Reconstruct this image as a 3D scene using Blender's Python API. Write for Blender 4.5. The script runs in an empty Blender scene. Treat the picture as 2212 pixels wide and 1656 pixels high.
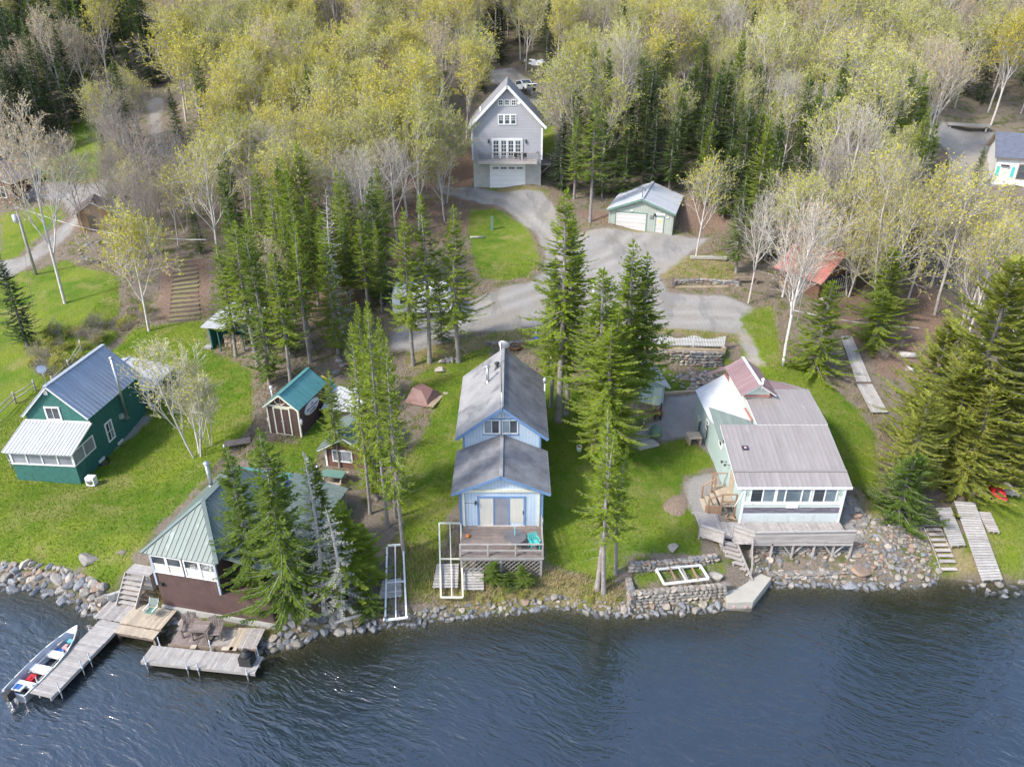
import bpy, bmesh, math, random
import numpy as np
from mathutils import Vector, Matrix
R = math.radians
C = bpy.context.scene.collection
S = bpy.context.scene

# ---------------------------------------------------------------- camera, sky, sun, exposure
CAM_H = 31.0
PITCH = math.atan(818 / 1610.0)
cam = bpy.data.objects.new('camera', bpy.data.cameras.new('camera'))
C.objects.link(cam)
cam.location = (0, 0, CAM_H)
cam.rotation_euler = (math.pi / 2 - PITCH, 0, 0)
cam.data.sensor_width = 36
cam.data.lens = 36 * 1610 / 2212.0
cam.data.clip_end = 3000
S.camera = cam
SUN_EL, SUN_AZ = R(43), math.atan2(-0.86, -0.50)      # azimuth measured from +Y towards +X
world = bpy.data.worlds.new('World'); S.world = world; world.use_nodes = True
wn = world.node_tree.nodes; wl = world.node_tree.links
sky = wn.new('ShaderNodeTexSky'); sky.sky_type = 'NISHITA'; sky.sun_disc = False
sky.sun_elevation = SUN_EL; sky.sun_rotation = SUN_AZ; sky.air_density = 1.0; sky.dust_density = 1.6
wl.new(sky.outputs[0], wn['Background'].inputs[0]); wn['Background'].inputs[1].default_value = 0.15
sl = bpy.data.lights.new('sun', 'SUN'); sl.energy = 2.0; sl.angle = R(7); sl.color = (1.0, 0.95, 0.87)
so = bpy.data.objects.new('sun', sl); C.objects.link(so)
sdir = Vector((math.sin(SUN_AZ) * math.cos(SUN_EL), math.cos(SUN_AZ) * math.cos(SUN_EL), math.sin(SUN_EL)))
so.rotation_euler = sdir.to_track_quat('Z', 'Y').to_euler()
so.location = (-60, -30, 80)
S.view_settings.view_transform = 'Standard'; S.view_settings.look = 'None'
S.view_settings.gamma = 1; S.view_settings.use_curve_mapping = False
S.view_settings.exposure = 1.25

# ---------------------------------------------------------------- survey: sight lines of the photograph on the ground
_c, _s = math.cos(PITCH), math.sin(PITCH)
def sight(u, v):
    a = (u - 1106) / 1610.0; b = (v - 828) / 1610.0
    return (a, _c - b * _s, -_s - b * _c)
def at(u, v, z):
    r = sight(u, v); t = (z - CAM_H) / r[2]
    return (r[0] * t, r[1] * t, z)

# ---------------------------------------------------------------- terrain
SHORE = [(-400, 36.5), (-60, 36.5)] + sorted([at(u, v, 0)[:2] for u, v in [
    (0, 1262), (60, 1266), (120, 1278), (180, 1305), (215, 1328), (330, 1352), (385, 1368), (450, 1402), (560, 1404), (640, 1384),
    (700, 1362), (800, 1348), (880, 1342), (960, 1330), (1100, 1318), (1200, 1306), (1320, 1322), (1440, 1316),
    (1550, 1310), (1600, 1296), (1650, 1262), (1700, 1258), (1900, 1264), (1990, 1266), (2030, 1246), (2120, 1258), (2212, 1256)]]) + [(60, 35.5), (400, 35.5)]
SX = np.array([p[0] for p in SHORE]); SY = np.array([p[1] for p in SHORE])
NEAR = np.array([(-60, -9), (-14, -3.2), (-5, -1.3), (-1, -.32), (0, 0), (.7, .62), (1.6, .95), (3, 1.45), (5, 1.85), (9, 2.1), (14, 2.4), (20, 2.8), (600, 2.8)])
FAR = np.array([(0, 0), (30, 1.0), (44, 2.2), (50, 2.55), (56, 3.5), (60, 4.3), (66, 5.2), (74, 6.3), (83, 8.0), (93, 10.5), (105, 13.9), (125, 19.9), (150, 27), (200, 40), (300, 66), (430, 98), (900, 150)])
def sstep(a, b, x):
    t = np.clip((x - a) / (b - a), 0, 1); return t * t * (3 - 2 * t)
def smooth_interp(x, tab):
    w = 0.0; n = 0
    for o in (-1.2, -.4, .4, 1.2):
        w = w + np.interp(x + o, tab[:, 0], tab[:, 1]); n += 1
    return w / n
BROOKS = []
def polydist(x, y, line):
    best = np.full(np.shape(x), 1e9)
    for (x0, y0), (x1, y1) in zip(line[:-1], line[1:]):
        dx, dy = x1 - x0, y1 - y0; L = dx * dx + dy * dy + 1e-9
        t = np.clip(((x - x0) * dx + (y - y0) * dy) / L, 0, 1)
        best = np.minimum(best, np.hypot(x - x0 - t * dx, y - y0 - t * dy))
    return best
def ZT(x, y):
    x = np.asarray(x, float); y = np.asarray(y, float)
    s = y - np.interp(x, SX, SY)
    near = np.interp(s, NEAR[:, 0], NEAR[:, 1])
    far = smooth_interp(y, FAR)
    k = sstep(43, 53, y)
    z = near * (1 - k) + far * k
    # lower terrace in front of the stone retaining wall on the right
    m = sstep(9.5, 11.5, x) * (1 - sstep(19.0, 22.5, x))
    flat = np.where(y < 59.2, np.minimum(z, 2.15 + .06 * np.clip(y - 48, 0, 20)), z)
    z = z * (1 - m) + flat * m
    # the lawn round the dark green cottage lies lower
    z = z - (1 - sstep(-27, -19, x)) * np.interp(y, (34, 37, 43, 52, 58, 66, 70), (0, .35, .9, 1.15, .95, .3, 0)) * (s > 0)
    # low cut bank under the platforms of the lodge
    m = sstep(-24.5, -23, x) * (1 - sstep(-13.4, -12.2, x)) * (1 - sstep(1.6, 3.6, s)) * (s > 0)
    z = z * (1 - .58 * m)
    # rolling unevenness
    amp = sstep(2, 12, s) * .10 + sstep(60, 110, y) * .35
    z = z + amp * (np.sin(x * .31 + 1.3) * np.cos(y * .27) + .5 * np.sin(x * .83 - y * .61))
    for line, w, dep in BROOKS:
        dd = polydist(x, y, line); z = z - dep * np.exp(-(dd / w) ** 2)
    return z
def gz(x, y): return float(ZT(x, y))
def gp(u, v):
    "where a sight line meets the ground"
    r = sight(u, v); lo = 22.0
    ts = np.linspace(20, 420, 3200) / r[1]
    xs, ys, zs = r[0] * ts, r[1] * ts, CAM_H + r[2] * ts
    below = np.nonzero(zs < ZT(xs, ys))[0]
    i = below[0] if len(below) else len(ts) - 1
    return (float(xs[i]), float(ys[i]), gz(xs[i], ys[i]))
BR1 = [gp(u, v)[:2] for u, v in [(330, 640), (300, 672), (272, 705), (255, 735), (205, 770), (150, 800), (120, 830)]]
BR2 = [gp(u, v)[:2] for u, v in [(790, 745), (760, 790), (700, 810), (600, 880), (545, 935), (505, 975), (470, 1010)]]
BROOKS += [(BR1, .55, .55), (BR2, .5, .5)]

# ---------------------------------------------------------------- materials
def N(nt, t, **kw):
    n = nt.nodes.new(t)
    for k, v in kw.items():
        if k.startswith('i_'): n.inputs[int(k[2:])].default_value = v
        else: setattr(n, k, v)
    return n
def mixc(nt, fac, a, b, mode='MIX'):
    n = nt.nodes.new('ShaderNodeMix'); n.data_type = 'RGBA'; n.blend_type = mode
    for sock, val in ((n.inputs[0], fac), (n.inputs[6], a), (n.inputs[7], b)):
        if hasattr(val, 'is_linked'): nt.links.new(val, sock)
        elif sock is n.inputs[0]: sock.default_value = val
        else: sock.default_value = (*val, 1) if len(val) == 3 else val
    return n.outputs[2]
def mth(nt, op, a, b=0.0, clamp=False):
    n = nt.nodes.new('ShaderNodeMath'); n.operation = op; n.use_clamp = clamp
    for i, val in enumerate((a, b)):
        if hasattr(val, 'is_linked'): nt.links.new(val, n.inputs[i])
        else: n.inputs[i].default_value = val
    return n.outputs[0]
def noise(nt, vec, scale, detail=4, rough=.55, stretch=None):
    if stretch:
        mp = N(nt, 'ShaderNodeMapping'); mp.inputs[3].default_value = stretch; nt.links.new(vec, mp.inputs[0]); vec = mp.outputs[0]
    n = N(nt, 'ShaderNodeTexNoise'); n.inputs['Scale'].default_value = scale; n.inputs['Detail'].default_value = detail
    n.inputs['Roughness'].default_value = rough; nt.links.new(vec, n.inputs['Vector']); return n.outputs[0]
def ramp(nt, fac, lo, hi):
    n = N(nt, 'ShaderNodeMapRange'); n.inputs[1].default_value = lo; n.inputs[2].default_value = hi
    nt.links.new(fac, n.inputs[0]); return n.outputs[0]
def new_mat(name):
    m = bpy.data.materials.new(name); m.use_nodes = True; nt = m.node_tree
    b = nt.nodes['Principled BSDF']; return m, nt, b
def mk(name, c1, c2=None, scale=2.0, rough=.7, metal=0.0, bump=0.0, bscale=30, stretch=None, stripe=None, objvar=.06, spots=None, spec=.5, streak=None):
    """painted / natural surface: two tones in noise, optional grooves (stripe=(axis, period, depth, dark)), grime spots, per-object tone"""
    m, nt, b = new_mat(name); L = nt.links
    tc = N(nt, 'ShaderNodeTexCoord'); oi = N(nt, 'ShaderNodeObjectInfo')
    pos = tc.outputs['Object']
    off = N(nt, 'ShaderNodeVectorMath', operation='SCALE'); cmb = N(nt, 'ShaderNodeCombineXYZ')
    for i in range(3): L.new(oi.outputs['Random'], cmb.inputs[i])
    L.new(cmb.outputs[0], off.inputs[0]); off.inputs['Scale'].default_value = 37.0
    add = N(nt, 'ShaderNodeVectorMath', operation='ADD'); L.new(pos, add.inputs[0]); L.new(off.outputs[0], add.inputs[1])
    vec = add.outputs[0]
    c2 = c2 or tuple(x * .72 for x in c1)
    f = ramp(nt, noise(nt, vec, scale, 5, .6, stretch), .32, .68)
    col = mixc(nt, f, c1, c2)
    h = noise(nt, vec, bscale, 3, .6, stretch)
    if spots:
        sp = ramp(nt, noise(nt, vec, spots[1], 6, .65), spots[2], spots[2] + .12)
        col = mixc(nt, sp, col, spots[0])
    if streak:
        sp = ramp(nt, noise(nt, vec, streak[1], 4, .6, (1, 1, .12)), streak[2], streak[2] + .18)
        col = mixc(nt, sp, col, streak[0])
    hh = mth(nt, 'MULTIPLY', h, bump)
    if stripe:
        ax, per, dep, dark = stripe
        sx = N(nt, 'ShaderNodeSeparateXYZ'); L.new(pos, sx.inputs[0])
        q = sx.outputs[2] if ax == 'h' else mth(nt, 'ADD', sx.outputs[0], sx.outputs[1])
        fr = mth(nt, 'FRACT', mth(nt, 'DIVIDE', mth(nt, 'ADD', q, 100), per))
        if ax == 'h': g = ramp(nt, fr, .0, .16); hh = mth(nt, 'ADD', hh, mth(nt, 'MULTIPLY', mth(nt, 'SUBTRACT', 1.0, fr), dep))
        else: g = ramp(nt, fr, .06, .12); hh = mth(nt, 'ADD', hh, mth(nt, 'MULTIPLY', g, dep))
        gi = mth(nt, 'MULTIPLY', mth(nt, 'SUBTRACT', 1.0, g), dark)
        col = mixc(nt, gi, col, tuple(x * .35 for x in c2))
    hv = N(nt, 'ShaderNodeHueSaturation'); L.new(col, hv.inputs['Color'])
    L.new(mth(nt, 'ADD', 1 - objvar, mth(nt, 'MULTIPLY', oi.outputs['Random'], 2 * objvar)), hv.inputs['Value'])
    L.new(hv.outputs[0], b.inputs['Base Color'])
    b.inputs['Roughness'].default_value = rough; b.inputs['Metallic'].default_value = metal
    b.inputs['Specular IOR Level'].default_value = spec
    if bump or stripe:
        bp = N(nt, 'ShaderNodeBump'); bp.inputs['Strength'].default_value = 1.0; bp.inputs['Distance'].default_value = 1.0
        L.new(hh, bp.inputs['Height']); L.new(bp.outputs[0], b.inputs['Normal'])
    return m
def foliage(name, cols, var=.25, trans=.3):
    m, nt, b = new_mat(name); L = nt.links; nt.nodes.remove(b)
    oi = N(nt, 'ShaderNodeObjectInfo'); geo = N(nt, 'ShaderNodeNewGeometry')
    rp = N(nt, 'ShaderNodeValToRGB'); e = rp.color_ramp.elements
    e[0].color = (*cols[0], 1); e[1].color = (*cols[-1], 1)
    for i, c in enumerate(cols[1:-1]):
        x = e.new((i + 1) / (len(cols) - 1)); x.color = (*c, 1)
    f = mth(nt, 'ADD', mth(nt, 'MULTIPLY', oi.outputs['Random'], 1 - var), mth(nt, 'MULTIPLY', geo.outputs['Random Per Island'], var))
    L.new(f, rp.inputs[0])
    d = N(nt, 'ShaderNodeBsdfDiffuse'); t = N(nt, 'ShaderNodeBsdfTranslucent'); mx = N(nt, 'ShaderNodeMixShader'); mx.inputs[0].default_value = trans
    L.new(rp.outputs[0], d.inputs[0]); L.new(rp.outputs[0], t.inputs[0])
    L.new(d.outputs[0], mx.inputs[1]); L.new(t.outputs[0], mx.inputs[2]); L.new(mx.outputs[0], nt.nodes['Material Output'].inputs[0])
    return m
M = {}
M['spruce'] = foliage('spruce', [(.075, .13, .028), (.12, .19, .034), (.18, .25, .04)], .55, .35)
M['fir'] = foliage('fir', [(.16, .235, .028), (.24, .32, .036), (.34, .41, .055)], .6, .38)
M['dark_spruce'] = foliage('dark_spruce', [(.035, .072, .03), (.055, .10, .034), (.085, .135, .036)], .6)
M['cedar'] = foliage('cedar', [(.23, .27, .045), (.33, .36, .065), (.43, .43, .095)], .6, .38)
M['leaf_yellow'] = foliage('leaf_yellow', [(.38, .35, .045), (.52, .48, .075), (.66, .59, .14)], .5, .35)
M['leaf_green'] = foliage('leaf_green', [(.33, .34, .06), (.46, .46, .10), (.58, .55, .17)], .5, .35)
M['leaf_bud'] = foliage('leaf_bud', [(.42, .32, .22), (.50, .39, .25), (.52, .45, .22)], .6, .3)
M['leaf_gold'] = foliage('leaf_gold', [(.42, .36, .05), (.50, .44, .07)], .6, .35)
M['lichen'] = foliage('lichen', [(.30, .31, .26), (.40, .41, .36)], .6, .1)
M['dead_grass'] = foliage('dead_grass', [(.30, .22, .11), (.38, .31, .17), (.24, .25, .07)], .9, .2)
M['litter'] = foliage('litter', [(.17, .11, .075), (.30, .20, .13), (.42, .32, .22)], .95, .1)
M['grass'] = foliage('grass', [(.10, .19, .016), (.15, .25, .02), (.22, .29, .03)], .9, .3)
M['bark'] = mk('bark', (.36, .325, .30), (.23, .20, .18), 3, .9, bump=.05, bscale=9, stretch=(1, 1, .25), objvar=.12)
M['bark_pale'] = mk('bark_pale', (.56, .52, .48), (.40, .365, .335), 3, .9, bump=.03, bscale=8, objvar=.12)
M['bark_birch'] = mk('bark_birch', (.72, .69, .65), (.55, .50, .46), 2.5, .8, spots=((.08, .07, .065), 3.2, .62), objvar=.03)
M['bark_conifer'] = mk('bark_conifer', (.33, .30, .28), (.20, .175, .155), 4, .9, bump=.04, bscale=10, objvar=.1)
M['dead_wood'] = mk('dead_wood', (.50, .47, .44), (.33, .31, .29), 4, .9)
M['glass'] = mk('glass', (.035, .045, .055), (.07, .08, .09), .8, .06, spec=.9, objvar=.3)
M['glass_light'] = mk('glass_light', (.25, .30, .33), (.13, .17, .20), .7, .08, spec=.8, objvar=.25)
M['curtain'] = mk('curtain', (.62, .60, .54), (.52, .50, .45), 3, .25, spec=.6, stretch=(6, 6, .3))
M['screen'] = mk('screen', (.30, .31, .34), (.20, .21, .25), 1.2, .35, objvar=.12)
M['white'] = mk('white', (.78, .78, .77), (.68, .68, .67), 3, .55, streak=((.50, .48, .44), 3, .62))
M['cream'] = mk('cream', (.70, .69, .56), (.60, .59, .48), 2, .6)
M['white_metal'] = mk('white_metal', (.52, .53, .55), (.44, .45, .46), .8, .42, spots=((.36, .34, .31), 4, .64))
M['metal_slate'] = mk('metal_slate', (.42, .46, .54), (.36, .395, .465), .7, .42, .15, spots=((.40, .36, .32), 2.5, .70))
M['metal_green'] = mk('metal_green', (.165, .205, .185), (.13, .165, .15), .6, .5, .05, streak=((.28, .33, .31), 1.4, .60))
M['metal_teal'] = mk('metal_teal', (.13, .33, .33), (.09, .26, .26), .8, .35, .1)
M['metal_plum'] = mk('metal_plum', (.315, .285, .275), (.265, .24, .23), .5, .5, .05, streak=((.40, .36, .36), 2.2, .62))
M['metal_rose'] = mk('metal_rose', (.33, .22, .225), (.27, .175, .18), .5, .42, .1)
M['metal_silver'] = mk('metal_silver', (.60, .62, .65), (.51, .53, .56), .7, .35, .08)
M['metal_red'] = mk('metal_red', (.40, .15, .125), (.33, .12, .10), .8, .5)
M['metal_brown'] = mk('metal_brown', (.27, .22, .21), (.20, .16, .155), .8, .5)
M['smoked'] = mk('smoked', (.15, .14, .145), (.11, .105, .11), 2, .12)
M['galv'] = mk('galv', (.55, .56, .58), (.42, .43, .45), 3, .3, .8, spots=((.30, .20, .13), 4, .66))
M['alu'] = mk('alu', (.66, .67, .70), (.56, .57, .60), 2, .35, .6)
M['black'] = mk('black', (.02, .02, .022), (.035, .035, .035), 5, .55)
M['rust'] = mk('rust', (.22, .10, .06), (.14, .07, .045), 6, .85)
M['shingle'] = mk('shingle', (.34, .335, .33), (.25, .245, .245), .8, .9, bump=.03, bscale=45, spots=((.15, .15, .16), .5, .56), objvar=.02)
M['shingle_worn_shaded'] = mk('shingle_worn_shaded', (.25, .25, .26), (.13, .13, .14), 1.1, .92, bump=.03, bscale=45, spots=((.34, .34, .33), 9, .66), objvar=.02)  # worn front roof; also carries painted shade on one main slope
M['shingle_new'] = mk('shingle_new', (.24, .235, .24), (.19, .19, .195), 2, .9, bump=.02, bscale=40)
M['shingle_blue'] = mk('shingle_blue', (.16, .18, .23), (.12, .135, .18), 2, .9, bump=.02, bscale=40)
M['blue_siding'] = mk('blue_siding', (.50, .60, .70), (.43, .53, .64), 1.2, .7, stripe=('v', .2, .02, .45), streak=((.40, .46, .52), 2.5, .62))
M['blue_trim'] = mk('blue_trim', (.15, .26, .44), (.12, .21, .37), 2, .6)
M['green_shake'] = mk('green_shake', (.035, .15, .125), (.022, .105, .088), 5, .85, bump=.01, stripe=('h', .16, .03, .7), streak=((.07, .19, .165), 2, .6))
M['brown_board'] = mk('brown_board', (.105, .062, .055), (.075, .045, .04), 2, .75, stripe=('v', .17, .015, .6), streak=((.15, .10, .09), 3, .6))
M['brown_plain'] = mk('brown_plain', (.10, .058, .052), (.075, .045, .04), 2, .75, streak=((.14, .095, .085), 3, .62))
M['brown_log'] = mk('brown_log', (.16, .075, .05), (.11, .055, .04), 2, .7, stripe=('h', .18, .04, .6))
M['tan_board'] = mk('tan_board', (.48, .30, .17), (.38, .23, .13), 2, .75, stripe=('h', .2, .02, .5))
M['aqua'] = mk('aqua', (.42, .52, .51), (.37, .47, .46), .8, .7, stripe=('v', .30, .015, .25), streak=((.38, .46, .44), 2.2, .64))
M['aqua_pale'] = mk('aqua_pale', (.60, .68, .60), (.55, .63, .55), 1, .7)
M['skirt'] = mk('skirt', (.62, .68, .68), (.54, .60, .60), 2, .6, stripe=('v', .1, .02, .3), streak=((.30, .29, .24), 5, .58))
M['grey_clap'] = mk('grey_clap', (.37, .365, .39), (.33, .325, .35), .5, .7, stripe=('h', .17, .03, .45), objvar=.01)
M['sage'] = mk('sage', (.37, .405, .36), (.325, .36, .32), .6, .7, stripe=('v', .3, .015, .3))
M['sage_trim'] = mk('sage_trim', (.14, .25, .20), (.11, .20, .16), 1, .6)
M['door_grey'] = mk('door_grey', (.58, .56, .54), (.53, .51, .49), 1, .5, stripe=('h', .45, .02, .5))
M['door_white'] = mk('door_white', (.80, .79, .77), (.74, .73, .71), 1, .5, stripe=('h', .6, .015, .25))
M['concrete'] = mk('concrete', (.44, .43, .40), (.35, .34, .32), 1.2, .9, bump=.01, bscale=20, spots=((.26, .25, .23), 2.2, .62))
M['slab'] = mk('slab', (.42, .395, .34), (.35, .33, .285), 1.5, .9, bump=.01, bscale=20, spots=((.33, .30, .25), 2.4, .64))
M['wood_grey'] = mk('wood_grey', (.42, .385, .36), (.29, .265, .25), 2.2, .9, bump=.012, bscale=14, stretch=(.4, 3, 3), objvar=.16, spots=((.50, .47, .44), 3, .66))
M['wood_weathered'] = mk('wood_weathered', (.47, .43, .40), (.36, .325, .30), 2.5, .9, bump=.012, bscale=14, objvar=.16)
M['wood_dark'] = mk('wood_dark', (.235, .19, .17), (.15, .12, .105), 2.0, .85, bump=.01, bscale=14, objvar=.22, spots=((.44, .38, .36), 2.2, .64))
M['wood_tan'] = mk('wood_tan', (.46, .385, .29), (.37, .305, .23), 3, .85, objvar=.14)
M['wood_new'] = mk('wood_new', (.34, .22, .14), (.27, .175, .11), 3, .8, objvar=.12)
M['wood_silver'] = mk('wood_silver', (.40, .375, .35), (.30, .28, .265), 2.5, .9, objvar=.14, streak=((.50, .475, .45), 3, .6))
M['timber'] = mk('timber', (.26, .20, .15), (.17, .13, .10), 3, .9, bump=.02, objvar=.15)
M['timber_pale'] = mk('timber_pale', (.46, .36, .25), (.36, .28, .19), 3, .9, objvar=.12)
M['log_end'] = mk('log_end', (.56, .42, .26), (.42, .30, .18), 6, .9, objvar=.2)
M['stone_a'] = mk('stone_a', (.34, .31, .275), (.215, .195, .175), 2.2, .92, bump=.05, bscale=6, objvar=.3, spots=((.20, .19, .18), 2.5, .64))
M['stone_b'] = mk('stone_b', (.42, .37, .31), (.28, .24, .205), 2.2, .92, bump=.05, bscale=6, objvar=.3, spots=((.58, .53, .46), 2.0, .66))
M['stone_c'] = mk('stone_c', (.24, .245, .26), (.14, .145, .155), 2.2, .9, bump=.05, bscale=6, objvar=.3)
M['stone_rust'] = mk('stone_rust', (.36, .25, .18), (.26, .185, .14), 2.2, .92, bump=.05, bscale=6, objvar=.15)
M['slate_band'] = mk('slate_band', (.13, .12, .155), (.19, .18, .21), 4, .8, stretch=(1, 1, 5), objvar=.25, bump=.01)
M['red_plastic'] = mk('red_plastic', (.58, .03, .035), (.46, .025, .03), 2, .4)
M['blue_plastic'] = mk('blue_plastic', (.05, .18, .52), (.04, .14, .42), 2, .4)
M['sky_plastic'] = mk('sky_plastic', (.16, .48, .62), (.12, .40, .54), 1.5, .4)
M['teal_plastic'] = mk('teal_plastic', (.10, .52, .47), (.08, .44, .40), 2, .4)
M['green_cloth'] = mk('green_cloth', (.13, .21, .15), (.09, .15, .11), 3, .8, bump=.03, bscale=7)
M['tarp'] = mk('tarp', (.24, .13, .11), (.19, .10, .085), 2.2, .6, bump=.04, bscale=4)
M['white_paint'] = mk('white_paint', (.76, .77, .79), (.70, .71, .73), 1, .3)
M['tyre'] = mk('tyre', (.03, .03, .03), (.05, .05, .05), 6, .85)
M['orange'] = mk('orange', (.62, .20, .04), (.5, .15, .03), 4, .7)
M['yellow'] = mk('yellow', (.75, .66, .10), (.62, .55, .08), 4, .6)
M['sign_white'] = mk('sign_white', (.70, .71, .76), (.62, .63, .68), 3, .5)
M['ink'] = mk('ink', (.02, .025, .06), (.03, .03, .05), 3, .6)
M['pink'] = mk('pink', (.62, .36, .36), (.52, .30, .30), 3, .7)
M['bone'] = mk('bone', (.68, .64, .55), (.56, .52, .44), 4, .7)
M['clothes'] = mk('clothes', (.17, .20, .27), (.12, .14, .2), 5, .9)
M['skin'] = mk('skin', (.55, .37, .28), (.5, .33, .25), 4, .6)

def ground_material():
    m, nt, b = new_mat('ground'); L = nt.links
    geo = N(nt, 'ShaderNodeNewGeometry'); P = geo.outputs['Position']
    def A(n): a = N(nt, 'ShaderNodeAttribute'); a.attribute_name = n; return a.outputs['Fac']
    nbig = noise(nt, P, .18, 5, .6); nmid = noise(nt, P, .9, 5, .65); nfin = noise(nt, P, 6.0, 5, .7); nvf = noise(nt, P, 22.0, 3, .7)
    rag = mth(nt, 'MULTIPLY', mth(nt, 'SUBTRACT', mth(nt, 'ADD', mth(nt, 'MULTIPLY', nmid, .65), mth(nt, 'MULTIPLY', nfin, .35)), .5), 1.5)
    def mask(n, w=.14): return ramp(nt, mth(nt, 'ADD', A(n), rag), .5 - w, .5 + w)
    forest = mixc(nt, ramp(nt, nfin, .3, .7), (.29, .24, .19), (.175, .14, .11))
    forest = mixc(nt, ramp(nt, nmid, .50, .62), forest, (.12, .135, .045))
    forest = mixc(nt, ramp(nt, nvf, .62, .72), forest, (.33, .26, .18))
    red = mixc(nt, ramp(nt, nfin, .35, .65), (.29, .20, .15), (.185, .13, .10))
    red = mixc(nt, ramp(nt, nvf, .60, .68), red, (.40, .27, .18))
    lawn = mixc(nt, ramp(nt, nbig, .38, .62), (.115, .205, .018), (.23, .28, .032))
    lawn = mixc(nt, ramp(nt, nmid, .45, .66), lawn, (.23, .25, .055))
    lawn = mixc(nt, mth(nt, 'MULTIPLY', ramp(nt, nfin, .38, .72), .55), lawn, (.065, .115, .014))
    lawn = mixc(nt, mth(nt, 'MULTIPLY', ramp(nt, nvf, .58, .72), .4), lawn, (.22, .24, .06))
    nwear = noise(nt, P, .33, 5, .62)
    lawn = mixc(nt, mth(nt, 'MULTIPLY', ramp(nt, nwear, .55, .66), .65), lawn, (.30, .275, .10))
    lawn = mixc(nt, mth(nt, 'MULTIPLY', ramp(nt, nwear, .44, .34), .5), lawn, (.075, .15, .016))
    dry = mixc(nt, ramp(nt, nfin, .35, .65), (.34, .28, .15), (.22, .19, .085))
    dry = mixc(nt, ramp(nt, nmid, .48, .60), dry, (.16, .20, .035))
    grav = mixc(nt, ramp(nt, nmid, .32, .70), (.375, .345, .315), (.265, .245, .225))
    grav = mixc(nt, mth(nt, 'MULTIPLY', ramp(nt, nvf, .40, .66), .55), grav, (.20, .195, .19))
    vor = N(nt, 'ShaderNodeTexVoronoi'); vor.inputs['Scale'].default_value = 9.0; L.new(P, vor.inputs['Vector'])
    grav = mixc(nt, mth(nt, 'MULTIPLY', ramp(nt, vor.outputs['Distance'], .0, .5), .35), grav, (.50, .485, .47))
    grav = mixc(nt, mth(nt, 'MULTIPLY', ramp(nt, nbig, .50, .60), .5), grav, (.36, .31, .24))
    grav = mixc(nt, mth(nt, 'MULTIPLY', A('rut'), .55), grav, (.43, .405, .375))
    grav = mixc(nt, mth(nt, 'MULTIPLY', A('crown_strip'), .45), grav, (.22, .205, .15))
    rut = ramp(nt, noise(nt, P, .5, 4, .6, (1, .28, 1)), .54, .62)
    grav = mixc(nt, mth(nt, 'MULTIPLY', rut, .45), grav, (.19, .185, .18))
    bed = mixc(nt, ramp(nt, nfin, .3, .7), (.10, .095, .055), (.05, .05, .03))
    bed = mixc(nt, ramp(nt, vor.outputs['Distance'], .25, .45), (.16, .15, .10), bed)
    col = mixc(nt, mask('red'), forest, red)
    col = mixc(nt, mask('dry'), col, dry)
    col = mixc(nt, mask('lawn'), col, lawn)
    col = mixc(nt, mask('gravel'), col, grav)
    col = mixc(nt, A('bed'), col, bed)
    L.new(col, b.inputs['Base Color']); b.inputs['Roughness'].default_value = .95; b.inputs['Specular IOR Level'].default_value = .15
    bp = N(nt, 'ShaderNodeBump'); bp.inputs['Strength'].default_value = .8; bp.inputs['Distance'].default_value = .22
    L.new(mth(nt, 'ADD', nfin, mth(nt, 'MULTIPLY', nvf, .5)), bp.inputs['Height']); L.new(bp.outputs[0], b.inputs['Normal'])
    return m
M['ground'] = ground_material()
def water_material():
    m, nt, b = new_mat('lake_water'); L = nt.links
    geo = N(nt, 'ShaderNodeNewGeometry'); P = geo.outputs['Position']
    att = N(nt, 'ShaderNodeAttribute'); att.attribute_name = 'depth'
    rot = N(nt, 'ShaderNodeMapping'); rot.inputs[2].default_value = (0, 0, R(24)); L.new(P, rot.inputs[0])
    wv = rot.outputs[0]
    n0 = noise(nt, wv, .09, 3, .5, (.7, 1.2, 1)); calm = ramp(nt, n0, .32, .68)
    wob = N(nt, 'ShaderNodeVectorMath', operation='ADD'); L.new(wv, wob.inputs[0])
    wsc = N(nt, 'ShaderNodeVectorMath', operation='SCALE'); wsc.inputs['Scale'].default_value = 1.6
    wn_ = N(nt, 'ShaderNodeTexNoise'); wn_.inputs['Scale'].default_value = .25; L.new(wv, wn_.inputs['Vector']); L.new(wn_.outputs['Color'], wsc.inputs[0]); L.new(wsc.outputs[0], wob.inputs[1])
    n1 = noise(nt, wob.outputs[0], 1.05, 2, .5, (.42, 1.5, 1)); n2 = noise(nt, wob.outputs[0], 2.6, 3, .55, (.5, 1.6, 1)); n3 = noise(nt, P, 7.0, 2, .5, (.8, 1.2, 1))
    def crest(n): return mth(nt, 'SUBTRACT', 1.0, mth(nt, 'ABSOLUTE', mth(nt, 'MULTIPLY', mth(nt, 'SUBTRACT', n, .5), 2.6)))
    h = mth(nt, 'ADD', mth(nt, 'MULTIPLY', crest(n1), .55), mth(nt, 'ADD', mth(nt, 'MULTIPLY', crest(n2), .26), mth(nt, 'MULTIPLY', n3, .07)))
    bp = N(nt, 'ShaderNodeBump'); bp.inputs['Distance'].default_value = .165
    L.new(mth(nt, 'ADD', .45, mth(nt, 'MULTIPLY', calm, .55)), bp.inputs['Strength'])
    L.new(h, bp.inputs['Height']); L.new(bp.outputs[0], b.inputs['Normal'])
    col = mixc(nt, ramp(nt, att.outputs['Fac'], .2, 1.0), (.016, .018, .010), (.018, .027, .037))
    L.new(col, b.inputs['Base Color']); b.inputs['Roughness'].default_value = .05; b.inputs['IOR'].default_value = 1.7
    L.new(ramp(nt, att.outputs['Fac'], -.05, .5), b.inputs['Alpha'])
    b.inputs['Specular IOR Level'].default_value = 1.0
    return m
M['water'] = water_material()

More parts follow.
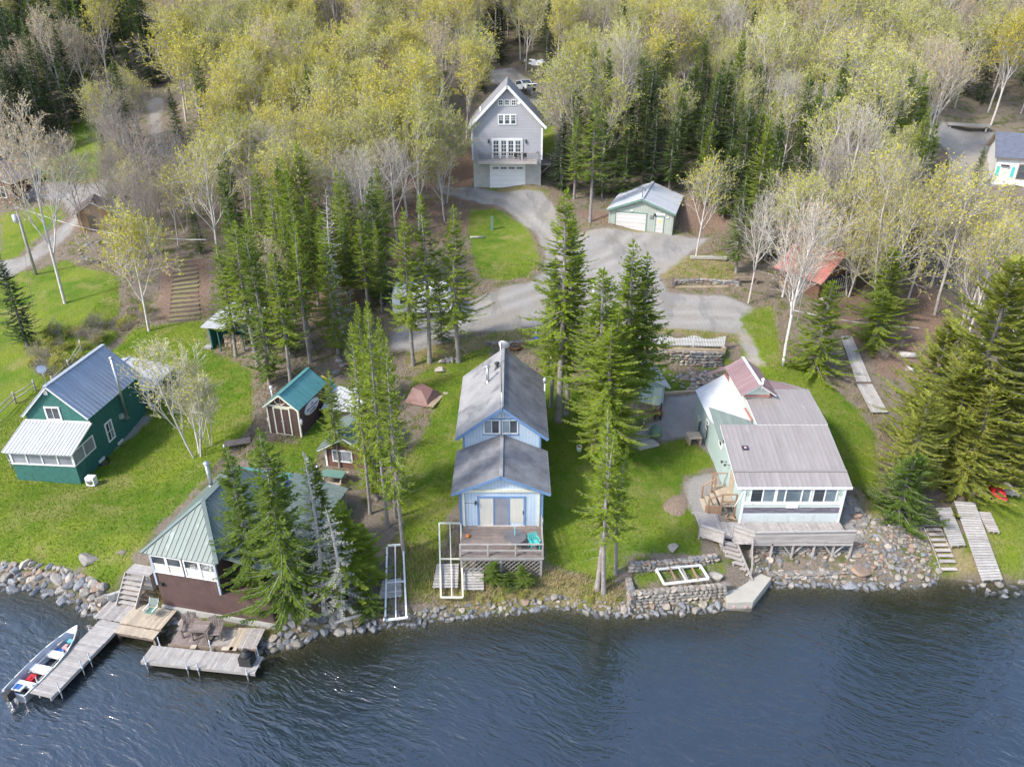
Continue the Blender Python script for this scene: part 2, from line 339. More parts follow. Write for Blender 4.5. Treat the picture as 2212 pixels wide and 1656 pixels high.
# ---------------------------------------------------------------- mesh builder
class MB:
    def __init__(s): s.v = []; s.f = []; s.sm = []
    def add(s, vs, fs, smooth=False):
        o = len(s.v); s.v += [tuple(p) for p in vs]; s.f += [tuple(o + i for i in f) for f in fs]; s.sm += [smooth] * len(fs); return s
    def box(s, x0, x1, y0, y1, z0, z1):
        return s.add([(x0, y0, z0), (x1, y0, z0), (x1, y1, z0), (x0, y1, z0), (x0, y0, z1), (x1, y0, z1), (x1, y1, z1), (x0, y1, z1)],
                     [(0, 3, 2, 1), (4, 5, 6, 7), (0, 1, 5, 4), (1, 2, 6, 5), (2, 3, 7, 6), (3, 0, 4, 7)])
    def beam(s, a, b, w, h, up=(0, 0, 1)):
        a, b = Vector(a), Vector(b); d = (b - a).normalized(); u = Vector(up)
        r = d.cross(u)
        if r.length < 1e-4: r = d.cross(Vector((1, 0, 0)))
        r.normalize(); u = r.cross(d)
        vs = []
        for p in (a, b):
            for i, j in ((-1, -1), (1, -1), (1, 1), (-1, 1)): vs.append(p + r * (i * w / 2) + u * (j * h / 2))
        return s.add(vs, [(0, 1, 2, 3), (7, 6, 5, 4), (0, 4, 5, 1), (1, 5, 6, 2), (2, 6, 7, 3), (3, 7, 4, 0)])
    def tube(s, a, b, r0, r1=None, n=8, caps=True):
        r1 = r0 if r1 is None else r1
        a, b = Vector(a), Vector(b); d = (b - a).normalized()
        x = d.orthogonal().normalized(); y = d.cross(x); vs = []
        for p, r in ((a, r0), (b, r1)):
            for i in range(n): t = 2 * math.pi * i / n; vs.append(p + x * (r * math.cos(t)) + y * (r * math.sin(t)))
        fs = [(i, (i + 1) % n, n + (i + 1) % n, n + i) for i in range(n)]
        s.add(vs, fs, True)
        if caps:
            o = len(s.v) - 2 * n; s.f += [tuple(o + i for i in reversed(range(n))), tuple(o + n + i for i in range(n))]; s.sm += [False] * 2
        return s
    def path(s, pts, r, n=6, r1=None):
        for i, (a, b) in enumerate(zip(pts[:-1], pts[1:])): s.tube(a, b, r, r if r1 is None else r + (r1 - r) * (i + 1) / (len(pts) - 1), n)
        return s
    def lathe(s, prof, n=16, c=(0, 0, 0)):
        vs = [(c[0] + r * math.cos(2 * math.pi * i / n), c[1] + r * math.sin(2 * math.pi * i / n), c[2] + z) for r, z in prof for i in range(n)]
        fs = [(k * n + i, k * n + (i + 1) % n, (k + 1) * n + (i + 1) % n, (k + 1) * n + i) for k in range(len(prof) - 1) for i in range(n)]
        s.add(vs, fs, True)
        o = len(s.v) - len(vs); s.f += [tuple(o + i for i in reversed(range(n))), tuple(len(s.v) - n + i for i in range(n))]; s.sm += [False] * 2
        return s
    def prism(s, poly, d0, d1, ax='y'):
        "polygon (a, z) swept along an axis: ax y -> (a, d, z), ax x -> (d, a, z), ax z -> (a, b, d)"
        n = len(poly)
        g = {'y': lambda p, d: (p[0], d, p[1]), 'x': lambda p, d: (d, p[0], p[1]), 'z': lambda p, d: (p[0], p[1], d)}[ax]
        vs = [g(p, d0) for p in poly] + [g(p, d1) for p in poly]
        return s.add(vs, [tuple(range(n)), tuple(reversed(range(n, 2 * n)))] + [(i, n + i, n + (i + 1) % n, (i + 1) % n) for i in range(n)])
    def slab(s, poly, t):
        "planar 3-D polygon thickened by t along its normal (downwards when t < 0)"
        p = [Vector(q) for q in poly]; nrm = (p[1] - p[0]).cross(p[2] - p[0]).normalized()
        if nrm.z < 0: p.reverse(); nrm = -nrm
        n = len(p); q = [a + nrm * t for a in p]
        up, lo = (q, p) if t > 0 else (p, q)
        return s.add(lo + up, [tuple(reversed(range(n))), tuple(range(n, 2 * n))] + [(i, (i + 1) % n, n + (i + 1) % n, n + i) for i in range(n)])
    def mesh(s, name, mat):
        me = bpy.data.meshes.new(name); me.from_pydata(s.v, [], s.f)
        if any(s.sm): me.polygons.foreach_set('use_smooth', s.sm)
        bm = bmesh.new(); bm.from_mesh(me); bmesh.ops.recalc_face_normals(bm, faces=bm.faces); bm.to_mesh(me); bm.free()
        me.materials.append(M[mat] if isinstance(mat, str) else mat); return me
    def build(s, name, mat, parent=None, loc=None, rz=0):
        return link(name, s.mesh(name, mat), parent, loc, rz)
def link(name, me, parent=None, loc=None, rz=0):
    o = bpy.data.objects.new(name, me); C.objects.link(o)
    if parent: o.parent = parent
    if loc is not None: o.location = loc
    if rz: o.rotation_euler[2] = rz
    return o
def tag(o, label=None, cat=None, group=None, kind=None):
    if label: o['label'] = label
    if cat: o['category'] = cat
    if group: o['group'] = group
    if kind: o['kind'] = kind
    return o
def thing(name, label, cat, loc=(0, 0, 0), deg=0, group=None):
    o = bpy.data.objects.new(name, None); o.empty_display_size = .3; C.objects.link(o)
    o.location = loc; o.rotation_euler[2] = R(deg); return tag(o, label, cat, group)
def box(parent, name, mat, *a): return MB().box(*a).build(name, mat, parent)
def copy_tree(o, parent=None):
    c = o.copy(); C.objects.link(c); c.parent = parent
    for ch in list(o.children): copy_tree(ch, c)
    return c
# world point -> local point of a thing
def loc_of(t, p):
    a = t.rotation_euler[2]; dx, dy = p[0] - t.location.x, p[1] - t.location.y
    return (dx * math.cos(a) + dy * math.sin(a), -dx * math.sin(a) + dy * math.cos(a), p[2] - t.location.z)

# ---------------------------------------------------------------- ground regions (outlines surveyed from the photograph)
LAWN = [[(-80, 560), (70, 590), (140, 560), (260, 600), (260, 680), (200, 720), (330, 705), (440, 690), (460, 760), (545, 800), (548, 930), (490, 1000), (330, 1150), (255, 1270), (215, 1275), (180, 1230), (-80, 1210)],
        [(560, 960), (640, 960), (700, 880), (760, 880), (740, 930), (690, 985), (660, 1030), (560, 1010), (530, 990)],
        [(880, 850), (900, 810), (1000, 770), (1060, 745), (1060, 830), (1040, 950), (1000, 1060), (960, 1130), (950, 1270), (890, 1300), (860, 1200), (870, 1000), (920, 930), (940, 860)],
        [(1100, 745), (1165, 745), (1170, 800), (1120, 1000), (1180, 1220), (1330, 1270), (1350, 1200), (1520, 1200), (1500, 1100), (1470, 1080), (1480, 1030), (1545, 1010), (1540, 985), (1480, 945), (1390, 965), (1330, 950), (1290, 900), (1270, 860), (1230, 820), (1200, 760)],
        [(1580, 672), (1670, 660), (1690, 780), (1740, 790), (1790, 830), (1850, 880), (1890, 930), (1900, 1060), (1830, 1050), (1700, 900), (1640, 860), (1600, 740)],
        [(1418, 772), (1450, 800), (1520, 845), (1440, 850), (1420, 820)], [(1500, 768), (1570, 775), (1600, 790), (1560, 800), (1510, 800)],
        [(1015, 452), (1070, 452), (1130, 482), (1160, 530), (1168, 565), (1140, 598), (1090, 608), (1035, 600), (1018, 550), (1010, 500)],
        [(1172, 270), (1197, 270), (1197, 330), (1172, 345)], [(160, 250), (205, 240), (225, 330), (215, 385), (140, 397), (60, 400), (40, 380), (140, 330)],
        [(2100, 1080), (2212, 1050), (2212, 1240), (2150, 1235)], [(0, 460), (125, 440), (140, 470), (40, 555), (0, 570)], [(1345, 1235), (1440, 1235), (1560, 1215), (1570, 1240), (1380, 1262)]]
GRAVEL = [[(945, 395), (1010, 405), (1100, 415), (1170, 415), (1195, 440), (1205, 470), (1215, 515), (1270, 500), (1310, 492), (1380, 502), (1460, 508), (1530, 515), (1475, 560), (1425, 598), (1440, 632), (1560, 640), (1625, 665), (1600, 690), (1600, 722), (1400, 706), (1280, 700), (1190, 700), (1110, 712), (1000, 715), (960, 740), (900, 760), (845, 755), (850, 715), (905, 690), (960, 668), (1030, 645), (1085, 622), (1150, 610), (1180, 580), (1178, 545), (1160, 505), (1110, 465), (1050, 440), (990, 428), (945, 412)],
          [(-60, 620), (25, 598), (85, 560), (150, 510), (200, 450), (235, 415), (235, 385), (190, 400), (40, 405), (-60, 420), (-60, 445), (130, 430), (160, 470), (110, 510), (50, 555), (-60, 580)],
          [(315, 215), (355, 210), (345, 250), (350, 290), (365, 330), (385, 360), (340, 330), (325, 280), (322, 240)],
          [(1055, 150), (1110, 148), (1140, 170), (1180, 230), (1200, 270), (1175, 272), (1140, 230), (1085, 190), (1060, 175)],
          [(290, 110), (530, 102), (530, 113), (290, 122)], [(1175, 55), (1215, 68), (1180, 80)],
          [(1520, 850), (1530, 885), (1545, 945), (1545, 990), (1490, 945), (1430, 950), (1375, 968), (1370, 940), (1430, 900), (1440, 855)],
          [(1480, 1040), (1530, 1025), (1570, 1030), (1605, 1120), (1600, 1150), (1530, 1140), (1500, 1110), (1478, 1075)],
          [(1825, 1060), (1850, 1080), (1862, 1150), (1880, 1200), (1830, 1190), (1820, 1120)],
          [(2030, 260), (2140, 285), (2175, 300), (2150, 400), (2120, 420), (2060, 400), (2050, 330), (2020, 300)],
          [(1590, 690), (1615, 720), (1645, 780), (1650, 795), (1628, 790), (1602, 745)], [(240, 900), (330, 900), (300, 930), (210, 1000), (200, 985)]]
DRY = [[(1400, 690), (1590, 690), (1600, 740), (1400, 716)], [(880, 745), (960, 735), (1150, 705), (1150, 740), (1060, 748), (1000, 775), (900, 805), (870, 790)],
       [(960, 1235), (1050, 1240), (1200, 1235), (1340, 1270), (1330, 1325), (960, 1330), (930, 1290)], [(1470, 555), (1560, 545), (1600, 590), (1580, 604), (1430, 602), (1425, 595)],
       [(560, 1330), (760, 1320), (830, 1335), (700, 1365), (560, 1395)], [(1855, 1040), (1900, 1050), (1905, 1180), (1870, 1160)], [(2110, 1180), (2212, 1190), (2212, 1260), (2120, 1250)],
       [(1290, 490), (1470, 500), (1480, 525), (1330, 515)], [(1040, 405), (1180, 410), (1190, 425), (1050, 420)], [(1990, 1150), (2110, 1160), (2110, 1245), (1990, 1245)],
       [(60, 385), (215, 385), (230, 400), (60, 408)], [(340, 1180), (600, 1320), (590, 1345), (330, 1320)], [(860, 1170), (950, 1200), (930, 1300), (860, 1300)]]
RED = [[(640, 440), (1060, 425), (1075, 480), (1015, 520), (1005, 500), (880, 560), (830, 640), (700, 700), (620, 600)], [(1780, 600), (2000, 600), (2070, 700), (2010, 830), (1900, 810), (1850, 740), (1790, 700)],
       [(860, 360), (1020, 330), (1020, 400), (880, 410)], [(1240, 455), (1580, 430), (1570, 500), (1300, 485)], [(350, 560), (450, 560), (450, 690), (340, 690)], [(420, 60), (900, 80), (900, 200), (420, 160)]]
def regions(tab): return [np.array([gp(u, v)[:2] for u, v in p]) for p in tab]
REG = {'lawn': regions(LAWN), 'gravel': regions(GRAVEL), 'dry': regions(DRY), 'red': regions(RED)}
def sdist(x, y, poly):
    inside = np.zeros(np.shape(x), bool); n = len(poly)
    for i in range(n):
        (x0, y0), (x1, y1) = poly[i], poly[(i + 1) % n]
        c = (y0 > y) != (y1 > y)
        inside ^= c & (x < (x1 - x0) * (y - y0) / (y1 - y0 + 1e-12) + x0)
    dd = polydist(x, y, [tuple(q) for q in poly] + [tuple(poly[0])])
    return np.where(inside, dd, -dd)
def region(name, x, y):
    x = np.asarray(x, float); y = np.asarray(y, float); best = np.full(x.shape, -50.0)
    for p in REG[name]:
        lo, hi = p.min(0) - 4, p.max(0) + 4
        k = (x > lo[0]) & (x < hi[0]) & (y > lo[1]) & (y < hi[1])
        if k.any(): best[k] = np.maximum(best[k], sdist(x[k], y[k], p))
    return best
def steps(*seg):
    out = [seg[0][0]]
    for a, b, d in seg:
        n = max(1, round((b - a) / d)); out += list(np.linspace(a, b, n + 1)[1:])
    return np.array(out)
GX = steps((-330, -80, 10), (-80, -46, 1.1), (-46, 46, .45), (46, 80, 1.1), (80, 330, 10))
GY = steps((-80, 14, 6), (14, 30, .8), (30, 62, .4), (62, 100, .62), (100, 160, 1.3), (160, 430, 6), (430, 900, 60))
XX, YY = np.meshgrid(GX, GY); ZZ = ZT(XX, YY); nx = len(GX)
ATT = {k: np.clip(.5 + region(k, XX.ravel(), YY.ravel()) / 1.6, 0, 1) for k in REG}
shore_s = (YY - np.interp(XX, SX, SY)).ravel()
ATT['bed'] = np.clip(.5 - shore_s / .8, 0, 1)
for line, w, dep in BROOKS: ATT['lawn'] *= np.clip(polydist(XX.ravel(), YY.ravel(), line) / .7 - .2, 0, 1)
TRACKS = [[(955, 405), (1060, 432), (1130, 468), (1180, 520), (1196, 570), (1160, 630), (1050, 668), (950, 700), (880, 735)], [(1196, 570), (1270, 580), (1340, 545), (1380, 508)], [(1180, 610), (1290, 650), (1400, 680), (1580, 690)], [(-40, 600), (60, 550), (150, 480), (215, 410), (235, 398)], [(345, 215), (335, 260), (345, 310), (370, 345)]]
td = np.full(XX.size, 50.0)
for p in TRACKS: td = np.minimum(td, polydist(XX.ravel(), YY.ravel(), [gp(u, v)[:2] for u, v in p]))
ATT['rut'] = np.exp(-((td - .85) / .35) ** 2); ATT['crown_strip'] = np.exp(-(td / .4) ** 2) * .8 + np.exp(-((td - 1.9) / .5) ** 2) * .6
VV = np.stack([XX.ravel(), YY.ravel(), ZZ.ravel()], 1)
ii = np.arange((len(GY) - 1) * nx).reshape(-1, nx)[:, :-1].ravel()
FF = np.stack([ii, ii + 1, ii + nx + 1, ii + nx], 1)
fm = {k: a[FF].mean(1) for k, a in ATT.items()}
cls = np.where(fm['bed'] > .5, 3, np.where(fm['gravel'] > .5, 2, np.where(fm['lawn'] > .5, 1, 0)))
for k, nm in enumerate(('ground', 'lawn', 'gravel_drive', 'lake_bed')):
    fs = FF[cls == k]; used = np.unique(fs); remap = np.zeros(len(VV), int); remap[used] = np.arange(len(used))
    me = bpy.data.meshes.new(nm); me.from_pydata(VV[used].tolist(), [], remap[fs].tolist())
    me.polygons.foreach_set('use_smooth', [True] * len(fs))
    for a, arr in ATT.items():
        at_ = me.attributes.new(a, 'FLOAT', 'POINT'); at_.data.foreach_set('value', arr[used].astype(np.float32))
    me.materials.append(M['ground']); tag(link(nm, me), kind='structure')
# the lake
wy = steps((-80, 10, 6), (10, 46, .6)); wx, wyy = np.meshgrid(GX, wy); dep = -ZT(wx, wyy).ravel(); n2 = len(GX)
ii = np.arange((len(wy) - 1) * n2).reshape(-1, n2)[:, :-1].ravel(); wf = np.stack([ii, ii + 1, ii + n2 + 1, ii + n2], 1)
wf = wf[dep[wf].max(1) > -.5]
me = bpy.data.meshes.new('lake'); me.from_pydata(np.stack([wx.ravel(), wyy.ravel(), 0 * dep], 1).tolist(), [], wf.tolist())
at_ = me.attributes.new('depth', 'FLOAT', 'POINT'); at_.data.foreach_set('value', np.clip(dep / 1.5, 0, 1.2).astype(np.float32))
me.materials.append(M['water']); tag(link('lake', me), kind='structure')

# ---------------------------------------------------------------- trees
rng = random.Random(7)
def np_mesh(name, V, F3, F4, mat, smooth=False):
    me = bpy.data.meshes.new(name); me.from_pydata(V, [], F3 + F4); me.materials.append(M[mat])
    if smooth: me.polygons.foreach_set('use_smooth', [True] * len(me.polygons))
    return me
class Veg:
    "collects limbs (tubes) and leaf blades"
    def __init__(s, seed): s.r = random.Random(seed); s.v = []; s.f = []; s.lv = []; s.lf = []
    def limb(s, pts, rad, n):
        o = len(s.v)
        for k, (p, r) in enumerate(zip(pts, rad)):
            d = (pts[min(k + 1, len(pts) - 1)] - pts[max(k - 1, 0)]).normalized()
            x = d.orthogonal().normalized(); y = d.cross(x)
            for i in range(n):
                t = 2 * math.pi * i / n; s.v.append(tuple(p + x * (r * math.cos(t)) + y * (r * math.sin(t))))
        for k in range(len(pts) - 1):
            for i in range(n):
                a = o + k * n + i; b = o + k * n + (i + 1) % n; s.f.append((a, b, b + n, a + n))
    def blade(s, p, d, side, L, w):
        "kite-shaped leaf spray"
        o = len(s.lv); m = p + d * (L * .45)
        s.lv += [tuple(p), tuple(m + side * w), tuple(p + d * L), tuple(m - side * w)]; s.lf.append((o, o + 1, o + 2, o + 3))
    def rv(s, a=1.0): return Vector((s.r.uniform(-a, a), s.r.uniform(-a, a), s.r.uniform(-a, a)))
    def meshes(s, nm, bark, leaf):
        t = np_mesh(nm + '_trunk', s.v, [], s.f, bark, True)
        c = np_mesh(nm + '_crown', s.lv, [], s.lf, leaf) if s.lv else None
        return t, c
def conifer(nm, seed, h, rad, start, leaf, gap=.34, step=.17, fill=1.0, dead=True, droop=0, r0=None, top_pow=.85, spray=.30, bark='bark_conifer'):
    g = Veg(seed); r = g.r; r0 = r0 or h * .0125
    lean = Vector((r.uniform(-.02, .02), r.uniform(-.02, .02), 0)); bend = Vector((r.uniform(-.25, .25), r.uniform(-.25, .25), 0))
    def ax(t): return lean * (h * t) + bend * math.sin(t * 3.0) + Vector((0, 0, h * t))
    ts = [0, .02, .06, .15, .3, .45, .6, .75, .9, 1]
    g.limb([ax(t) - Vector((0, 0, .4 if t == 0 else 0)) for t in ts], [r0 * (1.5 if t == 0 else 1.12 if t < .03 else 1) * (1 - t) ** .8 + .012 for t in ts], 8)
    z = start * h; ph = (r.uniform(0, 6.28), r.uniform(0, 6.28))
    if dead:
        for k in range(int(26 * start * h / 6)):
            t = r.uniform(.12, start + .12); a = r.uniform(0, 6.283); L = r.uniform(.4, 1.3); p = ax(t)
            d = Vector((math.cos(a), math.sin(a), r.uniform(-.35, .1)))
            g.limb([p, p + d * L * .5, p + d * L + Vector((0, 0, -.12 * L))], [.02, .014, .006], 3)
    while z < h * .985:
        t = z / h; tc = max(0.0, (t - start) / (1 - start))
        env = min(1.0, (tc + .10) / .20) * (1 - tc) ** top_pow
        nb = r.choice((5, 6, 6, 7)) if tc < .9 else 4
        a0 = r.uniform(0, 6.283)
        for k in range(nb):
            if r.random() > fill: continue
            a = a0 + 6.283 * k / nb + r.uniform(-.5, .5); lobe = 1 + .26 * math.sin(2 * a + ph[0] + z * .9) + .2 * math.sin(3 * a + ph[1] - z * 1.7)
            L = rad * env * r.uniform(.5, 1.15) * lobe + .10
            el = R(-14 + 48 * tc ** 1.3 - droop) + r.uniform(-.16, .16); p0 = ax(t) + Vector((0, 0, r.uniform(-.12, .12)))
            hd = Vector((math.cos(a), math.sin(a), 0)); sd = Vector((-math.sin(a), math.cos(a), 0)); up = Vector((0, 0, 1))
            def bp(q): return p0 + hd * (L * q * math.cos(el)) + up * (L * q * math.sin(el) - .22 * L * math.sin(q * 2.6) * (1 - tc) + .16 * L * q * q)
            if L > .5: g.limb([bp(0), bp(.5), bp(1)], [.022 + .012 * (1 - tc), .014, .006], 3)
            n = max(2, int(L / step))
            for i in range(n):
                q = (i + .6) / n
                if q < .16 and L > .8: continue
                p = bp(q); dd = (bp(min(1, q + .05)) - bp(q - .05)).normalized()
                w = (1 - .45 * q) * spray * (.75 + .5 * r.random()) * (1.0 if L > .6 else .75)
                for sg in (-1, 1):
                    dv = (dd * .75 + sd * (sg * r.uniform(.5, 1.05)) + up * r.uniform(-.16, .22)).normalized()
                    ss = (dv.cross(up) + g.rv(.45)).normalized()
                    g.blade(p, dv, ss, w * 1.25, w * .30)
                    if w > .22: g.blade(p + dv * w * .45 + g.rv(.05), (dv + dd * .6 + g.rv(.3)).normalized(), ss, w, w * .26)
                g.blade(p, (dd + up * r.uniform(.1, .5) + g.rv(.2)).normalized(), (sd + g.rv(.4)).normalized(), w, w * .26)
        z += gap * r.uniform(.75, 1.25) * (1 - .45 * max(tc, 0))
    p = ax(.985)
    for k in range(6): g.blade(p, (Vector((0, 0, 1)) + g.rv(.35)).normalized(), g.rv().normalized(), .45, .06)
    return g.meshes(nm, bark, leaf)
def hardwood(nm, seed, h, spread, fork, bark, leaf, per=4, lsize=.16, stems=1, counts=(7, 6, 5, 4), r0=None, twig=.011, droop=0.0):
    g = Veg(seed); r = g.r; r0 = r0 or h * .0115
    def grow(p, d, L, rd, lev, side=False):
        n = 4 if lev < 2 else 2; pts = [p]; dd = d.copy()
        for i in range(n):
            dd = (dd + g.rv(.13 if lev else .05) + Vector((0, 0, .09 if lev else 0.02))).normalized(); pts.append(pts[-1] + dd * (L / n))
        end = max(twig * .6, rd * (.45 if lev else .55))
        g.limb(pts, [rd + (end - rd) * i / n for i in range(n + 1)], (7, 5, 4, 3, 3)[lev])
        if lev == 4 or L < .35:
            for i in range(per):
                q = r.uniform(.25, 1.05); b = pts[0].lerp(pts[-1], q) + g.rv(.10)
                g.blade(b, (dd + g.rv(.9)).normalized(), g.rv().normalized(), lsize * r.uniform(.7, 1.4), lsize * r.uniform(.3, .5))
            return
        m = counts[lev]
        lo = fork if lev == 0 else .25
        for k in range(m):
            q = lo + (1 - lo) * (k + r.uniform(.2, .9)) / m; i = min(n - 1, int(q * n)); b = pts[i].lerp(pts[i + 1], q * n - i)
            base = (pts[i + 1] - pts[i]).normalized()
            a = 2.4 * k + r.uniform(-.5, .5) + lev * 1.1; x = base.orthogonal().normalized(); y = base.cross(x)
            an = r.uniform(.42, .80) * (1.12 - .35 * q if lev == 0 else 1.0)
            nd = (base * math.cos(an) + (x * math.cos(a) + y * math.sin(a)) * math.sin(an) * spread).normalized()
            nl = L * (r.uniform(.42, .62) * (1.15 - .45 * q) if lev == 0 else r.uniform(.45, .66))
            rq = (rd + (end - rd) * q) * .62
            grow(b, nd, nl, max(twig, rq), lev + 1)
        if lev == 0: grow(pts[-1], dd, L * .34, end, 1)
    for k in range(stems):
        d = Vector((r.uniform(-.05, .05), r.uniform(-.05, .05), 1)) if stems == 1 else Vector((.22 * math.cos(k * 6.28 / stems + seed), .22 * math.sin(k * 6.28 / stems + seed), 1))
        p = Vector((0, 0, -.4)) if stems == 1 else Vector((.16 * math.cos(k * 6.28 / stems + seed), .16 * math.sin(k * 6.28 / stems + seed), -.4))
        grow(p, d.normalized(), h * .74 * (1 if k == 0 else r.uniform(.75, .95)), r0 * (1 if stems == 1 else .8), 0)
    return g.meshes(nm, bark, leaf)
PROTO = {}
def proto(key, H, fn, *a, **k): PROTO[key] = (H, fn(key, *a, **k))
# conifers: nominal 14 m
proto('fir_a', 14, conifer, 11, 14, 2.7, .28, 'fir', fill=.93)
proto('fir_b', 14, conifer, 12, 14, 2.5, .38, 'fir', fill=.9)
proto('fir_c', 14, conifer, 13, 14, 3.0, .10, 'fir', fill=.97, gap=.36)
proto('spruce_a', 14, conifer, 14, 14, 2.8, .08, 'spruce', fill=.95)
proto('spruce_b', 14, conifer, 15, 14, 2.5, .18, 'spruce', fill=.92, droop=6)
proto('dark_a', 14, conifer, 16, 14, 3.0, .05, 'dark_spruce', fill=.97, droop=8)
proto('dark_b', 14, conifer, 17, 14, 2.6, .08, 'dark_spruce', fill=.95, droop=4)
proto('shore_a', 12, conifer, 18, 12, 2.9, .12, 'spruce', fill=.9, droop=10, step=.15)
proto('shore_b', 12, conifer, 19, 12, 3.0, .2, 'fir', fill=.85, droop=10, step=.15)
proto('cedar_a', 14, conifer, 20, 14, 5.2, .06, 'cedar', fill=.95, droop=2, spray=.36, step=.15, gap=.34, top_pow=.6)
proto('cedar_b', 14, conifer, 21, 14, 4.4, .08, 'cedar', fill=.9, droop=6, spray=.36, step=.15, gap=.36, top_pow=.55)
proto('bushy', 5, conifer, 22, 5, 2.0, .06, 'spruce', fill=1, dead=False, gap=.24, step=.13, spray=.26, top_pow=.7)
proto('bushy_fir', 7, conifer, 26, 7, 2.7, .07, 'fir', fill=.95, dead=False, gap=.30, step=.14, spray=.28, top_pow=.7)
proto('sparse', 14, conifer, 23, 14, 1.9, .38, 'fir', fill=.62, gap=.42)
proto('lichen', 11, conifer, 24, 11, 1.7, .12, 'lichen', fill=.55, gap=.45, droop=16, bark='dead_wood', spray=.22)
proto('snag', 10, conifer, 25, 10, .9, .1, 'lichen', fill=.3, gap=.5, droop=10, bark='dead_wood', spray=.16)
# hardwoods: nominal 12 m
proto('yellow_a', 12, hardwood, 31, 12, .95, .38, 'bark_pale', 'leaf_yellow', per=5, lsize=.21, twig=.015)
proto('yellow_b', 12, hardwood, 32, 12, 1.1, .32, 'bark_pale', 'leaf_yellow', per=4, lsize=.22, twig=.015)
proto('yellow_c', 12, hardwood, 33, 12, .85, .42, 'bark_pale', 'leaf_green', per=4, lsize=.20, twig=.015, stems=2, counts=(6, 5, 5, 3))
proto('green_a', 12, hardwood, 34, 12, 1.0, .35, 'bark_pale', 'leaf_green', per=4, lsize=.20, twig=.015)
proto('green_b', 12, hardwood, 35, 12, .9, .45, 'bark_pale', 'leaf_green', per=3, lsize=.21, twig=.015)
proto('sparse_a', 12, hardwood, 36, 12, 1.0, .35, 'bark_pale', 'leaf_yellow', per=2, lsize=.2)
proto('bud_a', 12, hardwood, 37, 12, .9, .35, 'bark_pale', 'leaf_bud', per=3, lsize=.18)
proto('bare_a', 12, hardwood, 38, 12, 1.05, .32, 'bark_pale', 'leaf_bud', per=1, lsize=.10)
proto('bare_b', 12, hardwood, 39, 12, .8, .40, 'bark', 'leaf_bud', per=1, lsize=.10, stems=2, counts=(6, 5, 5, 3))
proto('birch', 12, hardwood, 40, 12, .75, .42, 'bark_birch', 'leaf_bud', per=3, lsize=.13, stems=1, counts=(9, 6, 5, 4))
proto('clump', 7, hardwood, 41, 7, .8, .25, 'bark_pale', 'leaf_green', per=2, lsize=.12, stems=3, counts=(6, 5, 4, 3))
proto('gold', 12, hardwood, 42, 12, 1.0, .38, 'bark_pale', 'leaf_gold', per=6, lsize=.2)
proto('brush', 3, hardwood, 43, 3, 1.1, .15, 'bark', 'leaf_bud', per=1, lsize=.08, stems=5, counts=(5, 4, 3, 2), r0=.022, twig=.007)
proto('shrub', 2, hardwood, 44, 2, 1.2, .1, 'bark', 'leaf_green', per=5, lsize=.11, stems=5, counts=(5, 4, 4, 2), r0=.02, twig=.006)
proto('maple', 16, hardwood, 45, 16, 1.15, .22, 'bark_pale', 'leaf_yellow', per=3, lsize=.17, stems=3, counts=(6, 6, 5, 4))
KIND = {'fir': ('fir_tree', 'tree'), 'spr': ('spruce_tree', 'tree'), 'dar': ('spruce_tree', 'tree'), 'sho': ('spruce_tree', 'tree'), 'ced': ('cedar_tree', 'tree'), 'bus': ('spruce_tree', 'tree'), 'spa': ('fir_tree', 'tree'),
        'lic': ('dead_tree', 'tree'), 'sna': ('dead_tree', 'tree'), 'yel': ('maple_tree', 'tree'), 'gre': ('aspen_tree', 'tree'), 'bud': ('maple_tree', 'tree'), 'bar': ('bare_tree', 'tree'), 'bir': ('birch_tree', 'tree'),
        'clu': ('young_tree', 'tree'), 'gol': ('maple_tree', 'tree'), 'bru': ('shrub', 'shrub'), 'shr': ('shrub', 'shrub'), 'map': ('maple_tree', 'tree')}
TREES = []
def tree(key, x, y, h, label, group=None, rz=None, wide=1.0, lean=None, z=None):
    H, (tm, cm) = PROTO[key]; s = h / H; nm, cat = KIND[key[:3]]
    if key == 'sparse_a': nm = 'maple_tree'
    t = thing(nm, label, cat, (x, y, gz(x, y) if z is None else z), 0, group)
    t.rotation_euler = (0, 0, rng.uniform(0, 6.283) if rz is None else rz)
    if lean: t.rotation_euler[0] = lean[0]; t.rotation_euler[1] = lean[1]
    t.scale = (s * wide, s * wide, s)
    link('trunk', tm, t)
    if cm: link('crown', cm, t)
    TREES.append((x, y, wide * s * 2)); return t
def htop(x, y, v):
    b = (v - 828) / 1610.0; return CAM_H + (-y * _s - b * y * _c) / (_c - b * _s)
def tree_px(key, u, v, vt, label, group=None, **k):
    "a tree whose foot and top are surveyed: foot on the ground at (u, v), top at row vt"
    x, y, z = gp(u, v); h = htop(x, y, vt) - z
    return tree(key, x, y, max(1.0, h), label, group, **k)

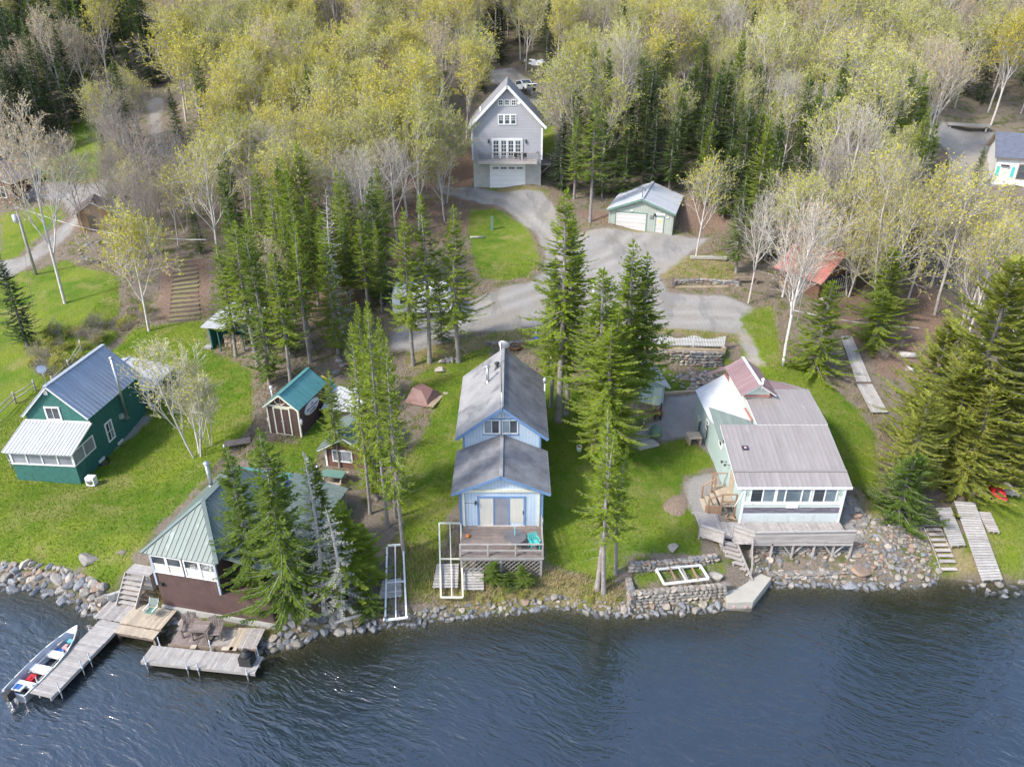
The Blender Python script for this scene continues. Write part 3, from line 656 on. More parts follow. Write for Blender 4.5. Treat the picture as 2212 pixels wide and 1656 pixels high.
# ---------------------------------------------------------------- building helpers
KEEP = []
def face_map(face, a, d):
    return {'F': lambda s, o, z: (a + s, d - o, z), 'R': lambda s, o, z: (d + o, a + s, z), 'L': lambda s, o, z: (d - o, a - s, z), 'B': lambda s, o, z: (a - s, d + o, z)}[face]
def fbox(mb, g, s0, s1, o0, o1, z0, z1):
    a, b = g(s0, o0, z0), g(s1, o1, z1)
    return mb.box(min(a[0], b[0]), max(a[0], b[0]), min(a[1], b[1]), max(a[1], b[1]), min(a[2], b[2]), max(a[2], b[2]))
def window(parent, face, a, d, z0, w, h, cols=1, rows=1, frame='white', glass='glass', fw=.09, name='window', join=False, mun=.035, out=.06):
    "casing with muntins standing proud of the wall; panes set back inside it"
    g = face_map(face, a, d); m = MB(); w2 = w / 2
    fbox(m, g, -w2 - fw, w2 + fw, 0, out, z0 - fw, z0); fbox(m, g, -w2 - fw, w2 + fw, 0, out, z0 + h, z0 + h + fw)
    fbox(m, g, -w2 - fw, -w2, 0, out - .002, z0, z0 + h); fbox(m, g, w2, w2 + fw, 0, out - .002, z0, z0 + h)
    for i in range(1, cols): x = -w2 + w * i / cols; fbox(m, g, x - mun / 2, x + mun / 2, 0, out - .008, z0, z0 + h)
    for j in range(1, rows): z = z0 + h * j / rows; fbox(m, g, -w2, w2, 0, out - .012, z - mun / 2, z + mun / 2)
    wn_ = m.build(name, frame, parent)
    if join: fbox(MB(), g, -w2, w2, 0, .02, z0, z0 + h).build('pane', glass, wn_); return wn_
    for i in range(cols):
        for j in range(rows):
            gl = glass[(i + j * cols) % len(glass)] if isinstance(glass, (list, tuple)) else glass
            fbox(MB(), g, -w2 + w * i / cols + (mun / 2 if i else 0), -w2 + w * (i + 1) / cols - (mun / 2 if i < cols - 1 else 0), 0, .02,
                 z0 + h * j / rows + (mun / 2 if j else 0), z0 + h * (j + 1) / rows - (mun / 2 if j < rows - 1 else 0)).build('pane', gl, wn_)
    return wn_
def clip2(poly, a, lo=True):
    out = []
    for i in range(len(poly)):
        p, q = poly[i], poly[(i + 1) % len(poly)]
        ip = p[0] >= a if lo else p[0] <= a; iq = q[0] >= a if lo else q[0] <= a
        if ip: out.append(p)
        if ip != iq: t = (a - p[0]) / (q[0] - p[0]); out.append((a, p[1] + t * (q[1] - p[1])))
    return out
def plane_frame(poly):
    p = [Vector(q) for q in poly]; ex = (p[1] - p[0]).normalized(); nrm = (p[1] - p[0]).cross(p[2] - p[0]).normalized()
    if nrm.z < 0: nrm = -nrm
    ey = nrm.cross(ex)
    if (p[2] - p[0]).dot(ey) < 0: ey = -ey
    return p[0], ex, ey, nrm, [((q - p[0]).dot(ex), (q - p[0]).dot(ey)) for q in p]
def metal_roof(roof, poly, pitch, mat, rib=.045, ribw=.05, th=.02):
    o, ex, ey, nr, q = plane_frame(poly); s0, s1 = min(p[0] for p in q), max(p[0] for p in q); n = max(1, round((s1 - s0) / pitch)); st = (s1 - s0) / n
    W = lambda s, t, h: o + ex * s + ey * t + nr * h
    for i in range(n):
        a, b = s0 + i * st, s0 + (i + 1) * st; c = clip2(clip2(q, a, True), b, False)
        if len(c) < 3: continue
        m = MB(); m.slab([W(s, t, 0) for s, t in c], th)
        e = clip2(clip2(q, a + .001, True), a + ribw, False)
        if len(e) >= 3: m.slab([W(s, t, th) for s, t in e], rib)
        m.build('panel', mat, roof)
def shingles(roof, poly, mat, course=.15, name='shingles'):
    o, ex, ey, nr, q = plane_frame(poly); q = [(t, s) for s, t in q]; t1 = max(p[0] for p in q); n = max(1, round(t1 / course)); st = t1 / n; m = MB()
    for i in range(n):
        a, b = i * st, min((i + 1) * st + .02, t1); c = clip2(clip2(q, a, True), b, False)
        if len(c) < 3: continue
        top_ = [o + ex * s + ey * t + nr * (.034 - .024 * (t - a) / (b - a)) for t, s in c]; bot = [o + ex * s + ey * t - nr * .004 for t, s in c]
        k = len(c); m.add(bot + top_, [tuple(range(k)), tuple(range(k, 2 * k))] + [(j, (j + 1) % k, k + (j + 1) % k, k + j) for j in range(k)])
    return m.build(name, mat, roof)
def boards(parent, mat, x0, x1, y0, y1, z, along='x', w=.14, gap=.012, th=.035, name='board', jit=.0, skip=0):
    "deck boards, each its own piece; along = direction the boards run"
    r = random.Random(int(abs(x0 * 100 + y1 * 37)))
    a0, a1 = (y0, y1) if along == 'x' else (x0, x1); n = max(1, round((a1 - a0) / w)); st = (a1 - a0) / n; me = None
    for i in range(n):
        a = a0 + i * st
        if me is None:
            me = (MB().box(x0, x1, 0, st - gap, -th, 0) if along == 'x' else MB().box(0, st - gap, y0, y1, -th, 0)).mesh(name, mat)
        if skip and r.random() < skip: continue
        o = link(name, me, parent, (r.uniform(-jit, jit), a, z + r.uniform(-.003, .003)) if along == 'x' else (a, r.uniform(-jit, jit), z + r.uniform(-.003, .003)))
def stove_pipe(parent, x, y, z0, z1, r=.09, mat='galv', name='stove_pipe', cone=True):
    m = MB().tube((x, y, z0), (x, y, z1), r, r, 12)
    if cone: m.lathe([(r * 2.6, -.12), (r * 1.3, .12), (r * 1.05, .3)], 12, (x, y, z0))
    o = m.build(name, mat, parent)
    MB().lathe([(r * .7, 0), (r * 1.7, .05), (r * 1.7, .12), (r * .5, .2)], 12, (x, y, z1)).build('cap', mat, o); return o
def gable(x0, x1, z0, ze, xr, zr): return [(x0, z0), (x1, z0), (x1, ze), (xr, zr), (x0, ze)]
def rail(parent, pts, z0, h, mat, post=.09, every=1.4, rails=(1.0, .5), name='railing', cap=True):
    m = MB()
    for (x0, y0), (x1, y1) in zip(pts[:-1], pts[1:]):
        L = math.hypot(x1 - x0, y1 - y0); n = max(1, round(L / every))
        for i in range(n + 1): t = i / n; x, y = x0 + (x1 - x0) * t, y0 + (y1 - y0) * t; m.box(x - post / 2, x + post / 2, y - post / 2, y + post / 2, z0, z0 + h)
        for f in rails: m.beam((x0, y0, z0 + h * f), (x1, y1, z0 + h * f), .12 if f == 1 and cap else .05, .045 if f == 1 and cap else .1)
    return m.build(name, mat, parent)

# ---------------------------------------------------------------- blue cabin with front deck
def blue_cabin():
    t = thing('cabin', 'pale blue cabin with brighter blue trim, worn grey shingles and front deck', 'cabin', (-.65, 36.85, 0)); KEEP.append((-.65, 43, 6.0))
    w = MB(); w.prism(gable(-2.45, 2.45, .9, 5.24, 0, 6.28), 0, 4.5); w.prism(gable(-2.45, 2.45, 1.2, 6.55, 0, 8.38), 4.45, 12.9)
    w.build('wall', 'blue_siding', t)
    for x in (-2.47, 2.47):
        box(t, 'corner_board', 'blue_trim', x - .06, x + .06, -.03, .08, .9, 5.2); box(t, 'corner_board', 'blue_trim', x - .06, x + .06, 4.41, 4.52, 4.9, 6.5)
    rf = MB()
    for sg in (-1, 1):
        rf.slab([(0, -.32, 6.33), (0, 4.44, 6.33), (sg * 2.93, 4.44, 5.07), (sg * 2.93, -.32, 5.07)], -.07)
        rf.slab([(0, 4.15, 8.45), (0, 13.1, 8.45), (sg * 2.96, 13.1, 6.2), (sg * 2.96, 4.15, 6.2)], -.07)
    rf = rf.build('roof', 'blue_trim', t)
    shingles(rf, [(-2.96, -.34, 5.07), (-2.96, 4.44, 5.07), (0, 4.44, 6.345), (0, -.34, 6.345)], 'shingle_worn_shaded', .15)
    shingles(rf, [(2.96, -.34, 5.07), (2.96, 4.44, 5.07), (0, 4.44, 6.345), (0, -.34, 6.345)], 'shingle_worn_shaded', .15)
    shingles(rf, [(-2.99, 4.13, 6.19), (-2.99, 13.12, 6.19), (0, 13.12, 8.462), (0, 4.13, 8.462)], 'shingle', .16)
    shingles(rf, [(2.99, 4.13, 6.19), (2.99, 13.12, 6.19), (0, 13.12, 8.462), (0, 4.13, 8.462)], 'shingle_worn_shaded', .16)  # slope away from the sun: its shade is put into darker shingles
    MB().beam((0, 4.12, 8.50), (0, 13.13, 8.50), .22, .05).beam((0, -.35, 6.38), (0, 4.44, 6.38), .22, .05).build('ridge_cap', 'shingle', rf)
    for sg in (-1, 1):
        MB().beam((0, -.345, 6.27), (sg * 2.95, -.345, 5.0), .04, .17).build('rake_board', 'blue_trim', rf); MB().beam((0, 4.12, 8.37), (sg * 2.97, 4.12, 6.11), .04, .19).build('rake_board', 'blue_trim', rf)
    f = MB().box(-2.32, 2.32, -.09, 0, 5.03, 5.21).box(-2.32, -2.2, -.09, 0, 2.5, 5.03).box(2.2, 2.32, -.09, 0, 2.5, 5.03).build('porch_frame', 'cream', t)
    d = MB().box(-1.46, 1.46, -.05, 0, 4.58, 4.7).box(-1.46, -1.34, -.05, 0, 2.5, 4.58).box(1.34, 1.46, -.05, 0, 2.5, 4.58).box(-.5, -.42, -.045, 0, 2.5, 4.58).box(.42, .5, -.045, 0, 2.5, 4.58).build('sliding_door', 'blue_trim', t)
    box(d, 'pane', 'curtain', -1.34, -.5, -.02, 0, 2.55, 4.58); box(d, 'pane', 'screen', -.42, .42, -.02, 0, 2.55, 4.58); box(d, 'pane', 'curtain', .5, 1.34, -.02, 0, 2.75, 4.58)
    box(d, 'sill', 'wood_weathered', -1.46, 1.46, -.12, 0, 2.5, 2.55); box(d, 'handle', 'black', 1.30, 1.335, -.08, -.02, 3.4, 3.65)
    MB().tube((-2.2, -.2, 4.35), (-1.55, -.2, 4.3), .012).box(-1.6, -1.5, -.22, -.0, 4.2, 4.35).build('lamp_bracket', 'black', t)
    for x in (-.65, .51):
        for z_ in (6.30, 7.44): box(t, 'window_head', 'blue_trim', x - .58, x + .58, 4.40, 4.46, z_, z_ + .09)
        window(t, 'F', x, 4.45, 6.46, .92, .92, 2, 1, 'white', ('glass_light', 'glass'), .06)
    MB().path([(0, 4.08, 6.4), (0, 4.08, 9.6), (-.05, 4.08, 13.0)], .028, 8).build('mast', 'galv', t)
    di = MB().lathe([(.02, -.1), (.2, -.08), (.34, 0), (.36, .02)], 18).build('dish', 'alu', t, (.16, 4.2, 12.75)); di.rotation_euler = (R(-60), R(25), 0)
    stove_pipe(t, -1.03, 9.15, 7.55, 8.85, .11); stove_pipe(t, -.4, 10.4, 8.05, 8.5, .11, 'black', 'vent_pipe')
    # deck
    dk = MB(); dk.box(-2.4, 2.5, -2.9, -2.85, 2.28, 2.46).box(-2.4, -2.35, -2.85, 0, 2.28, 2.46).box(2.45, 2.5, -2.85, 0, 2.28, 2.46)
    for x in (-2.3, 0, 2.35): dk.box(x - .06, x + .06, -2.84, -2.72, .3, 2.3)
    for x in (-2.25, -1.2, 0, 1.2, 2.35): dk.box(x - .02, x + .02, -2.84, -.02, 2.28, 2.455)
    dk = dk.build('deck', 'wood_silver', t)
    boards(dk, 'wood_dark', -2.4, 2.5, -2.9, -.0, 2.5, 'x', .145, name='deck_board')
    rl = MB()
    for z, hh in ((3.36, .05), (2.95, .09)): rl.box(-2.38, 2.48, -2.86, -2.82 if hh > .06 else -2.76, z - hh, z)
    for x in (-2.35, -.75, .85, 2.42): rl.box(x - .045, x + .045, -2.88, -2.80, 2.3, 3.31)
    for z in (3.36, 2.95): rl.box(2.40, 2.46, -2.8, -.1, z - .08, z)
    rl.build('railing', 'wood_silver', dk)
    lt = MB().box(-2.32, 2.38, -2.86, -2.82, 2.18, 2.26).build('lattice', 'wood_silver', dk)
    n = 26
    for sg in (-1, 1):
        for i in range(-5, 17):
            xa = -2.3 + i * .29; za, zb = 1.0, 2.2; xb = xa + sg * 1.2
            if sg < 0: xa += 1.2; xb = xa - 1.2
            a, b = (xa, za), (xb, zb)
            def cl(a, b):
                (x0, z0), (x1, z1) = a, b
                for lim, s_ in ((-2.3, 1), (2.36, -1)):
                    if s_ * (x0 - lim) < 0 and s_ * (x1 - lim) < 0: return None
                    if s_ * (x0 - lim) < 0: z0 = z0 + (z1 - z0) * (lim - x0) / (x1 - x0); x0 = lim
                    if s_ * (x1 - lim) < 0: z1 = z0 + (z1 - z0) * (lim - x0) / (x1 - x0); x1 = lim
                return (x0, z0), (x1, z1)
            c = cl(a, b)
            if c: yy = -2.835 if sg > 0 else -2.845; MB().beam((c[0][0], yy, c[0][1]), (c[1][0], yy, c[1][1]), .008, .05, (0, 1, 0)).build('slat', 'wood_silver', lt)
    MB().tube((2.52, -.2, 1.6), (2.52, -.2, 3.3), .03).build('downpipe', 'galv', t)
    # side mast by the rear of the cabin
    p = at(1166, 935, 2.4)
    pl = thing('lamp_post', 'white pole lamp standing behind the blue cabin', 'lamp post', (2.35, 47.6, gz(2.35, 47.6)))
    MB().tube((0, 0, -.2), (0, 0, 4.4), .055, .05, 10).build('post', 'white', pl); MB().lathe([(.05, 4.35), (.13, 4.45), (.16, 4.65), (.05, 4.8)], 12).build('lantern', 'alu', pl)
blue_cabin()
def garden_table():
    t = thing('patio_table', 'round glass-topped table with centre pole on the blue cabin deck', 'table', (-.65 + .82, 36.85 - 1.9, 2.5))
    MB().lathe([(.66, .70), (.68, .705), (.68, .72), (.66, .725)], 28).build('tabletop', 'smoked', t)
    m = MB()
    for k in range(4): a = R(45 + 90 * k); m.tube((.5 * math.cos(a), .5 * math.sin(a), 0), (.3 * math.cos(a), .3 * math.sin(a), .7), .016)
    m.build('frame', 'alu', t); MB().tube((0, 0, 0), (0, 0, 1.5), .02).build('pole', 'sky_plastic', t)
garden_table()
def plastic_chair(name, label, mat, loc, deg, group=None, s=1.0, back=.85):
    t = thing(name, label, 'chair', loc, deg, group); t.scale = (s, s, s)
    MB().box(-.26, .26, -.24, .24, .38, .43).build('seat', mat, t)
    b = MB()
    for k in range(5): x = -.24 + k * .12; b.beam((x, .24, .40), (x, .36, back), .085, .025, (0, 1, 0))
    b.beam((-.28, .355, back), (.28, .355, back), .03, .07); b.build('backrest', mat, t)
    for sx in (-1, 1):
        MB().beam((sx * .26, -.22, 0), (sx * .25, -.2, .64), .06, .05, (0, 1, 0)).build('leg', mat, t)
        MB().beam((sx * .26, .28, 0), (sx * .25, .24, .64), .06, .05, (0, 1, 0)).build('leg', mat, t)
        MB().beam((sx * .28, -.28, .65), (sx * .28, .30, .65), .07, .03).build('armrest', mat, t)
    return t
plastic_chair('plastic_chair', 'bright turquoise plastic armchair at the rail of the blue cabin deck', 'teal_plastic', (-.65 + 1.95, 36.85 - 2.15, 2.5), 20)

# ---------------------------------------------------------------- dark green cottage
def cottage():
    t = thing('cottage', 'dark green shingled cottage with slate metal roof and white screened porch', 'cottage', (-29.95, 45.8, 0), -4.5); KEEP.append((-32, 47, 6)); KEEP.append((-31, 54, 5))
    x0, x1, xr = -4.6, 0, -2.3
    w = MB().prism(gable(x0, x1, .6, 5.17, xr, 7.38), 0, 6.7).build('wall', 'green_shake', t)
    MB().box(x0, x1, -2.5, -.001, .6, 2.55).build('knee_wall', 'green_shake', t)
    MB().prism([(-2.5, 3.66), (0, 3.66), (0, 4.52)], -.06, 0, 'x').prism([(-2.5, 3.66), (0, 3.66), (0, 4.52)], x0, x0 + .06, 'x').build('porch_gable', 'green_shake', t)
    rf = MB()
    for sg, xe in ((-1, x0 - .16), (1, x1 + .16)): rf.slab([(xr, -.22, 7.46), (xr, 6.9, 7.46), (xe, 6.9, 5.02), (xe, -.22, 5.02)], -.09)
    rf = rf.build('roof', 'white', t)
    for xe in (x0 - .18, x1 + .18): metal_roof(rf, [(xe, -.24, 5.01), (xe, 6.92, 5.01), (xr, 6.92, 7.475), (xr, -.24, 7.475)], .40, 'metal_slate')
    MB().beam((xr, -.25, 7.53), (xr, 6.93, 7.53), .3, .05).build('ridge_cap', 'metal_slate', rf)
    pr = MB().slab([(x0 - .2, -2.82, 3.66), (x1 + .2, -2.82, 3.66), (x1 + .2, -.02, 4.60), (x0 - .2, -.02, 4.60)], -.08).build('porch_roof', 'white', t)
    metal_roof(pr, [(x0 - .22, -2.84, 3.665), (x1 + .22, -2.84, 3.665), (x1 + .22, -.03, 4.615), (x0 - .22, -.03, 4.615)], .25, 'white_metal', .03, .04)
    MB().box(x0 - .1, x1 + .1, -.06, 0, 4.6, 4.72).build('flashing', 'white', pr)
    p = MB()
    for i in range(5): x = x0 + .06 + (x1 - x0 - .12) * i / 4; k = .07 if i in (0, 4) else .05; p.box(x - k, x + k, -2.52, -2.44, 2.55, 3.62)
    p.box(x0, x1, -2.53, -2.43, 3.55, 3.66).box(x0 - .01, x1 + .01, -2.54, -2.42, 2.55, 2.64)
    for xx in (x0 + .04, x1 - .04):
        for y in (-1.25, -.05): p.box(xx - .045, xx + .045, y - .05, y + .05, 2.55, 3.62)
        p.box(xx - .05, xx + .05, -2.43, 0, 3.55, 3.655).box(xx - .05, xx + .05, -2.42, 0, 2.55, 2.63)
    p = p.build('porch_frame', 'white', t)
    for i in range(4): a = x0 + .1 + (x1 - x0 - .2) * i / 4; box(p, 'screen', 'screen', a + .06, a + 1.03, -2.47, -2.46, 2.64, 3.55)
    for xx in (x0 + .03, x1 - .03):
        for a, b in ((-2.4, -1.3), (-1.2, -.1)): box(p, 'screen', 'screen', xx - .006, xx + .006, a, b, 2.63, 3.55)
    window(t, 'F', -2.47, 0, 4.84, .92, .86, 2, 1, 'white', 'glass', .11)
    window(t, 'R', 1.85, 0, 2.2, .66, 1.35, 2, 2, 'white', ('glass', 'glass_light'), .11)
    box(t, 'louvre', 'white', -2.7, -2.42, -.04, 0, 6.75, 7.1)
    q = stove_pipe(t, .28, 3.75, 2.95, 7.85, .10, cone=False); MB().box(0, .4, 3.6, 3.9, 2.85, 2.95).beam((0, 3.75, 4.9), (.3, 3.75, 4.9), .05, .04).beam((-.6, 3.4, 6.2), (.28, 3.75, 6.9), .03, .03).build('bracket', 'galv', q)
    MB().box(0, .22, 3.25, 3.6, 3.05, 3.4).build('vent_hood', 'alu', t)
    MB().path([(-2.35, .05, 7.5), (-2.35, .05, 8.7)], .03).build('mast', 'galv', t)
    di = MB().lathe([(.03, -.12), (.22, -.1), (.36, 0), (.38, .02)], 18).build('dish', 'galv', t, (-2.3, -.02, 8.75)); di.rotation_euler = (R(40), R(35), 0); di.scale = (.8, .8, .8)
    MB().path([(-2.35, .05, 8.7), (-2.7, .2, 9.3)], .02).path([(-2.5, .1, 9.1), (-2.1, .1, 9.0)], .012).build('antenna', 'black', t)
    for y in (.15, 2.65, 4.9):
        o = MB().box(.0, .05, y - .35, y + .35, 1.30, 1.52).build('basement_window', 'white', t)
        MB().lathe([(.42, -.25), (.42, .22), (.39, .22), (.39, -.2)], 14).build('window_well', 'black', o, (.12, y, 1.12))
    # rear lean-to
    a = MB().prism(gable(x0 - .6, -.4, .6, 3.65, -3.3, 4.25), 6.75, 10.9).build('rear_wall', 'green_shake', t)
    rr = MB()
    for xe, ze in ((x0 - 1.3, 3.75), (.55, 3.62)): rr.slab([(xe, 6.75, ze), (xe, 11.3, ze), (-3.3, 11.3, 4.4), (-3.3, 6.75, 4.4)], -.07)
    rr = rr.build('rear_roof', 'white', t)
    for xe, ze in ((x0 - 1.32, 3.76), (.57, 3.63)): metal_roof(rr, [(xe, 6.78, ze), (xe, 11.32, ze), (-3.3, 11.32, 4.415), (-3.3, 6.78, 4.415)], .28, 'white_metal', .03, .04)
    MB().beam((-3.3, 6.76, 4.46), (-3.3, 11.34, 4.46), .2, .05).build('ridge_cap', 'metal_slate', rr)
    m = MB()
    for y in (6.9, 9.0, 11.1): m.box(.3, .4, y - .05, y + .05, .9, 3.6)
    m.box(.28, .42, 6.8, 11.2, 3.45, 3.6).box(.3, .38, 6.9, 11.1, 2.0, 2.08); m.build('porch_post', 'white', t)
    MB().path([(.5, 6.6, 3.55), (.5, 6.6, 2.6), (.4, 6.5, 2.4)], .05, 8).build('downpipe', 'white', t)
    h = thing('heat_pump', 'white outdoor heat pump unit at the corner of the cottage porch', 'heat pump', (-29.25, 43.15, gz(-29.25, 43.15)), -4.5)
    MB().box(-.3, .3, -.22, .22, .06, .72).build('casing', 'white', h); MB().lathe([(.22, 0), (.22, .02), (.04, .03)], 18).build('fan_grille', 'galv', h, (0, -.22, .4)).rotation_euler = (R(90), 0, 0)
    MB().box(-.28, -.2, -.25, .25, -.05, .06).box(.2, .28, -.25, .25, -.05, .06).build('foot', 'black', h)
cottage()
plastic_chair('lawn_chair', 'grey high-backed lawn chair on the grass beside the cottage porch', 'wood_silver', (-35.6, 45.2, gz(-35.6, 45.2)), 60, None, 1.15, 1.0)

# ---------------------------------------------------------------- brown shed with lettered sign
def text_obj(txt, size, mat, parent, name='lettering', shear=0.0, ext=.006):
    cu = bpy.data.curves.new(name, 'FONT'); cu.body = txt; cu.size = size; cu.align_x = 'CENTER'; cu.align_y = 'CENTER'; cu.extrude = ext; cu.shear = shear; cu.offset = size * .012
    tmp = bpy.data.objects.new('tmp_text', cu); C.objects.link(tmp); bpy.context.view_layer.update()
    me = bpy.data.meshes.new_from_object(tmp.evaluated_get(bpy.context.evaluated_depsgraph_get())); bpy.data.objects.remove(tmp)
    me.name = name; me.materials.clear(); me.materials.append(M[mat]); return link(name, me, parent)
def shed():
    t = thing('shed', 'brown board shed with teal metal roof, cream door trim and oval lettered sign', 'shed', (-17.94, 47.77, 0), -14); KEEP.append((-16, 49.5, 3.4))
    W, Dp = 2.53, 4.15; xr = W / 2
    MB().prism(gable(0, W, 2.2, 5.0, xr, 5.98), 0, Dp).build('wall', 'brown_board', t)
    rf = MB()
    for xe in (-.16, W + .16): rf.slab([(xr, -.22, 6.07), (xr, Dp + .15, 6.07), (xe, Dp + .15, 4.94), (xe, -.22, 4.94)], -.07)
    rf = rf.build('roof', 'cream', t)
    for xe in (-.18, W + .18): metal_roof(rf, [(xe, -.24, 4.935), (xe, Dp + .17, 4.935), (xr, Dp + .17, 6.085), (xr, -.24, 6.085)], .23, 'metal_teal', .02, .035)
    MB().beam((xr, -.25, 6.12), (xr, Dp + .18, 6.12), .26, .04).build('ridge_cap', 'metal_teal', rf)
    b = MB()
    for xe in (-.17, W + .17): b.beam((xr, -.25, 6.0), (xe, -.25, 4.88), .03, .11)
    b.box(0, W, -.035, 0, 4.95, 5.07).box(-.03, .08, -.04, .0, 2.3, 4.95).box(W - .08, W + .03, -.04, 0, 2.3, 4.95).box(W, W + .035, 0, .09, 2.3, 4.9).build('trim', 'cream', t)
    d = MB().box(.5, 1.86, -.045, 0, 4.82, 4.92).box(.5, .6, -.045, 0, 2.62, 4.82).box(1.76, 1.86, -.045, 0, 2.62, 4.82).box(1.13, 1.23, -.045, 0, 2.72, 4.82).box(.5, 1.86, -.05, 0, 2.6, 2.72).build('double_door', 'cream', t)
    box(d, 'door_leaf', 'brown_board', .6, 1.13, -.03, 0, 2.72, 4.82); box(d, 'door_leaf', 'brown_board', 1.23, 1.76, -.03, 0, 2.72, 4.82); MB().box(1.1, 1.3, -.09, -.045, 3.75, 3.85).build('latch', 'alu', d)
    MB().path([(1.25, -.08, 5.2), (1.0, -.2, 5.3), (.85, -.22, 5.55)], .035, 7, .012).path([(1.25, -.08, 5.2), (1.5, -.2, 5.3), (1.68, -.2, 5.45)], .045, 7, .012).tube((1.22, -.05, 5.3), (1.22, -.04, 5.85), .02).build('antlers', 'bone', t)
    s = MB().lathe([(1.0, 0), (1.0, .03), (.93, .05)], 40).build('sign', 'sign_white', t, (W + .005, 1.93, 4.2)); s.rotation_euler = (R(90), 0, R(90)); s.scale = (1.12, .52, 1)
    for txt, y, sz, sh in (('La', .52, .42, .2), ('Sportsmans', .02, .40, .15), ('Lodge', -.50, .42, .2)):
        o = text_obj(txt, sz, 'ink', s, shear=sh); o.location = (0, y, .052); o.scale = (.82, 1.25, 1)
    for z in (3.6,): MB().lathe([(.05, -.3), (.1, -.1), (.1, .1), (.04, .2)], 10).build('float', 'white', t, (W + .08, .1, 3.9)); MB().lathe([(.05, -.3), (.1, -.1), (.1, .1), (.04, .2)], 10).build('float', 'white', t, (-.08, .1, 3.7))
    MB().tube((.45, .25, 5.4), (.45, .25, 6.25), .05, .05, 8).lathe([(.04, 6.2), (.12, 6.28), (.12, 6.4), (.04, 6.48)], 10, (.45, .25, 0)).build('vent_pipe', 'white', t)
    st = thing('doorstep', 'grey wooden step and plank ramp at the brown shed door', 'step', (-17.94, 47.77, 0), -14)
    MB().box(.7, 1.75, -.5, -.06, 2.35, 2.6).build('step', 'wood_grey', st)
    for k in range(5): x = .62 + k * .23; MB().box(x, x + .21, -2.1, -.52, 2.38, 2.43).build('board', 'wood_grey', st)
    r = random.Random(4); sk = thing('stone_footing', 'row of field stones along the base of the brown shed', 'stones', (-17.94, 47.77, 0), -14)
    for k in range(22): o = link('stone', ROCK[k % len(ROCK)], sk, (W + r.uniform(-.05, .25), .1 + k * .19, 2.35 + r.uniform(-.05, .08))); o.scale = [r.uniform(.12, .24)] * 3; o.rotation_euler[2] = r.uniform(0, 6)
# rounded stones shared by walls, banks and beds
def make_rock(seed, mat, flat=.7):
    r = random.Random(seed); bm = bmesh.new(); bmesh.ops.create_icosphere(bm, subdivisions=2, radius=1)
    ax = [Vector((r.uniform(-1, 1), r.uniform(-1, 1), r.uniform(-1, 1))).normalized() for _ in range(13)]; dd = [r.uniform(.42, .8) for _ in ax]
    for v in bm.verts:
        p = v.co.copy()
        for a, q in zip(ax, dd):
            k = p.dot(a)
            if k > q: p -= a * (k - q)
        v.co = Vector((p.x * 1.5, p.y * 1.25, p.z * flat * 1.35))
    me = bpy.data.meshes.new('stone'); bm.to_mesh(me); bm.free(); me.materials.append(M[mat]); return me
def cheap_rock(seed, mat, flat=.75):
    r = random.Random(seed); bm = bmesh.new(); bmesh.ops.create_icosphere(bm, subdivisions=1, radius=1)
    for v in bm.verts: v.co = Vector((v.co.x * 1.15, v.co.y, v.co.z * flat)) * r.uniform(.78, 1.08)
    me = bpy.data.meshes.new('stone'); bm.to_mesh(me); bm.free(); me.materials.append(M[mat]); return me
ROCK = [make_rock(50 + i, m_, r_f) for i, (m_, r_f) in enumerate((('stone_a', .7), ('stone_b', .75), ('stone_c', .65), ('stone_a', .85), ('stone_b', .6), ('stone_c', .8), ('stone_rust', .7), ('stone_a', .6)))]
PEBBLE = [cheap_rock(80 + i, m_) for i, m_ in enumerate(('stone_a', 'stone_b', 'stone_a', 'stone_c', 'stone_b', 'stone_rust'))]
shed()

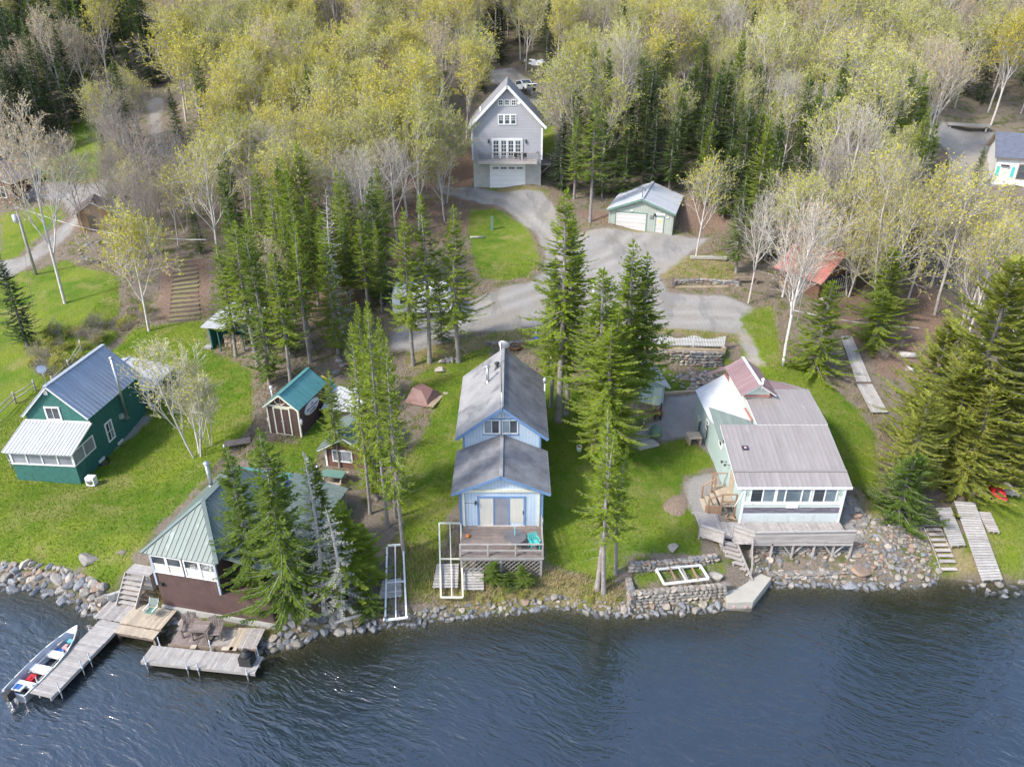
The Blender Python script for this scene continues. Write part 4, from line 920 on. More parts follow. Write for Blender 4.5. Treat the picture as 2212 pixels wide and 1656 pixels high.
# ---------------------------------------------------------------- lodge on the shore
def lodge():
    t = thing('lodge', 'brown lodge on the shore with pale green hipped metal roof and white windows', 'lodge', (-19.75, 32.0, 0), -12); KEEP.append((-17, 35, 4.5)); KEEP.append((-13.5, 36, 4))
    W = 3.9; D_ = 7.6; xr = W / 2
    MB().box(0, W, 0, D_, 2.2, 4.4).build('wall', 'brown_board', t)
    MB().prism([(0, .02), (2.2, .02), (2.2, 0), (0, 0)], .5, 2.2, 'z')
    MB().box(.02, 2.1, -.03, 3, .5, 2.2).box(2.1, W + 3.0, -.06, 2.6, .5, 2.2).box(0, W, 3, D_, .5, 2.2).build('foundation_wall', 'brown_plain', t)
    MB().box(-.05, W + 3.05, -.16, 2.5, .3, .72).build('footing', 'concrete', t)
    MB().prism([(W, 1.6), (W + 3.3, 1.6), (W + 3.3, 3.5), (W, 4.15)], 1.6, 8.6).build('side_wall', 'brown_board', t)
    e, zE, zR = .40, 4.44, 6.3; A, B_ = (xr, 2.65, zR), (xr, 6.0, zR)
    c = [(-e, -.14, zE), (W + e * .6, -.14, zE), (W + e * .6, D_ + e, zE), (-e, D_ + e, zE)]
    pl = [[c[0], c[1], A], [c[1], c[2], B_, A], [c[2], c[3], B_], [c[3], c[0], A, B_]]
    rf = MB()
    for q in pl: rf.slab(q, -.09)
    rf = rf.build('roof', 'metal_green', t)
    for q in pl: metal_roof(rf, [tuple(Vector(p) + Vector((0, 0, .012))) for p in q], .30, 'metal_green', .03, .035)
    m = MB().beam(A, B_, .3, .06).beam(Vector(c[0]) + Vector((0, 0, .04)), Vector(A) + Vector((0, 0, .05)), .22, .05).beam(Vector(c[1]) + Vector((0, 0, .04)), Vector(A) + Vector((0, 0, .05)), .22, .05); m.build('hip_cap', 'metal_green', rf)
    sr = MB().slab([(W + .1, .6, 4.25), (W + 3.7, .9, 3.55), (W + 3.7, 9.0, 3.55), (W + .1, 9.0, 4.25)], -.08).build('side_roof', 'metal_green', t)
    metal_roof(sr, [(W + 3.72, .55, 3.56), (W + 3.72, 9.05, 3.56), (W + .1, 9.05, 4.27), (W + .1, .55, 4.27)], .3, 'metal_green', .03, .035)
    MB().slab([(-.6, 7.7, 4.15), (W, 7.7, 4.15), (W, 9.6, 3.8), (-.6, 9.6, 3.8)], -.07).build('back_roof', 'metal_teal', t)
    MB().box(-.2, W - .2, 7.7, 9.4, 1.8, 3.8).build('back_wall', 'brown_board', t)
    for x in (.48, 1.42, 2.48, 3.42):
        wd = window(t, 'F', x, 0, 3.2, .80, 1.06, 1, 2, 'white', ('curtain', 'glass'), .075)
    window(t, 'F', W + 1.0, 1.6, 3.0, .7, .7, 1, 2, 'white', ('glass_light', 'glass'), .07)
    window(t, 'L', 2.0, 0, 3.2, .8, 1.0, 1, 2, 'white', ('glass_light', 'glass'), .07)
    box(t, 'corner_board', 'metal_slate', -.05, .07, -.06, .05, 2.2, 4.4); box(t, 'corner_board', 'metal_slate', W - .07, W + .05, -.06, .05, 1.9, 4.4)
    stove_pipe(t, .55, 5.4, 5.0, 6.75, .12); MB().lathe([(.06, 0), (.06, .12), (.1, .14)], 10, (2.6, 3.6, 5.75)).build('vent_pipe', 'galv', t)
    stove_pipe(t, W + 1.9, 8.8, 3.8, 5.0, .06, cone=False)
    for x in (W + 3.55,):
        for y in (1.1, 4.5, 8.8): MB().box(x - .05, x + .05, y - .05, y + .05, .9, 3.5).build('porch_post', 'wood_grey', t)
    dk = MB().box(W + 3.2, W + 5.0, 4.0, 9.4, 1.7, 1.8).build('side_deck', 'wood_grey', t); boards(dk, 'wood_grey', W + 3.2, W + 5.0, 4.0, 9.4, 1.85, 'x', .15, name='deck_board')
    MB().box(.15, .4, -.16, -.04, 2.25, 2.42).build('meter_box', 'black', t)
lodge()

# ---------------------------------------------------------------- small log bunkhouse, white-roofed rack, woodshed, privy-green shed
def gable_hut(name, label, cat, loc, deg, W, D_, zb, ze, zr, wall, roofmat, pitch=.25, ov=.25, rib=.025, trim='white', shingle=False, ridge_along='y', fascia=None):
    t = thing(name, label, cat, (loc[0], loc[1], 0), deg); xr = W / 2
    MB().prism(gable(0, W, zb, ze, xr, zr), 0, D_).build('wall', wall, t)
    k = (zr - ze) / xr; zo = ze - k * ov
    rf = MB()
    for xe in (-ov, W + ov): rf.slab([(xr, -ov, zr + .08), (xr, D_ + ov, zr + .08), (xe, D_ + ov, zo + .08), (xe, -ov, zo + .08)], -.08)
    rf = rf.build('roof', fascia or trim, t)
    for xe in (-ov - .02, W + ov + .02):
        q = [(xe, -ov - .02, zo + .07), (xe, D_ + ov + .02, zo + .07), (xr, D_ + ov + .02, zr + .09), (xr, -ov - .02, zr + .09)]
        if shingle: shingles(rf, q, roofmat, .2)
        else: metal_roof(rf, q, pitch, roofmat, rib, .035)
    MB().beam((xr, -ov - .03, zr + .14), (xr, D_ + ov + .03, zr + .14), .24, .05).build('ridge_cap', roofmat, rf)
    a = R(deg); KEEP.append((loc[0] + xr * math.cos(a) - D_ / 2 * math.sin(a), loc[1] + xr * math.sin(a) + D_ / 2 * math.cos(a), max(W, D_) * .62)); return t
bx, by, _ = at(708, 1010, 2.2)
t = gable_hut('bunkhouse', 'little red-brown log bunkhouse with pale teal metal roof among the firs', 'cabin', (bx, by), -10, 3.1, 3.6, 1.6, 4.0, 4.9, 'brown_log', 'metal_green', .25, .45)
window(t, 'F', 1.2, 0, 2.9, 1.3, .8, 2, 1, 'white', ('glass_light', 'screen'), .08); MB().box(-.05, .08, -.05, .05, 1.6, 4.0).build('corner_board', 'white', t)
bx, by, _ = at(700, 905, 2.6)
t = thing('lean_to', 'low lean-to with bright white metal roof behind the firs', 'shelter', (bx, by, 0), -12); KEEP.append((bx + 2, by + 1, 2.4))
rf = MB().slab([(0, -.2, 3.6), (3.6, -.2, 3.6), (3.6, 2.3, 4.3), (0, 2.3, 4.3)], -.05).build('roof', 'white', t); metal_roof(rf, [(0, -.22, 3.61), (3.6, -.22, 3.61), (3.6, 2.32, 4.32), (0, 2.32, 4.32)], .25, 'white_metal', .02, .035)
for x in (.1, 3.5):
    for y, zz in ((0, 3.55), (2.2, 4.15)): MB().box(x - .05, x + .05, y - .05, y + .05, 2.0, zz).build('post', 'timber_pale', t)
for k in range(7): MB().box(.2, 3.4, .3, 1.9, 2.55 + k * .12, 2.64 + k * .12).build('lumber', 'wood_tan', t)
def woodshed():
    x, y, z = gp(458, 755); t = thing('woodshed', 'green woodshed with white metal roof sheltering split firewood', 'shed', (x, y, z), -10); KEEP.append((x + 1.8, y + 2.5, 3.4))
    MB().box(0, .12, 0, 4.2, -.4, 2.3).box(0, 3.3, 4.1, 4.2, -.4, 2.6).box(3.2, 3.3, 1.0, 4.2, -.4, 2.4).box(.12, 3.2, 1.4, 1.5, -.4, 2.4).build('wall', 'green_shake', t)
    rf = MB().slab([(-.3, -.5, 2.35), (3.6, -.5, 2.35), (3.6, 4.5, 2.75), (-.3, 4.5, 2.75)], -.08).build('roof', 'white', t); metal_roof(rf, [(-.32, -.52, 2.36), (3.62, -.52, 2.36), (3.62, 4.52, 2.77), (-.32, 4.52, 2.77)], .28, 'white_metal', .02, .035)
    for xx in (.9, 3.2): MB().box(xx - .05, xx + .05, -.1, 0, -.3, 2.3).build('post', 'green_shake', t)
    MB().box(.0, .03, .4, 1.3, .3, 2.0).build('door_edge', 'aqua', t)
    w_ = thing('firewood_stack', 'stack of split firewood under the white woodshed roof', 'firewood', (x, y, z), -10); r = random.Random(3)
    me = [MB().tube((0, 0, 0), (0, .45, 0), .085, .075, 7).mesh('log', mm) for mm in ('log_end', 'timber', 'wood_tan')]
    for i in range(13):
        for j in range(9): link('log', r.choice(me), w_, (1.05 + i * .155 + r.uniform(-.02, .02), .55 + r.uniform(-.05, .05), .0 + j * .15))
    s = thing('doorstep', 'small grey plank landing beside the woodshed', 'step', (x, y, z), -10)
    for k in range(5): MB().box(-.75, -.02, -.1 + k * .19, .08 + k * .19, -.1, .22).build('board', 'wood_grey', s)
woodshed()

# ---------------------------------------------------------------- aqua house with plum metal roof
def aqua_house():
    t = thing('house', 'aqua lakeside house with plum-grey metal roof, long white-framed sunroom windows and roof monitor', 'house', (14.25, 37.78, 0)); KEEP.append((17.5, 41, 5)); KEEP.append((17.5, 47, 5.5))
    W = 6.2
    MB().prism([(0, 1.4), (0, 4.72), (.95, 5.08), (4.7, 6.2), (4.7, 1.4)], 0, W, 'x').build('wall', 'aqua', t)
    MB().prism([(4.7, 1.6), (4.7, 6.2), (8.4, 6.75), (12.8, 5.2), (12.8, 1.6)], 2.0, W, 'x').build('rear_wall', 'aqua', t)
    MB().prism(gable(.0, 4.6, 1.6, 4.6, 2.3, 6.0), 4.7, 12.85).build('side_wall', 'aqua', t)
    # roof planes
    rf = MB()
    P1 = [(-.5, -.12, 4.76), (W + .32, -.12, 4.76), (W + .32, .97, 5.19), (-.55, .97, 5.19)]
    P2 = [(-.55, .97, 5.20), (W + .3, .97, 5.20), (W + .3, 4.72, 6.36), (-.55, 4.72, 6.36)]
    P3 = [(1.85, 4.66, 6.42), (W + .3, 4.66, 6.42), (W + .3, 8.5, 6.98), (1.85, 8.5, 6.98)]
    P4 = [(1.85, 13.2, 5.2), (W + .3, 13.2, 5.2), (W + .3, 8.5, 6.98), (1.85, 8.5, 6.98)]
    for q in (P1, P2, P3, P4): rf.slab(q, -.09)
    rf = rf.build('roof', 'white', t)
    lift = lambda q: [(x, y, z + .012) for x, y, z in q]
    for q in (P1, P2, P3, P4): metal_roof(rf, lift(q), .305, 'metal_plum', .03, .04)
    MB().beam((-.56, .97, 5.25), (W + .31, .97, 5.25), .2, .03).build('transition_flashing', 'metal_plum', rf)
    MB().box(-.5, W + .34, -.155, -.125, 4.62, 4.79).build('fascia', 'white', rf)
    # silver wing roof falling to the side yard
    sv = [(-.12, 12.9, 4.62), (-.12, 7.2, 4.62), (2.0, 5.8, 6.0), (1.95, 12.9, 6.0)]
    s2 = MB().slab([(-.15, 12.95, 4.6), (-.15, 8.4, 4.6), (1.9, 5.9, 5.95), (1.9, 12.95, 5.95)], -.08).slab([(-.15, 8.4, 4.58), (.2, 6.4, 4.85), (1.9, 5.0, 5.5), (1.9, 5.9, 5.93)], -.06).build('side_roof', 'metal_silver', t)
    metal_roof(s2, [(-.17, 13.0, 4.61), (-.17, 8.4, 4.61), (1.93, 5.9, 5.98), (1.93, 13.0, 5.98)], .6, 'metal_silver', .012, .03)
    metal_roof(s2, [(-.3, 5.1, 4.86), (1.93, 5.1, 5.52), (1.93, 5.9, 5.96), (-.17, 8.4, 4.62)], .3, 'metal_green', .02, .035)
    MB().beam((1.95, 13.0, 6.03), (1.95, 5.85, 6.03), .16, .08).build('valley_trim', 'metal_red', s2)
    MB().slab([(.3, 13.0, 5.9), (2.4, 13.0, 6.6), (2.4, 14.0, 6.3), (.3, 14.0, 5.4)], -.05).build('back_roof', 'metal_rose', t)
    # roof monitor
    m = MB().prism(gable(1.75, 3.45, 6.0, 7.35, 2.6, 7.92), 7.55, 11.3).build('monitor_wall', 'aqua_pale', t)
    mr = MB()
    for xe in (1.4, 3.8): mr.slab([(2.6, 7.15, 8.02), (2.6, 11.6, 8.02), (xe, 11.6, 7.22), (xe, 7.15, 7.22)], -.06)
    mr = mr.build('monitor_roof', 'white', t)
    for xe in (1.38, 3.82): metal_roof(mr, [(xe, 7.13, 7.215), (xe, 11.62, 7.215), (2.6, 11.62, 8.03), (2.6, 7.13, 8.03)], .3, 'metal_rose', .025, .035)
    MB().beam((2.6, 7.12, 8.08), (2.6, 11.63, 8.08), .22, .05).build('ridge_cap', 'metal_silver', mr); MB().box(1.7, 3.5, 7.44, 7.56, 6.98, 7.1).build('eave_trim', 'metal_red', mr)
    for y in (8.6, 10.2): window(t, 'L', y, 1.75, 6.75, .4, .35, 1, 1, 'white', 'glass', .06)
    MB().slab([(3.8, 8.6, 6.95), (6.0, 8.6, 6.95), (5.4, 11.5, 6.1), (3.8, 11.8, 6.4)], -.02).build('rear_slope', 'metal_rose', t)
    stove_pipe(t, 2.75, 7.3, 7.5, 8.3, .07, 'white', 'vent_pipe', False)
    MB().slab([(.42, 2.55, 5.775), (.8, 2.55, 5.775), (.8, 2.85, 5.868), (.42, 2.85, 5.868)], .05).build('roof_vent', 'ink', rf); MB().slab([(.53, 2.63, 5.80), (.69, 2.63, 5.80), (.69, 2.77, 5.843), (.53, 2.77, 5.843)], .06).build('vent_cap', 'pink', rf)
    # front: window band, sign, slate band, skirt
    fr = MB().box(0, W, -.07, 0, 3.42, 3.60).box(-.04, .10, -.075, 0, 1.9, 4.62).box(W - .10, W + .04, -.075, 0, 1.9, 4.62).build('front_trim', 'white', t)
    MB().box(.1, W - .1, -.02, 0, 3.60, 4.62).box(.1, W - .1, -.02, 0, 3.2, 3.42).build('front_panel', 'aqua_pale', t)
    window(t, 'F', 1.17, -.02, 3.65, 1.42, .93, 2, 1, 'white', ('glass', 'glass_light'), .08, mun=.08)
    wn3 = window(t, 'F', 3.06, -.02, 3.65, 2.0, .93, 1, 1, 'white', 'glass_light', .08)
    g = MB().box(2.52, 2.6, -.085, -.02, 3.65, 4.58).box(3.52, 3.6, -.085, -.02, 3.65, 4.58).build('mullion', 'white', wn3)
    window(t, 'F', 4.98, -.02, 3.65, 1.38, .93, 2, 1, 'white', ('glass', 'glass_light'), .08, mun=.08)
    for x in (.24, W - .24):
        d = MB()
        for k in range(4):
            a, b = R(90 * k), R(90 * k + 90); d.beam((x + .11 * math.cos(a), -.03, 4.2 + .13 * math.sin(a)), (x + .11 * math.cos(b), -.03, 4.2 + .13 * math.sin(b)), .02, .03, (0, 1, 0))
        d.build('diamond_ornament', 'sage_trim', t)
    r = random.Random(9); sb = MB().box(.1, W - .1, -.015, 0, 2.78, 3.2).build('stone_band', 'slate_band', t); x = .1
    for row in range(5):
        x = .1
        while x < W - .12:
            w = min(r.uniform(.25, .6), W - .1 - x); MB().box(x, x + w - .008, -.02 - r.uniform(.008, .03), -.012, 2.78 + row * .084, 2.86 + row * .084).build('stone', 'slate_band', sb); x += w
    sk = MB().box(.02, W - .02, -.05, 0, 1.5, 2.76).build('skirting', 'skirt', t)
    for x in (.05, 1.5, 3.0, 4.6): MB().box(x - .02, x + .02, -.065, -.05, 1.6, 2.74).build('batten', 'skirt', sk)
    sg = MB().box(2.72, 3.46, -.10, -.075, 3.19, 3.52).build('sign', 'white', t)
    for txt, z in ():
        o = text_obj(txt, .115, 'timber', sg, ext=.002); o.location = (3.09, -.103, z); o.rotation_euler = (R(90), 0, 0)
    window(t, 'L', 5.7, 0, 4.15, .6, .75, 1, 2, 'white', 'glass', .08); window(t, 'L', 9.3, 0, 3.4, .5, .6, 1, 2, 'white', 'glass', .07)
    MB().box(-.05, 0, 1.9, 2.8, 2.55, 4.5).build('side_door', 'wood_tan', t); MB().box(-.3, -.02, 10.8, 11.6, 3.1, 3.3).box(-.28, -.2, 10.85, 11.55, 2.2, 3.1).build('side_counter', 'sage', t)
    MB().path([(-.12, 8.8, 3.9), (-.12, 8.8, 2.9), (-.25, 8.6, 2.4)], .045, 8).build('downpipe', 'black', t)
    for y, z in ((3.2, 4.2), (3.9, 4.0)): MB().tube((0, y, z), (-.35, y, z + .05), .02).lathe([(.06, -.06), (.09, .05)], 8, (-.35, y, z)).build('lamp', 'black', t)
    MB().tube((-.02, -.05, 4.45), (-.5, -.1, 3.3), .035, .035, 8).tube((-.3, -.06, 4.6), (-.02, -.02, 4.45), .05, .05, 8).build('gutter_spout', 'white', t)
    # front deck on posts
    dk = thing('deck', 'weathered plank deck with slatted side screen and stairs below the aqua house sunroom', 'deck', (14.25, 37.78, 0))
    boards(dk, 'wood_grey', .45, 6.3, -2.05, -.08, 2.1, 'y', .145, name='deck_board')
    for k in range(22): x = -2.6 + k * .145; MB().box(x, x + .132, -1.35 - (.75 if x > -.9 else .25 * (x + 2.6) / 1.7), .05 if x > -1.2 else .9, 2.0, 2.035).build('deck_board', 'wood_grey', dk)
    for k in range(9): y = 1.0 - k * .15; MB().box(-2.75 + .12 * k, -1.75 + .1 * k, y, y + .135, 1.96, 1.995).build('deck_board', 'wood_silver', dk)
    ap = [(.35, -2.05), (6.35, -1.9)]
    def slat_wall(a, b, z0, z1, n, tag_='slat'):
        (xa, ya), (xb, yb) = a, b
        for i in range(n):
            z = z0 + (z1 - z0) * (i + .5) / n; MB().beam((xa, ya, z), (xb, yb, z), .025, (z1 - z0) / n * .9).build('slat', 'wood_grey', dk)
    slat_wall((.3, -2.1), (6.4, -1.95), 2.0, 2.85, 6); slat_wall((-.75, -1.45), (.3, -2.1), 2.0, 2.85, 6); slat_wall((-2.75, -1.25), (-1.5, -2.0), 1.95, 2.75, 5)
    cap = MB().beam((.3, -2.1, 2.9), (6.4, -1.95, 2.9), .14, .04).beam((-.75, -1.45, 2.9), (.3, -2.1, 2.9), .14, .04).beam((-2.75, -1.25, 2.8), (-1.5, -2.0, 2.8), .14, .04).build('rail_cap', 'wood_silver', dk)
    for x, y in ((.3, -2.1), (1.5, -2.07), (2.8, -2.04), (4.1, -2.0), (5.3, -1.98), (6.38, -1.95), (-.75, -1.45), (-1.5, -2.0), (-2.75, -1.25)):
        MB().box(x - .05, x + .05, y + .02, y + .12, .3, 2.88).build('post', 'wood_grey', dk)
    for x in (2.8, 5.3):
        for sgn in (-1, 1): MB().beam((x, -1.9, 1.0), (x + sgn * .7, -1.9, 1.9), .05, .08).build('brace', 'wood_silver', dk)
    MB().box(.4, 6.35, -2.05, -1.95, 1.85, 2.0).box(.4, 6.35, -.3, -.2, 1.85, 2.0).box(-2.6, .5, -1.3, -1.2, 1.8, 1.96).build('joist', 'wood_grey', dk)
    for k in range(8):
        f = k / 7; MB().box(-.5, .55, -.16, .16, -.02, .02).build('tread', 'wood_grey', dk, (-1.15 + .62 * f, -1.85 - 1.35 * f, 1.9 - 1.4 * f), R(-28))
    for sx in (-.55, .55): MB().beam((-1.15 + sx * .88, -1.75 + sx * -.47, 1.95), (-.45 + sx * .88, -3.25 + sx * -.47, .45), .05, .26).build('stringer', 'wood_grey', dk)
    for px, py, zz in ((-.05, -3.35, 1.2), (-1.0, -2.9, 1.2)): MB().box(px - .05, px + .05, py - .05, py + .05, .2, zz).build('newel', 'wood_grey', dk)
    MB().beam((.15, -2.2, 2.5), (-.02, -3.35, 1.15), .06, .09).build('handrail', 'wood_grey', dk)
    # side porch with raw timber rails
    sp = thing('side_porch', 'small raw timber porch and steps on the side of the aqua house', 'porch', (14.25, 37.78, 0))
    boards(sp, 'wood_tan', -.95, -.03, .9, 3.3, 2.6, 'y', .15, name='board')
    for x, y in ((-.95, .9), (-.05, .9), (-.95, 3.3), (-1.7, 1.1), (-1.75, 2.6), (-.95, 2.7)): MB().box(x - .05, x + .05, y - .05, y + .05, 1.7, 3.5 if x > -1.2 else 3.0).build('post', 'wood_new', sp)
    for a, b in (((-.95, .9, 3.5), (-.05, .9, 3.5)), ((-.95, 3.3, 3.5), (-.05, 3.3, 3.5)), ((-.95, 3.3, 3.45), (-.95, 2.7, 3.45)), ((-1.7, 1.1, 3.0), (-.95, .9, 3.5)), ((-1.75, 2.6, 3.0), (-.95, 2.7, 3.45)), ((-.95, .9, 2.95), (-.05, .9, 2.95))): MB().beam(a, b, .09, .05).build('rail', 'wood_new', sp)
    for k in range(3): MB().box(-1.3 - k * .3, -1.0 - k * .3, 1.15, 2.6, 2.36 - k * .2, 2.41 - k * .2).build('tread', 'wood_tan', sp)
    MB().box(-1.9, -.95, 1.08, 1.13, 1.8, 2.5).build('stringer', 'wood_new', sp)
aqua_house()

# ---------------------------------------------------------------- grey gabled house built into the slope
def grey_house():
    t = thing('house', 'tall grey clapboard house with steep gable, balcony and white garage door', 'house', (-4.72, 93.5, 0)); KEEP.append((-.6, 98.5, 7.5)); KEEP.append((-.6, 90, 4.5))
    W, D_ = 8.28, 10.0; xr = W / 2
    MB().box(0, W, .05, D_, 9.4, 14.1).build('foundation_wall', 'concrete', t)
    MB().prism(gable(-.02, W + .02, 14.1, 18.25, xr, 22.3), 0, D_).build('wall', 'grey_clap', t)
    rf = MB()
    for xe in (-.5, W + .5): rf.slab([(xr, -.45, 22.68), (xr, D_ + .4, 22.68), (xe, D_ + .4, 18.02), (xe, -.45, 18.02)], -.22)
    rf = rf.build('roof', 'white', t)
    for xe in (-.53, W + .53): shingles(rf, [(xe, -.47, 18.0), (xe, D_ + .42, 18.0), (xr, D_ + .42, 22.70), (xr, -.47, 22.70)], 'shingle_new', .22)
    b = MB()
    for sg, xe in ((-1, -.52), (1, W + .52)): MB().beam((xr, -.49, 22.52), (xe, -.49, 17.84), .05, .3).build('rake_board', 'white', rf)
    for xe in (-.5, W + .5): MB().box(min(xe, xe * .999) - .06, xe + .06, -.45, D_ + .4, 17.72, 17.98).build('eave_return', 'white', rf)
    for x in (-.05, W + .05): MB().box(x - .1, x + .1, -.05, .05, 14.1, 17.8).build('corner_board', 'white', t)
    gd = MB().box(2.0, 2.16, -.06, .05, 10.3, 13.45).box(6.2, 6.36, -.06, .05, 10.3, 13.45).box(2.0, 6.36, -.06, .05, 13.45, 13.62).build('garage_door', 'white', t)
    box(gd, 'door_leaf', 'door_white', 2.16, 6.2, .02, .06, 10.3, 13.45)
    for k in range(4):
        for j in range(4): box(gd, 'pane', 'glass', 2.36 + k * .98 + j * .19, 2.36 + k * .98 + j * .19 + .15, .005, .02, 13.0, 13.22)
    fd = MB().box(2.28, 6.0, -.1, 0, 16.4, 16.62).box(2.28, 2.42, -.1, 0, 14.3, 16.4).box(5.86, 6.0, -.1, 0, 14.3, 16.4)
    for x in (3.28, 4.14, 5.0): fd.box(x - .1, x + .1, -.1, 0, 14.3, 16.4)
    fd = fd.build('french_door', 'white', t)
    for a in (2.45, 3.40, 4.26, 5.12): window(t, 'F', a + .33, -.02, 14.6, .56, 1.72, 2, 4, 'white', 'glass', .05, 'door_sash', True, .04, .05)
    for k in range(3): window(t, 'F', 3.40 + k * .74, 0, 18.3, .5, .95, 1, 1, 'white', 'glass', .12, 'window', False, .04)
    for k in range(3):
        m = MB()
        for j in (1, 2): m.box(3.15 + k * .74 + j * .167 - .015, 3.15 + k * .74 + j * .167 + .015, -.06, -.02, 18.72, 19.25)
        m.box(3.15 + k * .74, 3.65 + k * .74, -.06, -.02, 18.7, 18.74); m.box(3.15 + k * .74, 3.65 + k * .74, -.06, -.02, 18.96, 19.0); m.build('muntin', 'white', t)
    for k in range(3): window(t, 'F', 3.37 + k * .77, 0, 20.42, .44, .5, 2, 2, 'white', 'glass', .1, 'window', False, .04)
    box(t, 'louvre', 'white', 5.35, 5.72, -.05, 0, 20.45, 20.85)
    for x in (1.9, 6.4): MB().box(x - .08, x + .08, -.16, 0, 16.1, 16.5).build('wall_lamp', 'black', t)
    bl = MB().box(.6, 7.75, -1.4, 0, 13.95, 14.15).box(.58, 7.77, -1.44, -1.38, 13.85, 14.22).build('balcony', 'wood_weathered', t)
    boards(bl, 'wood_weathered', .62, 7.73, -1.38, -.01, 14.19, 'x', .17, name='deck_board')
    for x in (.65, 2.45, 4.2, 5.95, 7.7): MB().box(x - .05, x + .05, -1.38, -1.28, 14.19, 15.2).build('post', 'wood_weathered', bl)
    MB().box(.62, 7.74, -1.38, -1.28, 15.15, 15.22).box(.62, 7.74, -1.36, -1.30, 14.3, 14.36).box(.62, .70, -1.3, -.02, 15.15, 15.22).box(7.66, 7.74, -1.3, -.02, 15.15, 15.22).build('handrail', 'wood_weathered', bl)
    me = MB().box(-.014, .014, -.014, .014, 0, .8).mesh('baluster', 'black')
    for k in range(50): link('baluster', me, bl, (.75 + k * .14, -1.33, 14.36))
    for x in (.66, 7.70):
        for k in range(9): link('baluster', me, bl, (x, -1.2 + k * .135, 14.36))
    ld = MB().box(W, W + 1.2, 1.0, 4.0, 13.3, 13.45).build('side_landing', 'wood_weathered', t); MB().box(W + 1.15, W + 1.2, 1.0, 4.0, 13.45, 14.4).build('landing_screen', 'wood_grey', ld); MB().beam((W + 1.1, 1.3, 13.2), (W, 1.3, 12.2), .1, .1).build('brace', 'wood_grey', ld)
    MB().tube((.9, 2.0, 18.9), (.9, 2.0, 20.0), .09, .09, 10).build('vent_pipe', 'white', t); MB().tube((-.28, -.3, 17.8), (-.12, -.1, 17.2), .04).tube((-.12, -.1, 17.2), (-.12, -.1, 14.0), .04).build('downpipe', 'white', t)
    bs = thing('patio_set', 'dark metal cafe table and two chairs on the grey house balcony', 'patio set', (-4.72 + 5.7, 93.5 - .75, 14.19))
    MB().lathe([(.3, .68), (.3, .71)], 16).tube((0, 0, 0), (0, 0, .7), .03).build('tabletop', 'black', bs)
    for sx in (-.55, .6): MB().box(sx - .18, sx + .18, -.18, .18, .4, .44).box(sx - .18, sx + .18, .15, .18, .44, .9).box(sx - .17, sx - .14, -.17, -.14, 0, .4).box(sx + .14, sx + .17, -.17, -.14, 0, .4).build('chair', 'black', bs)
grey_house()

# ---------------------------------------------------------------- sage green garage
def garage():
    t = thing('garage', 'sage green garage with pale metal roof, wide grey door and side door', 'garage', (11.08, 84.49, 0), -17); KEEP.append((16, 87.5, 6.2)); KEEP.append((14, 81, 3.5))
    W, D_ = 7.2, 8.6; xr = W / 2
    MB().prism(gable(0, W, 7.2, 10.35, xr, 11.65), 0, D_).build('wall', 'sage', t)
    rf = MB()
    for xe in (-.25, W + .25): rf.slab([(xr, -.35, 11.75), (xr, D_ + .3, 11.75), (xe, D_ + .3, 10.32), (xe, -.35, 10.32)], -.1)
    rf = rf.build('roof', 'sage_trim', t)
    for xe in (-.27, W + .27): metal_roof(rf, [(xe, -.37, 10.32), (xe, D_ + .32, 10.32), (xr, D_ + .32, 11.77), (xr, -.37, 11.77)], .45, 'metal_silver', .012, .03)
    MB().beam((xr, -.38, 11.82), (xr, D_ + .33, 11.82), .35, .05).build('ridge_cap', 'metal_silver', rf)
    for xe in (-.28, W + .28): MB().beam((xr, -.39, 11.62), (xe, -.39, 10.2), .05, .16).build('rake_board', 'sage_trim', rf)
    gd = MB().box(.7, .8, -.05, 0, 7.6, 10.02).box(4.2, 4.3, -.05, 0, 7.6, 10.02).box(.7, 4.3, -.05, 0, 10.02, 10.12).build('garage_door', 'sage_trim', t)
    for k in range(5): box(gd, 'panel', 'door_grey', .8, 4.2, -.02, .01, 7.7 + k * .464, 7.7 + k * .464 + .455)
    dr = MB().box(5.25, 5.33, -.05, 0, 7.6, 9.85).box(6.17, 6.25, -.05, 0, 7.6, 9.85).box(5.25, 6.25, -.05, 0, 9.78, 9.88).build('door', 'sage_trim', t)
    box(dr, 'door_leaf', 'door_grey', 5.33, 6.17, -.03, 0, 7.7, 9.78); box(dr, 'pane', 'curtain', 5.5, 6.0, -.045, -.03, 8.85, 9.6); MB().lathe([(.13, 0), (.13, .02)], 16).build('wreath', 'yellow', dr, (5.75, -.05, 9.3)).rotation_euler = (R(90), 0, 0)
    box(t, 'sign_board', 'white', 5.25, 6.3, -.05, 0, 10.0, 10.22); MB().tube((.6, -.15, 7), (.6, -.15, 7.01), .01)
    b = MB().lathe([(.1, -.12), (.13, 0), (.1, .12)], 10).build('wall_lamp', 'black', t, (5.15, -.12, 10.05))
    MB().box(4.6, 5.0, -.12, 0, 9.6, 9.95).build('hose_reel', 'galv', t); MB().box(2.4, 2.68, -.1, 0, 10.25, 10.36).build('flood_lamp', 'white', t); MB().box(6.45, 6.75, -.08, 0, 9.75, 9.85).build('flood_lamp', 'white', t)
    for x in (.02, W - .02): MB().box(x - .06, x + .06, -.03, .06, 7.3, 10.3).build('corner_board', 'sage', t)
    ant = MB().tube((xr, 0, 11.7), (xr, 0, 13.0), .03); ant.tube((xr - .4, -.1, 12.9), (xr + .4, .1, 12.9), .015).tube((xr - .25, -.25, 12.5), (xr + .25, .25, 12.5), .015); ant.lathe([(.08, 12.6), (.08, 12.72)], 8, (xr + .25, .1, 0)); ant.build('antenna', 'black', t)
garage()

